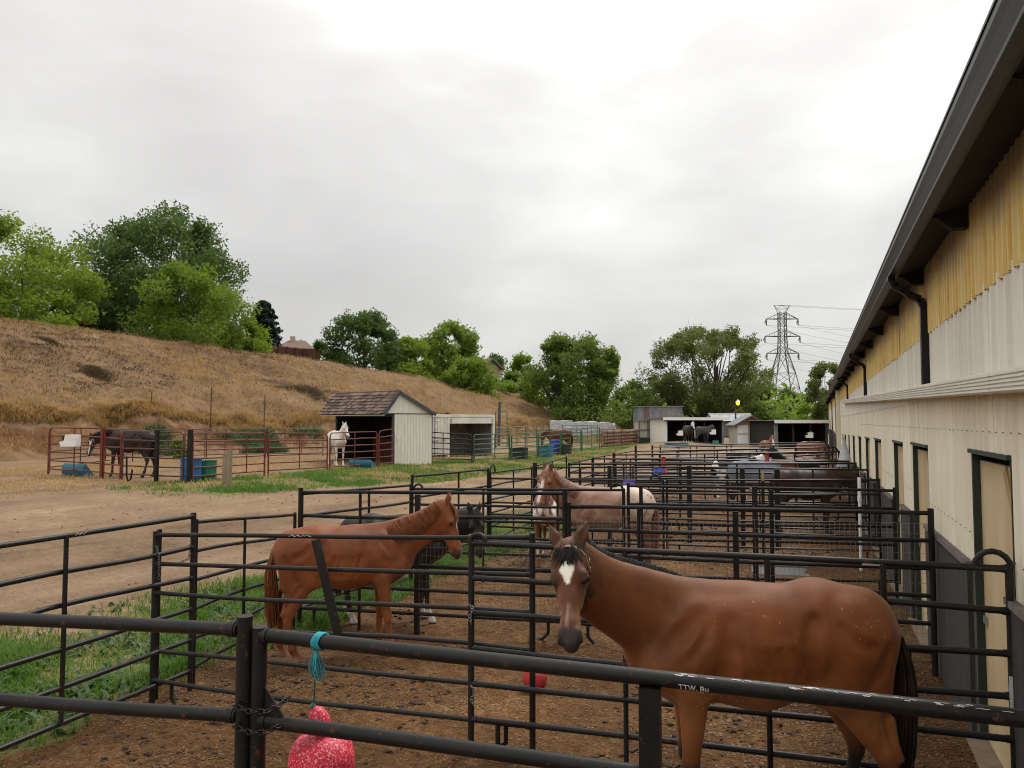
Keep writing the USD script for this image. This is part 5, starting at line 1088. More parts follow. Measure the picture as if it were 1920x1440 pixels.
# shed: open front towards the pen, gable with vertical boards on the right
def frame_at(p, ang):
    ca, sa = math.cos(ang), math.sin(ang)
    return np.array([[ca, -sa, 0, p[0]], [sa, ca, 0, p[1]], [0, 0, 1, p[2]], [0, 0, 0, 1]])
sp = at_d(739, 857, 35.5); sp[2] = gz(sp[0], sp[1]) - .03
# local frame: origin front right corner of the gable wall; +x along the gable (front to back), +y along the open front to the left
SA = HD + math.radians(50)                        # gable wall runs away to the right in the photograph
T_ = frame_at(sp, SA); shed = Thing('shed', sp, 'cream board shed with a dark shingle roof and open front', 'shed')
def sh(name, m, material, **kw): m = m.copy(); m.apply_transform(T_); return shed.part(name, m, material, **kw)
GW, EH, RH, LN = 2.45, 2.50, 3.56, 4.5            # gable width, eave height, ridge height, length of the front (to the left, -x is none)
# gable boards
nb = 12
for i in range(nb):
    x0, x1 = GW * i / nb + .006, GW * (i + 1) / nb - .006
    sh('board', box([x0, -.02, .0 if i else -.12], [x1, .01, EH - .03]), 'shed_paint')
sh('gable_board', prism([(-.62, EH), (GW + .02, EH), (.22, RH - .08)], -.02, .008, 1), 'shed_paint')
sh('trim', box([-.62, -.028, EH - .03], [GW + .03, .0, EH + .02]), 'shed_trim'); sh('corner_post', box([GW, -.03, -.1], [GW + .05, .04, EH]), 'shed_trim'); sh('corner_post', box([-.10, .0, -.1], [-.0, .08, EH]), 'shed_trim')
# front is the face x=0 seen obliquely from the left: open; building extends along +y' (to the left/back)
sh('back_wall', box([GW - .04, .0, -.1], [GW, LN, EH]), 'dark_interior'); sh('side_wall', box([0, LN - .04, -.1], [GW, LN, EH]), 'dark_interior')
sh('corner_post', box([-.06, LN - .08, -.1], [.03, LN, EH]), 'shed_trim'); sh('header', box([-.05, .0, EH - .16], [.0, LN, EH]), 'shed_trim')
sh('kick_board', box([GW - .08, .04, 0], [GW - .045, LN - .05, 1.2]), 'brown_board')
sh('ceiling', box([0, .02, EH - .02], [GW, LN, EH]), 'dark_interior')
sh('eave_board', box([-.70, -.08, EH - .10], [-.67, LN + .45, EH - .02]), 'shed_paint')
ridge = np.array([.22, RH]); eaveF = np.array([-.74, EH - .03]); eaveB = np.array([GW + .18, EH - .02])
for nm, e in (('roof_deck', eaveF), ('roof_deck', eaveB)):
    d_ = (e - ridge) / np.linalg.norm(e - ridge); nn_ = np.array([-d_[1], d_[0]]); nn_ = nn_ if nn_[1] > 0 else -nn_
    sh(nm, prism([tuple(ridge), tuple(e), tuple(e - nn_ * .04), tuple(ridge - nn_ * .04)], -.10, LN + .46, 1), 'dark_wood')
    rows, cols = (7, 17) if e is eaveF else (4, 1)
    Lr = np.linalg.norm(e - ridge); rr_ = np.random.default_rng(77)
    for i in range(rows):
        y_ = -.12
        while y_ < LN + .46:
            w_ = rr_.uniform(.16, .32) if cols > 1 else LN + .6
            a_ = ridge + d_ * (Lr * (i) / rows - .05) + nn_ * (.012 + .008 * rr_.uniform()); b_ = ridge + d_ * (Lr * (i + 1) / rows + .03 + rr_.normal(0, .012)) + nn_ * (.045 + .02 * rr_.uniform())
            y2 = min(y_ + w_, LN + .48)
            sh('shingle', prism([tuple(a_), tuple(b_), tuple(b_ + nn_ * .02), tuple(a_ + nn_ * .015)], y_ + .006, y2 - .006, 1), ('shingle_a', 'shingle_b', 'shingle_c')[rr_.integers(3)])
            y_ = y2
    sh('barge_board', prism([tuple(ridge + nn_ * .05), tuple(e + nn_ * .05), tuple(e - nn_ * .10), tuple(ridge - nn_ * .10)], -.145, -.115, 1), 'shed_trim')
sh('knob_plate', cat([trimesh.creation.cylinder(radius=.07, height=.03, sections=14).apply_transform(trimesh.transformations.rotation_matrix(math.pi / 2, [1, 0, 0])).apply_translation([.22, -.04, 1.30]), box([.13, -.05, 1.17], [.19, -.03, 1.42])]), 'white_plastic')

# shipping container used as a stall
cp0 = at_d(800, 849, 44.5); cp0[2] = gz(cp0[0], cp0[1]) - .02
CA = HD + math.radians(49); T2 = frame_at(cp0, CA); cont = Thing('container', cp0, 'white shipping container with a stall opening cut in its side', 'container')
def ct(name, m, material, **kw): m = m.copy(); m.apply_transform(T2); return cont.part(name, m, material, **kw)
CW, CH, CD = 6.0, 2.62, 2.44
def corr(x0, x1, z0, z1, y=0.0, pitch=.28, dep=.035):
    xs, ys = [x0], [0.0]; k = math.floor(x0 / pitch)
    while k * pitch < x1:
        for a, b in ((.02, 0), (.07, dep), (.15, dep), (.20, 0)):
            if x0 < k * pitch + a < x1: xs.append(k * pitch + a); ys.append(b)
        k += 1
    xs.append(x1); ys.append(0); pts = [(x, y + b) for x, b in zip(xs, ys)]; n = len(pts)
    V_ = np.array([[x, yy, z] for z in (z0, z1) for x, yy in pts] + [[x, yy + .01, z] for z in (z0, z1) for x, yy in pts]); Fc = []
    for i in range(n - 1): Fc += [(i, i + 1, n + i + 1), (i, n + i + 1, n + i), (2 * n + i, 3 * n + i + 1, 2 * n + i + 1), (2 * n + i, 3 * n + i, 3 * n + i + 1)]
    return trimesh.Trimesh(V_, np.array(Fc), process=False)
ct('door_panel', box([.06, -.01, .14], [.86, .03, 2.45]), 'container_paint'); ct('door_panel', box([.90, -.012, .14], [1.72, .03, 2.45]), 'container_paint')
for x in (.30, .62, 1.15, 1.5): ct('locking_bar', tube([[x, -.05, .1], [x, -.05, 2.5]], .022, 8), 'shed_trim' if x < 1 else 'container_paint')
for x, z in ((.36, 1.0), (.68, 1.0), (1.2, 1.05)): ct('handle', box([x, -.09, z - .02], [x + .26, -.055, z + .02]), 'shed_trim')
for z in (.35, 1.25, 1.75, 2.2): ct('hinge_bar', box([.1, -.03, z], [1.0, -.008, z + .04]), 'container_paint')
ct('frame_post', box([-.06, -.04, 0], [.05, .10, CH]), 'container_paint'); ct('frame_post', box([1.74, -.04, 0], [1.86, .10, CH]), 'container_paint'); ct('frame_post', box([CW - .18, -.04, 0], [CW, .10, CH]), 'container_paint')
ct('header', box([1.86, -.045, 2.05], [CW - .18, .08, 2.42]), 'container_paint'); ct('top_rail', box([-.06, -.05, 2.45], [CW, .10, CH]), 'container_paint')
ct('header_rib', cat([box([1.9 + i * .13, -.06, 2.44], [1.96 + i * .13, -.046, 2.58]) for i in range(30)]), 'container_paint')
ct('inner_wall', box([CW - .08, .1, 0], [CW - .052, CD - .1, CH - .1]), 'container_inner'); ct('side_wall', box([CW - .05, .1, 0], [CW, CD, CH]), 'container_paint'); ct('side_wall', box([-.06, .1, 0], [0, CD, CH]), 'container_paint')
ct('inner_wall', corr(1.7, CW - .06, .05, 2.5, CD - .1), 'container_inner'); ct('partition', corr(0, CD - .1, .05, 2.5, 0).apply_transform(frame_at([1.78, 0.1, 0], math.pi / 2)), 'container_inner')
ct('roof', box([-.06, 0, CH - .03], [CW, CD, CH - .006]), 'container_paint'); ct('floor', box([0, .02, .0], [CW, CD, .06]), 'concrete')
ct('black_opening_trim', box([1.86, -.05, 2.035], [CW - .18, .0, 2.05]), 'shed_trim')
for x in (1.95, CW - .3): ct('vent', box([x, -.075, 2.12], [x + .04, -.046, 2.36]), 'shed_trim')

# barrels, troughs, feeders, posts
def barrel(label, u, v, d, material, h=.75, r=.30, cut=False):
    p = at_d(u, v, d); z = gz(p[0], p[1]) - .02; t = Thing('barrel', [p[0], p[1], z], label, 'barrel')
    prof = [(0, 0), (r * .93, 0), (r, .04), (r, h * .30), (r * 1.035, h * .33), (r, h * .36), (r, h * .64), (r * 1.035, h * .67), (r, h * .70), (r, h), (r * .95, h), (r * .95, h * .75), (0, h * .75)]
    m = trimesh.creation.revolve(np.array(prof), sections=20); m.apply_translation([p[0], p[1], z]); t.part('drum', m, material, smooth=35)
    ringm = trimesh.creation.torus(r * 1.01, .018, major_sections=20, minor_sections=6); ringm.apply_translation([p[0], p[1], z + h]); t.part('rim', ringm, material, smooth=True)
def trough(label, u, v, d, material, L=1.1, r=.30, ang=0.0, tilt=0.0):
    p = at_d(u, v, d); z = gz(p[0], p[1]); t = Thing('feed_trough', [p[0], p[1], z], label, 'trough'); ca, sa = math.cos(ang), math.sin(ang); k = np.linspace(math.pi, 2 * math.pi, 13)
    prof = [(r * math.cos(x), r * math.sin(x) + r) for x in k] + [(r * .92 * math.cos(x), r * .92 * math.sin(x) + r) for x in k[::-1]]
    m = prism(prof, -L / 2, L / 2, 0); R_ = trimesh.transformations.rotation_matrix(tilt, [1, 0, 0]); e = [prism([(r * math.cos(x), r * math.sin(x) + r) for x in k], s_ - .015, s_ + .015, 0) for s_ in (-L / 2, L / 2)]
    Tm = frame_at([p[0], p[1], z], ang) @ R_
    t.part('bowl', m.apply_transform(Tm), material, smooth=35)
    for q in e: t.part('end_plate', q.apply_transform(Tm), material)
def feeder(label, u, v, d, ang, s_=1.0):
    p = at_d(u, v, d); t = Thing('feeder', p, label, 'feeder'); Tm = frame_at(p, ang)
    m = prism([(-.24 * s_, -.20 * s_), (.24 * s_, -.20 * s_), (.24 * s_, .20 * s_), (-.10 * s_, .20 * s_), (-.14 * s_, .0), (-.30 * s_, -.05 * s_)], -.17 * s_, .17 * s_, 1)
    t.part('tub', m.apply_transform(Tm), 'white_plastic'); t.part('opening', box([-.235 * s_, -.12 * s_, .02 * s_], [-.13 * s_, .12 * s_, .17 * s_]).apply_transform(Tm), 'black_plastic')
    t.part('hook', tube([np.array(Tm @ [x, .18 * s_, .2 * s_, 1])[:3] + [0, 0, k_] for x, k_ in ((.1, 0), (.1, .08), (.16, .1))], .012, 5), 'galvanised')
feeder('white feeder hung on the red panel at the far left', 133, 826, 25.2, HD)
barrel('blue plastic barrel behind the red panel beside the green barrel', 358, 890, 24.6, 'blue_plastic', .78, .33)
barrel('green plastic barrel right of the blue barrel', 389, 889, 25.2, 'green_plastic', .68, .29)
barrel('bright blue bucket barrel in front of the brown horse', 1043, 842, 51.5, 'cobalt_plastic', .95, .42)
for u, v, d, lab, r_ in ((973, 858, 44.5, 'black water tub behind the green panel', .55), (1022, 852, 48.5, 'dark teal tub between two green panels', .5), (1058, 846, 51, 'black tub under the head of the brown horse', .5)):
    barrel(lab, u, v, d, 'black_plastic' if 'black' in lab else 'teal_plastic', .72, r_)
trough('blue half barrel trough under the white feeder', 138, 879, 25.9, 'teal_plastic', 1.1, .30, HD - .45, -.9)
trough('blue half barrel trough by the feet of the white horse', 677, 872, 32.5, 'teal_plastic', 1.0, .30, HD - .2, -.5)
for u, v0, v1, w_, d, lab in ((422, 850, 895, .11, 23.2, 'shorter weathered wooden post in front of the red pen'), (430, 848, 902, .12, 22.8, 'taller pale wooden post in front of the red pen')):
    p = at_d(u, v0, d); g = gz(p[0], p[1]); t = Thing('wooden_post', [p[0], p[1], g], lab, 'post')
    t.part('shaft', bar([p[0], p[1], g - .1], [p[0] + .02, p[1], p[2] + (.05 if w_ > .115 else 0)], w_, w_), 'wood_post'); t.part('top', bar([p[0] + .02, p[1], p[2] + (.05 if w_ > .115 else 0) + .002], [p[0] + .02, p[1], p[2] + (.08 if w_ > .115 else .03)], w_ * .82, w_ * .82), 'wood_post')
bent = at_d(237, 880, 23.8); t = Thing('bent_pipe', bent, 'bent pipe hoop standing loose under the dark gate panel', 'pipe'); z = gz(bent[0], bent[1])
t.part('hoop', tube([[bent[0], bent[1], z + .8], [bent[0] + .02, bent[1], z + .2], [bent[0] + .08, bent[1], z + .02], [bent[0] + .2, bent[1], z + .1], [bent[0] + .26, bent[1], z + .4]], .028, 7), 'black_pipe', smooth=40)
# T posts on the bank
for u, v0, v1, d, lab in ((156, 728, 784, 46.5, 'first rusty steel fence stake from the left on the bank'), (285, 733, 778, 47.5, 'second rusty steel fence stake from the left on the bank'), (397, 727, 771, 49, 'third rusty steel fence stake from the left on the bank'), (497, 742, 780, 51, 'rusty steel fence stake on the bank nearest the shed')):
    a, b = at_d(u, v0, d), at_d(u - 2, v1, d); b[2] = min(b[2], gz(b[0], b[1])) - .05
    t = Thing('fence_stake', b, lab, 'stake'); t.part('stem', bar(b, a, .055, .03), 'rusty_steel'); t.part('flange', bar(b + [0, -.03, 0], a + [0, -.03, 0], .012, .05), 'rusty_steel')
a, b = at_d(937, 755, 66), at_d(935, 772, 66); b[2] = gz(b[0], b[1]); t = Thing('fence_stake', b, 'dark post on the slope right of the container', 'stake'); t.part('stem', bar(b, a, .22, .18), 'shed_trim'); t.part('top', bar(a, a + [0, 0, .05], .2, .16), 'shed_trim')

# tarped bales, stone stack
br = np.random.default_rng(31)
for i, (u, v, d, w_, dd, h_, lab) in enumerate(((1052, 796, 74, 2.2, 1.2, 1.5, 'leftmost grey tarp draped bale behind the brown horse'), (1090, 797, 76, 3.0, 1.3, 1.35, 'widest grey tarp draped bale in the row'), (1122, 798, 78, 1.7, 1.3, 1.2, 'third grey tarp bale from the left'), (1139, 798, 80, 1.6, 1.3, 1.1, 'rightmost tilted grey tarp bale in the row'))):
    p = at_d(u, v, d); m = trimesh.creation.box(extents=[w_, dd, h_]); 
    for _ in range(4): m = m.subdivide()
    v_ = m.vertices; v_ = v_ + (meshkit.fbm(v_ * 2.2 + i * 9, 3, 5)[:, None] - .5) * np.array([.25, .2, .3]); v_[:, 2] += .12 * v_[:, 0] * (-1 if i == 3 else .2)
    m = trimesh.Trimesh(v_, m.faces, process=False); Tm = frame_at([p[0], p[1], p[2] - h_ * .25], HD); m.apply_transform(Tm)
    t = Thing('tarped_bale', [p[0], p[1], gz(p[0], p[1])], lab, 'hay bale'); t.part('tarp', m, 'tarp', smooth=True)
    t.part('bale', box([-w_ * .46, -dd * .44, -3.2], [w_ * .46, dd * .44, -h_ * .4]).apply_transform(Tm), 'hay')
st0 = at_d(1130, 832, 66); st1 = at_d(1192, 829, 74); t = Thing('stone_stack', st0, 'stack of reddish stones beside the yellow ground at the pens end', 'stone stack')
d_ = st1 - st0; L_ = np.linalg.norm(d_[:2]); u_ = np.array([d_[0], d_[1], 0]) / L_; g0 = gz(st0[0], st0[1])
for row in range(5):
    x = br.uniform(0, .2)
    while x < L_:
        w_ = br.uniform(.35, .7); c = st0 + u_ * (x + w_ / 2); m = trimesh.creation.icosphere(subdivisions=1, radius=.5); m.vertices *= np.array([w_, .5, .36]) * br.uniform(.85, 1.12, (len(m.vertices), 1)); m.apply_transform(frame_at([c[0], c[1], g0 + .12 + row * .30], math.atan2(u_[1], u_[0])))
        t.part('stone', m, 'red_stone'); x += w_
# hay spread at the pens end
# ------------------------------------------------------------------ far shelters, sheds and the lit lamp
def shelter(label, uL, uR, vtop, vbot, d0, d1, post_w=.16, left_wall=True, name='shelter'):
    a, b = at_d(uL, vbot, d0), at_d(uR, vbot, d1); g = min(gz(a[0], a[1]), gz(b[0], b[1])) - .1
    top = at_d(uL, vtop, d0)[2]; top2 = at_d(uR, vtop, d1)[2]
    ang = math.atan2(b[1] - a[1], b[0] - a[0]); L_ = np.linalg.norm((b - a)[:2]); Tm = frame_at([a[0], a[1], 0], ang)
    t = Thing(name, [a[0], a[1], g], label, 'shelter'); D = 4.0
    def p(nm, lo, hi, m): t.part(nm, box(lo, hi).apply_transform(Tm), m)
    h = min(top, top2)
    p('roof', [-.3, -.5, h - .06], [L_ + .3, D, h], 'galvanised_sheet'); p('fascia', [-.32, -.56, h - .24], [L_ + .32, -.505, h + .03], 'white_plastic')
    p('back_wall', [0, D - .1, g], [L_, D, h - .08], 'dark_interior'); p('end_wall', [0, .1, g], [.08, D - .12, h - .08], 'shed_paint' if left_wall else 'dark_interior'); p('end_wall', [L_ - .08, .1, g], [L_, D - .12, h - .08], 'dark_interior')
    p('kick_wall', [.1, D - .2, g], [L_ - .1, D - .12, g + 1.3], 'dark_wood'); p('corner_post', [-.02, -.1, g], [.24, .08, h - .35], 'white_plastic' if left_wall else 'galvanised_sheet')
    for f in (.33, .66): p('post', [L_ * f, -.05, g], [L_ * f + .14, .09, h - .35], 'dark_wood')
    p('post', [L_ - .16, -.05, g], [L_, .09, h - .35], 'galvanised_sheet'); return t, Tm, L_, g, h
shelter('long dark open shelter with a white roof edge, left of the lamp', 1246, 1357, 783, 832, 70, 71)
t, Tm, L_, g, h = shelter('dark open shelter with a white roof edge next to the barn end', 1453, 1552, 788, 832, 62, 63, left_wall=False)
# cream side building left of the long shelter
a = at_d(1198, 832, 74); g = gz(a[0], a[1]) - .2; Tm = frame_at([a[0], a[1], g], HD - .05); t = Thing('stall_block', a, 'low cream stall block with dark frames left of the long shelter', 'building')
hh = at_d(1198, 789, 74)[2] - g
t.part('wall', box([0, 0, 0], [2.6, 4, hh]).apply_transform(Tm), 'stall_paint'); t.part('roof', box([-.1, -.2, hh], [2.7, 4.1, hh + .08]).apply_transform(Tm), 'galvanised_sheet'); t.part('dado', box([-.02, -.03, 0], [2.62, -.002, hh * .35]).apply_transform(Tm), 'barn_trim_green')
for x in (.0, .85, 1.7, 2.5): t.part('frame', box([x, -.06, 0], [x + .08, -.032, hh]).apply_transform(Tm), 'shed_trim')
t.part('frame', box([0, -.06, hh * .62], [2.6, -.062, hh * .66]).apply_transform(Tm), 'shed_trim')
# grey metal building behind
a = at_d(1197, 800, 86); g = gz(a[0], a[1]) - .3; Tm = frame_at([a[0], a[1], g], HD); t = Thing('metal_building', a, 'grey sheet metal building with a rusty patch under the big tree', 'building'); hh = at_d(1197, 763, 86)[2] - g
for i in range(8): t.part('sheet', box([i * .64 + .01, 0, 0], [(i + 1) * .64 - .01, .05 + .01 * (i % 2), hh]).apply_transform(Tm), 'rusty_sheet' if i == 1 else 'galvanised_sheet')
t.part('roof', box([-.1, -.1, hh], [5.3, 4, hh + .1]).apply_transform(Tm), 'galvanised_sheet'); t.part('body', box([.02, .08, 0], [5.1, 3.9, hh - .01]).apply_transform(Tm), 'galvanised_sheet')
# long low roof behind the lamp
a = at_d(1340, 800, 92); Tm = frame_at([a[0], a[1], gz(a[0], a[1])], HD); hh = at_d(1340, 775, 92)[2] - gz(a[0], a[1]); t = Thing('low_barn', a, 'dark low barn with a pale ridge behind the lamp', 'building')
t.part('wall', box([0, 0, 0], [4.9, 4, hh - .9]).apply_transform(Tm), 'stucco_dark'); t.part('roof', prism([(-.3, hh - .95), (4.3, hh - .95), (2.0, hh)], -.2, 5.0, 0).apply_transform(Tm), 'galvanised_sheet'); t.part('ridge_cap', box([-.25, 1.85, hh - .04], [5.05, 2.15, hh + .06]).apply_transform(Tm), 'white_plastic')
# small gabled tack shed
a = at_d(1382, 832, 66); g = gz(a[0], a[1]) - .2; Tm = frame_at([a[0], a[1], g], HD - .05); t = Thing('tack_shed', a, 'small white shed with a brown timber gable between the two shelters', 'shed'); hh = at_d(1382, 795, 66)[2] - g; rh = at_d(1382, 786, 66)[2] - g + .25; W_ = 2.55
t.part('wall', box([0, .05, 0], [W_, 3, hh]).apply_transform(Tm), 'stall_paint'); t.part('gable', prism([(0, hh), (W_, hh), (W_ / 2, rh)], .0, .05, 1).apply_transform(Tm), 'stud_wood')
for x0, x1, z0, z1, m_ in ((.05, 1.0, 1.25, 2.0, 'white_plastic'), (1.55, 2.1, 1.2, 1.8, 'shed_paint'), (1.05, 1.5, .2, 1.9, 'stud_wood'), (.05, 1.0, .1, 1.15, 'white_plastic'), (1.55, 2.5, .1, 1.1, 'white_plastic')):
    t.part('panel', box([x0, -.01, z0], [x1, .035, min(z1, hh - .05)]).apply_transform(Tm), m_)
for s_ in (1, -1):
    e = W_ / 2 + s_ * (W_ / 2 + .25); t.part('roof', prism([(W_ / 2, rh + .02), (e, hh - .16), (e, hh - .08), (W_ / 2, rh + .12)] if s_ > 0 else [(W_ / 2, rh + .12), (e, hh - .08), (e, hh - .16), (W_ / 2, rh + .02)], -.3, 3.2, 1).apply_transform(Tm), 'galvanised_sheet')
t.part('barge_board', cat([bar([W_ / 2, -.32, rh + .02], [W_ / 2 + s_ * (W_ / 2 + .25), -.32, hh - .16], .04, .16) for s_ in (1, -1)]).apply_transform(Tm), 'rusty_steel')
# feeders and tubs at the shelters, lamp
for u, v, d, lab in ((1275, 812, 60, 'white feeder hung left of the white headed horse'), (1337, 810, 60, 'white feeder hung right of the dappled grey horse'), (1518, 816, 52, 'white feeder hung by the right far shelter')): feeder(lab, u, v, d, HD - .3, 0.95)
trough('teal trough lying in front of the left far shelter', 1268, 831, 58, 'teal_plastic', 1.7, .35, HD)
p = at_d(1380, 832, 76); top = at_d(1380, 756, 76)[2]; g = gz(p[0], p[1]); t = Thing('yard_lamp', [p[0], p[1], g], 'yellow lit lamp on a tall rusty pole before the trees', 'lamp')
t.part('pole', tube([[p[0], p[1], g], [p[0], p[1], top]], [.11, .08], 8), 'rusty_steel'); arm = np.array([C_R[0], C_R[1], 0]) * .25
t.part('arm', tube([[p[0], p[1], top - .05], [p[0] + arm[0], p[1] + arm[1], top + .02]], .04, 6), 'rusty_steel')
hd_ = np.array([p[0], p[1], top]) + arm * 1.0
t.part('hood', trimesh.creation.cone(radius=.30, height=.22, sections=14).apply_translation(hd_ + [0, 0, .16]), 'galvanised'); t.part('lens', trimesh.creation.icosphere(subdivisions=3, radius=.20).apply_translation(hd_), 'lamp_glow', smooth=True)
# blue and pink cloth, purple bucket, red halter on the pens
def cloth(label, u, v, y, w_, h_, material, cat_='cloth'):
    p = at_Y(u, v, y); xs = np.linspace(0, 1, 8); V_ = []
    for s_ in (-1, 1):
        for f in np.linspace(0, 1, 5): V_ += [p + np.array([(x - .5) * w_, s_ * (.03 + .03 * f) + .012 * math.sin(x * 14 + f * 3), .02 - f * h_ * (1 + .1 * math.sin(x * 9))]) for x in xs]
    Fc = [(k * 40 + i * 8 + j, k * 40 + i * 8 + j + 1, k * 40 + (i + 1) * 8 + j + 1, k * 40 + (i + 1) * 8 + j) for k in (0, 1) for i in range(4) for j in range(7)] + [(j, j + 1, 40 + j + 1, 40 + j) for j in range(7)]
    solo('cloth', (np.array(V_), np.array(Fc)), material, label, cat_, smooth=True)
cloth('blue cloth hanging on the fence between the pens', 1236, 879, 18.6, .26, .10, 'cobalt_plastic'); cloth('hot pink cloth hanging beside the blue cloth', 1247, 880, 18.65, .10, .10, 'hot_pink')
cloth('red halter hanging on the rail by the grey rugged horse', 1438, 852, 22.5, .10, .22, 'red_rubber', 'halter'); cloth('small red cloth hanging on a far rail above the blue cloth', 1244, 858, 24, .12, .30, 'red_rubber'); cloth('green cloth on the far rails by the left shelter', 1342, 826, 46, .35, .25, 'green_plastic')
cloth('faded purple cloth on the rail behind the roan horse', 1180, 903, 15.4, .25, .10, 'purple_cloth')
# grey cone sack by the wall
cs = at_Y(1584, 872, 27.5); t = Thing('cone_sack', cs, 'tall pale grey cone leaning at the barn wall above the dark bay', 'cone'); t.part('cone', trimesh.creation.cone(radius=.24, height=1.0, sections=14).apply_translation([cs[0], 27.5, cs[2]]), 'tarp', smooth=40); t.part('base', trimesh.creation.cylinder(radius=.26, height=.06, sections=14).apply_translation([cs[0], 27.5, cs[2] - .02]), 'tarp', smooth=40)

# ------------------------------------------------------------------ transmission tower and its lines
tw = at_d(1470, 792, 250); TB = gz(tw[0], tw[1]); t = Thing('transmission_tower', [tw[0], tw[1], TB], 'grey steel lattice power line tower rising behind the far trees', 'tower')
sc_ = 250 / F; zc = lambda v: 2.7 + (790 - v) * sc_ ; xc = lambda u: (u - 1467) * sc_
Tm = frame_at([tw[0], tw[1], 0], HD); R3 = lambda p: (Tm @ np.array([p[0], p[1], p[2], 1]))[:3]
lv = [(795, 28), (760, 25.5), (728, 22), (700, 17), (662, 7.5), (630, 6), (597, 6), (584, 6)]
def corner(i, sx, sy): v, w_ = lv[i]; return np.array([sx * w_ * sc_, sy * w_ * sc_, zc(v)])
legs_ = []
for sx in (1, -1):
    for sy in (1, -1): t.part('leg', cat([bar(R3(corner(i, sx, sy)), R3(corner(i + 1, sx, sy)), .30, .30) for i in range(len(lv) - 1)]), 'tower_steel')
for i in range(len(lv) - 1):
    bz = []
    n_ = 1 if i < 4 else 2
    for q in range(n_):
        f0, f1 = q / n_, (q + 1) / n_
        for s1, s2 in (((1, 1), (-1, 1)), ((1, -1), (-1, -1)), ((1, 1), (1, -1)), ((-1, 1), (-1, -1))):
            A_, B_ = corner(i, *s1), corner(i + 1, *s1); C_, D_ = corner(i, *s2), corner(i + 1, *s2)
            bz.append(bar(R3(A_ + (B_ - A_) * f0), R3(C_ + (D_ - C_) * f1), .12, .12)); bz.append(bar(R3(C_ + (D_ - C_) * f0), R3(A_ + (B_ - A_) * f1), .12, .12))
            if q == 0 and i: bz.append(bar(R3(A_), R3(C_), .12, .12))
    t.part('bracing', cat(bz), 'tower_steel')
tips = []
for v, w_ in ((597, 30), (630, 33), (662, 30)):
    for s_ in (1, -1):
        tip = np.array([s_ * w_ * sc_, 0, zc(v)]); r0 = 6 * sc_
        m = [bar(R3([s_ * r0, sy * r0, zc(v)]), R3(tip), .22, .22) for sy in (1, -1)] + [bar(R3([s_ * r0, sy * r0, zc(v - 11)]), R3(tip), .16, .16) for sy in (1, -1)]
        for f in (.35, .7): m.append(bar(R3([s_ * (r0 + (w_ * sc_ - r0) * f), 0, zc(v)]), R3([s_ * (r0 + (w_ * sc_ - r0) * f), 0, zc(v - 11 * (1 - f))]), .10, .10))
        t.part('cross_arm', cat(m), 'tower_steel')
        lo_ = tip + [0, 0, -12 * sc_]; t.part('insulator', cat([tube([R3(tip), R3(lo_)], .22, 6), tube([R3(tip + [0, 0, -.2]), R3(tip + [-.6, 0, -8 * sc_])], .14, 5)]), 'tower_steel'); tips.append(R3(lo_))
pk = [bar(R3([sx * 6 * sc_, sy * 6 * sc_, zc(584)]), R3([sx * 15 * sc_, 0, zc(571)]), .13, .13) for sx in (1, -1) for sy in (1, -1)] + [bar(R3([-15 * sc_, 0, zc(571)]), R3([15 * sc_, 0, zc(571)]), .13, .13), bar(R3([-10 * sc_, 0, zc(578)]), R3([10 * sc_, 0, zc(578)]), .11, .11)] + [bar(R3([sx * 10 * sc_, 0, zc(578)]), R3([0, 0, zc(571)]), .1, .1) for sx in (1, -1)]
t.part('peak_frame', cat(pk), 'tower_steel')
ARM = ['top', 'top', 'middle', 'middle', 'lowest', 'lowest']; SIDE = ['right', 'left'] * 3
LINES = [f'thin power line running right from the {s_} tip of the {a_} tower arm' for a_, s_ in zip(ARM, SIDE)] + ['ground wire running right from the right corner of the tower peak', 'ground wire running right from the left corner of the tower peak']
SLANT = [f'sagging power line slanting down towards the barn from the {s_} tip of the {a_} arm' for a_, s_ in zip(ARM, SIDE)]
for i, p0 in enumerate(tips + [R3([15 * sc_, 0, zc(571)]), R3([-15 * sc_, 0, zc(571)])]):
    for dx, dy, dz, nm in ((300, 60, 10, 'leading right'), ):
        p1 = p0 + np.array([dx, dy, dz]); k = np.linspace(0, 1, 16)[:, None]; pts = p0 * (1 - k) + p1 * k; pts[:, 2] -= 40 * (k * (1 - k))[:, 0]
        pr = curves(numbered('/World', 'power_line'), pts, [16], np.full(16, .07), 'power_line'); tag(pr, LINES[i], 'power line')
    if i < 6:
        p1 = p0 + np.array([150, -120, -16.0]); k = np.linspace(0, 1, 14)[:, None]; pts = p0 * (1 - k) + p1 * k; pts[:, 2] -= 46 * (k * (1 - k))[:, 0]
        pr = curves(numbered('/World', 'power_line'), pts, [14], np.full(14, .06), 'power_line'); tag(pr, SLANT[i], 'power line')

# ------------------------------------------------------------------ trees
def leaf_cloud(C, R_, n, size, r, up=0.3):
    """n leaf faces (two triangles each) through spheres of centre C, radius R_ (more of them towards the skin)."""
    k = r.integers(0, len(C), n); d = r.normal(0, 1, (n, 3)); d /= np.linalg.norm(d, axis=1, keepdims=True)
    p = C[k] + d * (R_[k] * r.uniform(.15, 1, n) ** .45)[:, None] * np.array([1, 1, .85]); p = p + r.normal(0, .05, p.shape) * R_[k][:, None]
    a = r.normal(0, 1, (n, 3)); a[:, 2] += up; a /= np.linalg.norm(a, axis=1, keepdims=True); b = np.cross(a, r.normal(0, 1, (n, 3))); b /= np.linalg.norm(b, axis=1, keepdims=True) + 1e-9
    s = (size * r.uniform(.55, 1.25, n))[:, None]
    v = np.stack([p - a * s * .5, p + b * s * .3, p + a * s * .6, p - b * s * .3], 1).reshape(-1, 3); i = np.arange(n)[:, None] * 4
    return v, np.concatenate([i + [0, 1, 2], i + [0, 2, 3]])
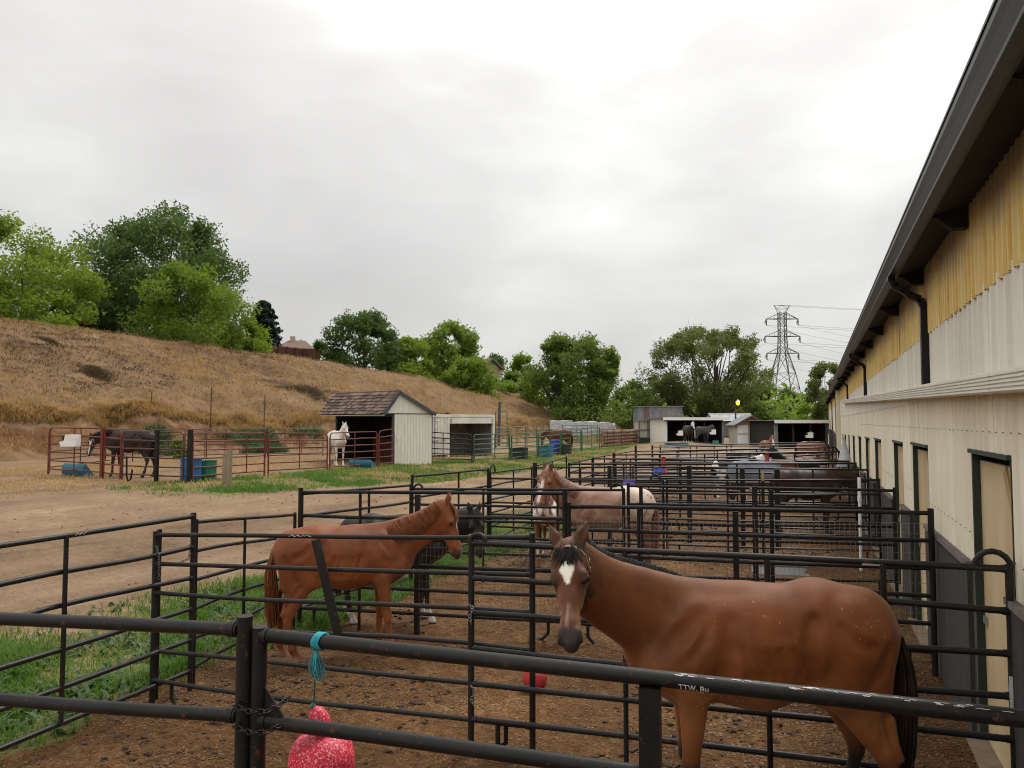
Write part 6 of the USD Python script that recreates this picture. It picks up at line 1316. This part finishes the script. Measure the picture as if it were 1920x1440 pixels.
def tree(name, label, base, H, W_, mat, n=11900, leaf=.30, seed=0, trunk=.22, crown0=.18, lobes=26, shape='round', bark='bark', open_=0.0, group=None, trunks=1, lean=(0, 0), branch=True, lobe_r=.22, inner=True):
    r = np.random.default_rng(seed); base = np.asarray(base, float); t = Thing(name, base, label, 'tree' if name not in ('bush', 'shrub') else 'bush', group)
    z0, z1 = H * crown0, H; C = []
    for k in range(lobes):
        f = r.uniform(.04, .98); a = r.uniform(0, 2 * np.pi)
        prof = {'round': math.sin(math.pi * (f * .82 + .13)) ** .7, 'cone': (1 - f) ** .8 * .95 + .05, 'vase': .35 + .65 * math.sin(math.pi * min(1, f * .75 + .2)) ** .8, 'dome': math.sqrt(max(0, 1 - (f * .97) ** 2.2)), 'column': .8 * math.sin(math.pi * (f * .8 + .15)) ** .5}[shape]
        rad = W_ / 2 * prof * r.uniform(.45, .92) if inner else W_ / 2 * prof * r.uniform(.75, .95)
        C.append([math.cos(a) * rad + lean[0] * f, math.sin(a) * rad + lean[1] * f, z0 + (z1 - z0) * f * (1 - lobe_r * .35)])
    C = np.array(C); R_ = np.full(len(C), min(W_, H) * lobe_r) * r.uniform(.6, 1.2, len(C)) * (np.interp(C[:, 2], [z0, z1], [1.1, .62]))
    C = C + base; v, f = leaf_cloud(C, R_, n, leaf, r)
    # finer twigs of leaves that break the outline
    m2 = n // 6; k = r.integers(0, len(C), m2); d = r.normal(0, 1, (m2, 3)); d[:, 2] = np.abs(d[:, 2]) * .8; d /= np.linalg.norm(d, axis=1, keepdims=True)
    C2 = C[k] + d * (R_[k] * r.uniform(.95, 1.28, m2))[:, None]; v2, f2 = leaf_cloud(C2, np.full(m2, leaf * .8), m2 * 2, leaf * .9, r)
    V_ = np.vstack([v, v2]); Fc = np.vstack([f, f2 + len(v)]); keep = V_[Fc].min(1)[:, 2] > base[2] - .2; t.part('crown', trimesh.Trimesh(V_, Fc[keep], process=False), mat)
    ms = []
    for q in range(trunks):
        o = base + [r.normal(0, .25 * (trunks > 1)) , r.normal(0, .25 * (trunks > 1)), -.6]; top = base + [r.normal(0, W_ * .04) + lean[0] * .5, r.normal(0, W_ * .04), z0 + (z1 - z0) * .5]
        if trunks > 1: top = top + [r.normal(0, W_ * .16), r.normal(0, W_ * .16), 0]
        kk = np.linspace(0, 1, 6)[:, None]; pth = o * (1 - kk) + top * kk + np.stack([np.sin(kk[:, 0] * 3 + q) * .12 * trunk * 5 * .3, np.cos(kk[:, 0] * 4 + q) * .05, kk[:, 0] * 0], -1)
        ms.append(tube(pth, np.linspace(trunk, trunk * .35, 6), 7))
        if branch:
            for c in C[r.permutation(len(C))[:max(6, lobes // (2 * trunks))]]:
                fz = np.clip((c[2] - base[2]) / H * .55, .12, .9); st = o * (1 - fz) + top * fz; mid = (st + c) / 2 + [0, 0, -.05 * H * r.uniform(0, 1)]; ms.append(tube([st, mid, c], [trunk * .38, trunk * .22, trunk * .07], 5, False))
                for _ in range(3): ms.append(tube([mid * .4 + c * .6, c + r.normal(0, 1, 3) * R_.mean() * .7], [trunk * .12, trunk * .03], 4, False))
    t.part('trunk', cat(ms), bark)
    return t
def tpos(u, d, dz=-.3):
    p = at_d(u, 700, d); return np.array([p[0], p[1], gz(p[0], p[1]) + dz])
def crown_size(u0, u1, vtop, d, base): return (u1 - u0) / F * d * WK, (CAM[2] + (790 - vtop) / F * d - base[2]) * .985
WK = 1.22
def T3(label, u0, u1, vtop, d, mat, seed, uc=None, name='tree', dz=-.3, **kw):
    b = tpos(uc if uc is not None else (u0 + u1) / 2, d, dz); w_, h_ = crown_size(u0, u1, vtop, d, b); return tree(name, label, b, h_, w_, mat, seed=seed, **kw)
T3('bright green tree at the left edge of the photo on the hilltop', -90, 165, 405, 72, 'leaf_bright', 101, n=15000, leaf=.34, crown0=.05, lobes=40, shape='vase', trunk=.25, lobe_r=.17)
WK = 1.08
T3('big dark green tree, the tallest on the hilltop', 165, 452, 388, 84, 'leaf_dark', 102, n=25500, leaf=.40, crown0=.16, lobes=52, shape='round', trunk=.4, lobe_r=.17)
T3('mid green tree in front of the tallest dark tree', 255, 468, 492, 76, 'leaf_mid', 103, n=16150, leaf=.33, crown0=.0, lobes=42, shape='round', trunk=.22, lobe_r=.19, dz=-1.0)
WK = 1.22
T3('low dark shrub tree between the two left trees', 168, 232, 560, 75, 'leaf_dark', 104, n=4080, leaf=.3, crown0=.0, lobes=14, shape='column')
T3('bare pale young tree beside the dark house', 172, 188, 535, 74, 'leaf_olive', 105, n=120, leaf=.2, crown0=.3, lobes=10, shape='column', trunk=.07, bark='pale_bark')
T3('low bright green bush on the ridge right of the mid green tree', 405, 500, 598, 82, 'leaf_bright', 106, name='bush', n=4420, leaf=.33, crown0=.0, lobes=18, shape='dome', lobe_r=.22, dz=-.8)
T3('dark red leaved bush under the left tree', 140, 180, 603, 71, 'leaf_purple', 107, name='bush', n=900, leaf=.3, crown0=.0, lobes=8, shape='dome', dz=-.8)
T3('dark round tree left of centre on the ridge', 612, 752, 584, 98, 'leaf_dark', 109, n=16150, leaf=.40, crown0=.0, lobes=40, shape='round', trunk=.25, lobe_r=.18, dz=-1.5)
T3('yellow green bushy tree right of the dark round tree', 742, 815, 628, 102, 'leaf_bright', 110, n=6120, leaf=.42, crown0=.0, lobes=22, shape='dome', dz=-2)
T3('tall loose green tree with a ragged top in the middle of the ridge', 778, 890, 596, 108, 'leaf_mid', 111, n=8840, leaf=.46, crown0=.12, lobes=34, shape='vase', trunk=.22, lobe_r=.14, dz=-1.5)
T3('low green shrubs along the ridge left of the tan house', 820, 925, 672, 100, 'leaf_mid', 112, name='bush', n=7140, leaf=.42, crown0=.0, lobes=26, shape='dome', lobe_r=.25, dz=-3)
T3('green tree behind the tan house', 870, 945, 645, 140, 'leaf_dark', 113, n=5100, leaf=.55, crown0=.1, lobes=20, dz=-2)
T3('pointed green trees right of the tan house', 945, 1005, 662, 122, 'leaf_mid', 114, n=5100, leaf=.5, crown0=.0, lobes=20, shape='column', dz=-3)
T3('brown leaved shrub right of the tan house', 935, 985, 690, 116, 'leaf_olive', 115, name='bush', n=2550, leaf=.45, crown0=.0, lobes=12, shape='dome', dz=-3, bark='pale_bark')
T3('distant green tree right of the far brown roof', 580, 625, 632, 125, 'leaf_dark', 116, n=3060, leaf=.5, crown0=.0, lobes=14, dz=-2)
T3('distant pale green tree left of the brown roof', 528, 575, 614, 135, 'leaf_mid', 117, n=3060, leaf=.55, crown0=.0, lobes=14, dz=-2)
def conifer(label, u0, u1, vtop, d, seed):
    b = tpos((u0 + u1) / 2, d, -1); w_, H = crown_size(u0, u1, vtop, d, b); r = np.random.default_rng(seed); t = Thing('conifer_tree', b, label, 'tree'); vs, fs, o = [], [], 0; br_ = []
    for k in range(150):
        f = r.uniform(.05, .98) ** .85; a = r.uniform(0, 6.283); L_ = w_ / 2 * (1 - f) ** .7 * r.uniform(.75, 1.1) + .3; st = b + [0, 0, H * f]; e = st + [math.cos(a) * L_, math.sin(a) * L_, L_ * .18]
        n = int(26 + 40 * L_ / w_); q = r.uniform(.15, 1, n)[:, None]; c = st * (1 - q) + e * q; v, fc = leaf_cloud(c, np.full(n, .35), n * 3, .42, r, up=-.2); vs.append(v); fs.append(fc + o); o += len(v); br_.append(tube([st, e], [.06, .02], 4, False))
    t.part('crown', trimesh.Trimesh(np.vstack(vs), np.vstack(fs), process=False), 'leaf_conifer'); t.part('trunk', cat(br_ + [tube([b + [0, 0, -1], b + [0, 0, H]], [.3, .04], 7)]), 'bark')
conifer('dark blue green pine left of the brown roof on the ridge', 452, 535, 563, 96, 108)
# trees of the valley
T3('dense green tree standing on the lower slope behind the tarped bales', 985, 1158, 628, 98, 'leaf_olive', 121, n=25500, leaf=.36, crown0=.0, lobes=60, shape='dome', trunk=.2, trunks=4, lobe_r=.16, dz=-.5)
T3('taller ragged green stems rising from the right of the slope tree', 1085, 1160, 640, 97, 'leaf_mid', 122, n=6460, leaf=.36, crown0=.25, lobes=28, shape='vase', trunk=.14, trunks=3, lobe_r=.13)
T3('bare leafless pale treetop above the slope tree', 1066, 1108, 630, 99, 'leaf_olive', 123, n=160, leaf=.25, crown0=.3, lobes=30, shape='column', trunk=.12, trunks=3, bark='pale_bark', lobe_r=.12)
T3('brown twiggy bush at the foot of the slope, left of the metal building', 1148, 1222, 712, 112, 'leaf_olive', 124, name='bush', n=5780, leaf=.36, crown0=.0, lobes=26, shape='dome', trunk=.12, trunks=5, bark='pale_bark')
T3('big open willow like tree behind the metal building', 1222, 1432, 608, 112, 'leaf_willow', 125, uc=1328, n=30000, leaf=.33, crown0=.24, lobes=120, shape='round', trunk=.42, trunks=3, lobe_r=.105)
T3('low willow limb spreading left over the metal building', 1205, 1290, 700, 108, 'leaf_willow', 126, n=4420, leaf=.33, crown0=.2, lobes=24, shape='dome', trunk=.2, trunks=2, lobe_r=.15)
T3('rounded green shrub mass right of the lamp', 1370, 1470, 752, 150, 'leaf_olive', 127, name='bush', n=6120, leaf=.6, crown0=.0, lobes=24, shape='dome', dz=-1)
T3('dark tree left of the tower foot', 1392, 1462, 722, 175, 'leaf_dark', 128, n=4420, leaf=.75, crown0=.05, lobes=22, dz=-1)
T3('dark tree right of the tower foot', 1450, 1512, 728, 180, 'leaf_dark', 129, n=4420, leaf=.75, crown0=.05, lobes=22, dz=-1)
T3('low green tree at the barn end', 1490, 1560, 750, 140, 'leaf_mid', 130, n=4420, leaf=.55, crown0=.0, lobes=20, shape='dome', dz=-1)
T3('olive tree rising behind the barn roof end', 1512, 1600, 672, 125, 'leaf_willow', 131, n=7140, leaf=.42, crown0=.15, lobes=40, shape='round', trunk=.25, trunks=2, lobe_r=.13)
T3('dark green hedge tree behind the low barn', 1290, 1400, 752, 135, 'leaf_olive', 132, n=6120, leaf=.5, crown0=.0, lobes=26, shape='dome', dz=-1)
T3('green tree mass between the slope and the big willow', 1160, 1240, 735, 150, 'leaf_mid', 133, n=4420, leaf=.6, crown0=.0, lobes=20, shape='dome', dz=-1)
T3('green weed clump at the foot of the bank behind the dark panel', 322, 355, 822, 40, 'leaf_mid', 144, name='bush', n=2210, leaf=.14, crown0=.0, lobes=10, shape='dome', dz=-.05, branch=False)
# woods along the horizon, one mass
r = np.random.default_rng(66); C = []
for u in np.arange(900, 1640, 5):
    d = 210 + 60 * math.sin(u * .05) + r.uniform(0, 60); p = at_d(u, 790, d); hgt = 6 + 5 * meshkit.fbm(np.array([[u * .02, 0, 0]]), 3, 8)[0]
    for _ in range(3): C.append([p[0] + r.normal(0, 3), p[1] + r.normal(0, 3), r.uniform(1, hgt)])
C = np.array(C); v, f = leaf_cloud(C, np.full(len(C), 3.4), 16000, 1.1, r); solo('far_wood', trimesh.Trimesh(v, f, process=False), 'leaf_mid', 'far green woodland along the valley behind the shelters', 'wood', kind='stuff')

# ------------------------------------------------------------------ houses on the ridge
def house(label, u0, u1, vbase, veave, vridge, d, wall, roof, ang=0.0, gable=False, D=8.0, wins=(), chimney=False):
    a = at_d(u0, vbase, d); Tm = frame_at([a[0], a[1], 0], HD + ang); W_ = (u1 - u0) / F * d; z0 = a[2] - 4; ze = at_d(u0, veave, d)[2]; zr = at_d(u0, vridge, d)[2]; t = Thing('house', a, label, 'house')
    t.part('wall', box([0, 0, z0], [W_, D, ze]).apply_transform(Tm), wall)
    if gable:
        t.part('gable', prism([(0, ze), (W_, ze), (W_ / 2, zr - .1)], .002, .2, 1).apply_transform(Tm), wall)
        for s_ in (1, -1): e = W_ / 2 + s_ * (W_ / 2 + .5); q = [(W_ / 2, zr), (e, ze - .25), (e, ze - .02), (W_ / 2, zr + .25)]; t.part('roof', prism(q if s_ > 0 else q[::-1], -.5, D + .4, 1).apply_transform(Tm), roof); t.part('barge_board', bar([W_ / 2, -.53, zr + .08], [e, -.53, ze - .16], .06, .3).apply_transform(Tm), 'stucco_dark')
    else:
        v = np.array([[-.5, -.5, ze - .1], [W_ + .5, -.5, ze - .1], [W_ + .5, D + .5, ze - .1], [-.5, D + .5, ze - .1], [W_ * .25, D / 2, zr], [W_ * .75, D / 2, zr]]); m = trimesh.Trimesh(v, [(0, 1, 5), (0, 5, 4), (1, 2, 5), (2, 3, 4), (2, 4, 5), (3, 0, 4), (0, 2, 1), (0, 3, 2)], process=False); t.part('roof', m.apply_transform(Tm), roof)
    for x, z, w_, h_ in wins:
        p_ = t.part('window', box([x * W_, -.06, ze - z - h_], [x * W_ + w_, .0, ze - z]).apply_transform(Tm), 'white_plastic'); t.part('pane', box([x * W_ + .1, -.08, ze - z - h_ + .1], [x * W_ + w_ - .1, -.062, ze - z - .1]).apply_transform(Tm), 'window_glass', parent=p_)
    if chimney: t.part('chimney', box([W_ * .3, D * .4, ze], [W_ * .3 + .8, D * .4 + .8, zr + .6]).apply_transform(Tm), 'stucco')
house('dark two storey house half hidden behind the left trees', 128, 228, 640, 552, 538, 98, 'stucco_dark', 'grey_shingle', .1, wins=((.6, .8, 1.2, 1.6),))
house('brown hipped roof house behind the dark red fence', 520, 582, 668, 652, 632, 118, 'stucco', 'tan_shingle', .2, chimney=True, D=9)
house('tan gabled house right of the middle of the ridge', 905, 942, 735, 690, 673, 125, 'stucco', 'tan_shingle', .5, True, wins=((.3, .5, 1.0, 1.5), (.62, 1.6, .9, 1.5)))
house('dark roofed house peeping between two ridge trees', 752, 780, 700, 640, 627, 130, 'stucco_dark', 'grey_shingle', .3, D=6)
# dark red board fence on the ridge
fa, fb = at_d(505, 660, 90), at_d(598, 672, 97); t = Thing('board_fence', fa, 'dark red board fence on the ridge in front of the brown roof', 'fence'); d_ = fb - fa; L_ = np.linalg.norm(d_[:2]); u_ = np.array([d_[0], d_[1], 0]) / L_; n = int(L_ / .32)
zt0, zt1 = at_d(505, 647, 90)[2], at_d(598, 657, 97)[2]
for i in range(n):
    c = fa + d_ * (i / n); e = fa + d_ * ((i + .94) / n); g = gz(c[0], c[1]) - .8; zt = zt0 + (zt1 - zt0) * i / n; t.part('board', bar([c[0], c[1], (g + zt) / 2], [e[0], e[1], (g + zt) / 2], .03, zt - g), 'fence_board')
for i in range(7):
    c = fa + d_ * (i / 6) + np.cross(u_, [0, 0, 1]) * .08; g = gz(c[0], c[1]) - .8; zt = zt0 + (zt1 - zt0) * i / 6; t.part('post', bar([c[0], c[1], g], [c[0], c[1], zt + .06], .14, .14), 'fence_board')
r = np.random.default_rng(3); gp = at_d(588, 655, 95); gp[2] = gz(gp[0], gp[1]); t = Thing('ornamental_grass', gp, 'tall blond ornamental grass at the end of the red board fence', 'grass')
st = [tube([gp + [r.normal(0, .3), r.normal(0, .3), 0], gp + [r.normal(0, .55), r.normal(0, .55), r.uniform(2.2, 3.4)]], [.03, .015], 3, False) for _ in range(60)]; t.part('stems', cat(st), 'hay_bit', kind='stuff')

T3('broad green shrubs filling the ridge between the round tree and the ragged tree', 690, 800, 668, 99, 'leaf_mid', 151, name='bush', n=5200, leaf=.40, crown0=.0, lobes=30, shape='dome', lobe_r=.25, dz=-3)
T3('low dark green shrubs on the ridge left of the dark round tree', 585, 650, 668, 101, 'leaf_dark', 152, name='bush', n=3200, leaf=.40, crown0=.0, lobes=18, shape='dome', lobe_r=.25, dz=-2)
T3('green shrubs below the tan house at the ridge edge', 900, 1000, 712, 112, 'leaf_mid', 153, name='bush', n=4200, leaf=.45, crown0=.0, lobes=26, shape='dome', lobe_r=.25, dz=-4)
T3('yellow green shrub at the upper edge of the slope, left of the slope tree', 965, 1040, 690, 106, 'leaf_bright', 154, name='bush', n=3000, leaf=.42, crown0=.0, lobes=20, shape='dome', lobe_r=.25, dz=-4)
T3('bright green lower boughs at the left edge of the ridge', -60, 160, 520, 69, 'leaf_bright', 155, name='bush', n=9000, leaf=.34, crown0=.0, lobes=40, shape='dome', lobe_r=.2, dz=-.8)
T3('small olive tree standing between the slope tree and the willow', 1150, 1230, 722, 118, 'leaf_olive', 156, n=3600, leaf=.42, crown0=.0, lobes=26, shape='dome', dz=-1)
# ------------------------------------------------------------------ the horses of the yard
def hpos(u, d, y=790.0):
    p = at_d(u, 790, d); return np.array([p[0], p[1], gz(p[0], p[1]) - .01])
bay = make_horse('horse', 'bay horse with a white diamond star, looking at the camera by the barn', hpos(1406, 4.9), math.pi + HD - .04, 1.045, .0125, poll=(1.15, .33, 1.80), face=(.03, .66, -.75), dorsal=(.24, .74, .62), hs=.935, hw=1.14, ear_spread=.36, mane_up=.045, fl=(.07, .17), color=coat_bay, mane='hair_black',
                 tail='hair_brown_black', mane_side=-1, hair_n=(900, 900), halter=True, ear=(-.9, .22), feet=(.02, -.05, -.02, .12), mane_len=.15)
wv_, q_, nn_ = bay.mesh; rb_ = np.random.default_rng(12); vb_ = bay.v
def flecks(n, x0, x1, z0, z1):
    k = np.nonzero((vb_[:, 0] > x0) & (vb_[:, 0] < x1) & (vb_[:, 2] > z0) & (vb_[:, 2] < z1) & (vb_[:, 1] > 0))[0]; k = rb_.choice(k, n); out = []
    for i in k:
        nr = nn_[i]; a_ = np.cross(nr, rb_.normal(0, 1, 3)); a_ /= np.linalg.norm(a_); b_ = np.cross(nr, a_); c_ = wv_[i] + nr * .004; s1, s2 = rb_.uniform(.0015, .0055), rb_.uniform(.001, .0025)
        out.append(trimesh.Trimesh(np.array([c_ - a_ * s1 - b_ * s2, c_ + a_ * s1 - b_ * s2, c_ + a_ * s1 + b_ * s2, c_ - a_ * s1 + b_ * s2]), [(0, 1, 2), (0, 2, 3)], process=False))
    return out
bay.part('bedding_flecks', cat(flecks(46, .0, .42, .86, 1.0) + flecks(14, -.75, -.45, 1.30, 1.6) + flecks(8, -.1, .3, 1.35, 1.5)), 'hay_fleck', kind='stuff')
chestnut = make_horse('horse', 'chestnut horse seen from its right side behind the leaning brace', hpos(655, 8.85), HD + .26, .975, .016, poll=(1.22, -.02, 1.75), face=(.27, -.16, -.94), dorsal=(.9, -.25, .3), color=coat_chestnut, mane='hair_chestnut', tail='hair_chestnut',
                      mane_side=-1, hair_n=(620, 520), ear=(-.85, .40), feet=(-.02, .10, -.06, .1), mane_len=.24, musc=.45)
blackh = make_horse('horse', 'black horse with four white socks standing behind the chestnut', hpos(745, 10.35), HD + .05, .93, .02, poll=(1.16, -.30, 1.60), face=(.15, -.50, -.85), dorsal=(.2, -.85, .5), color=lambda *a: coat_black(*a), coat='coat_dark',
                    mane='hair_black', tail='hair_black', feet=(-.05, .08, -.02, .08))
roan = make_horse('horse', 'red roan horse with a pale spotted rump and white blaze', hpos(1134, 13.5), math.pi + HD - .03, 1.03, .022, poll=(1.02, .42, 1.86), face=(.28, .45, -.85), dorsal=(.45, .78, .45), color=coat_roan, mane='hair_roan', tail='hair_roan',
                  mane_side=1, hair_n=(420, 260), mane_len=.24, thick=1.08)
paint = make_horse('horse', 'brown and white patched horse half hidden by the roan head', hpos(1026, 14.9), -1.35, .95, .025, poll=(1.0, 0, 1.72), face=(.45, 0, -.89), color=coat_paint, mane='hair_white', tail='hair_white', hair_n=(200, 120))
leftdark = make_horse('horse', 'dark brown horse with a white face marking behind the red pipe gate', hpos(243, 26.0), math.pi + HD + .05, 1.05, .028, poll=(1.06, .24, 1.32), face=(-.02, .50, -.86), dorsal=(.08, .86, .5), color=lambda *a: coat_black(*a, socks=False, star=True, brown=.25),
                      coat='coat_dark', mane='hair_black', tail='hair_black', hair_n=(240, 160), feet=(.05, -.12, .14, -.06))
white = make_horse('horse', 'white horse standing before the open shed behind the red panels', hpos(632, 34.6), -.62, 1.03, .03, poll=(.98, .02, 1.84), face=(.58, .10, -.80), color=coat_white, mane='hair_white', tail='hair_white', hair_n=(160, 120), ear=(-.9, .3))
brownh = make_horse('horse', 'brown horse eating inside the green pipe pen', hpos(1047, 53), math.pi + HD + .1, 1.1, .04, poll=(1.12, .1, 1.15), face=(.1, .1, -.98), color=coat_brown, mane='hair_brown_black', tail='hair_brown_black', hair_n=(80, 80))
darkbay = make_horse('horse', 'very dark bay horse with lowered head beside the barn wall', hpos(1512, 19.0), HD - .18, 1.03, .03, poll=(1.12, .05, 1.42), face=(.30, .0, -.95), color=lambda *a: coat_black(*a, socks=False, brown=1.0), coat='coat_dark', mane='hair_black', tail='hair_black', hair_n=(200, 120))
rugged = make_horse('horse', 'horse wearing a blue grey rug in the middle pens', hpos(1418, 23.6), HD - .1, 1.05, .035, poll=(1.10, -.1, 1.50), face=(.4, 0, -.9), color=coat_brown, mane='hair_black', tail='hair_black', hair_n=(120, 80))
M('rug_cloth', (0.13, 0.15, 0.19), 0.7, 0.2, 3, bump=0.3)
wv, q, nn = rugged.mesh; vb = rugged.v
keep = ((vb[q, 0].mean(1) > -.86) & (vb[q, 0].mean(1) < .66) & (vb[q, 2].mean(1) > .92) & (np.abs(vb[q, 1]).max(1) < .5) & ~((vb[q, 0].mean(1) > .40) & (vb[q, 2].mean(1) > 1.52)))
qq = q[keep]; us, inv = np.unique(qq, return_inverse=True); qq = inv.reshape(qq.shape)
rugged.part('rug', (wv[us] + nn[us] * .028, qq), 'rug_cloth', smooth=True)
pinto = make_horse('horse', 'black and white pinto horse beyond the grey rugged horse', hpos(1375, 28.0), HD + .2, 1.0, .04, poll=(1.05, -.2, 1.62), face=(.4, 0, -.9), color=coat_pinto, mane='hair_white', tail='hair_black', hair_n=(90, 60))
far1 = make_horse('horse', 'black horse with raised head near the end of the barn wall', hpos(1492, 29.5), math.pi + HD, 1.0, .045, poll=(1.02, .15, 1.92), face=(.7, .2, -.7), color=lambda *a: coat_black(*a, socks=False), coat='coat_dark', mane='hair_black', tail='hair_black', hair_n=(90, 60))
far2 = make_horse('horse', 'red horse with a wide white blaze facing the camera before the right shelter', hpos(1437, 45), -1.2, 1.02, .05, poll=(1.02, 0, 1.80), face=(.45, 0, -.89), color=lambda v, H, i, e: mixc(coat_chestnut(v, H, i, e), (.75, .72, .68), i * sstep(.06, .04, np.abs(H[:, 2]))), mane='hair_chestnut', tail='hair_chestnut', hair_n=(60, 50))
far3 = make_horse('horse', 'white headed horse standing in front of the left far shelter', hpos(1290, 67), -1.0, 1.0, .05, poll=(1.05, 0, 1.86), face=(.5, 0, -.85), color=lambda v, H, i, e: mixc(coat_black(v, H, i, e), (.7, .68, .64), i * 1.0), mane='hair_white', tail='hair_black', hair_n=(50, 40))
far4 = make_horse('horse', 'dappled grey horse inside the left far shelter', hpos(1318, 70), HD + .3, 1.0, .05, poll=(1.0, 0, 1.65), face=(.5, 0, -.85), color=lambda v, H, i, e: coat_grey(v, H, i, e) * .14, mane='hair_white', tail='hair_white', hair_n=(50, 40))
far5 = make_horse('horse', 'pale red horse grazing before the right far shelter', hpos(1520, 44), HD, 1.0, .05, poll=(1.12, 0, .95), face=(.1, 0, -.99), color=lambda v, H, i, e: np.tile([.33, .16, .11], (len(v), 1)), mane='hair_roan', tail='hair_roan', hair_n=(50, 40))
far6 = make_horse('horse', 'black horse standing side on between the far shelters and the pinto', hpos(1392, 38), HD, 1.0, .05, poll=(1.1, 0, 1.5), face=(.5, 0, -.85), color=lambda *a: coat_black(*a, socks=False), coat='coat_dark', mane='hair_black', tail='hair_black', hair_n=(50, 40))
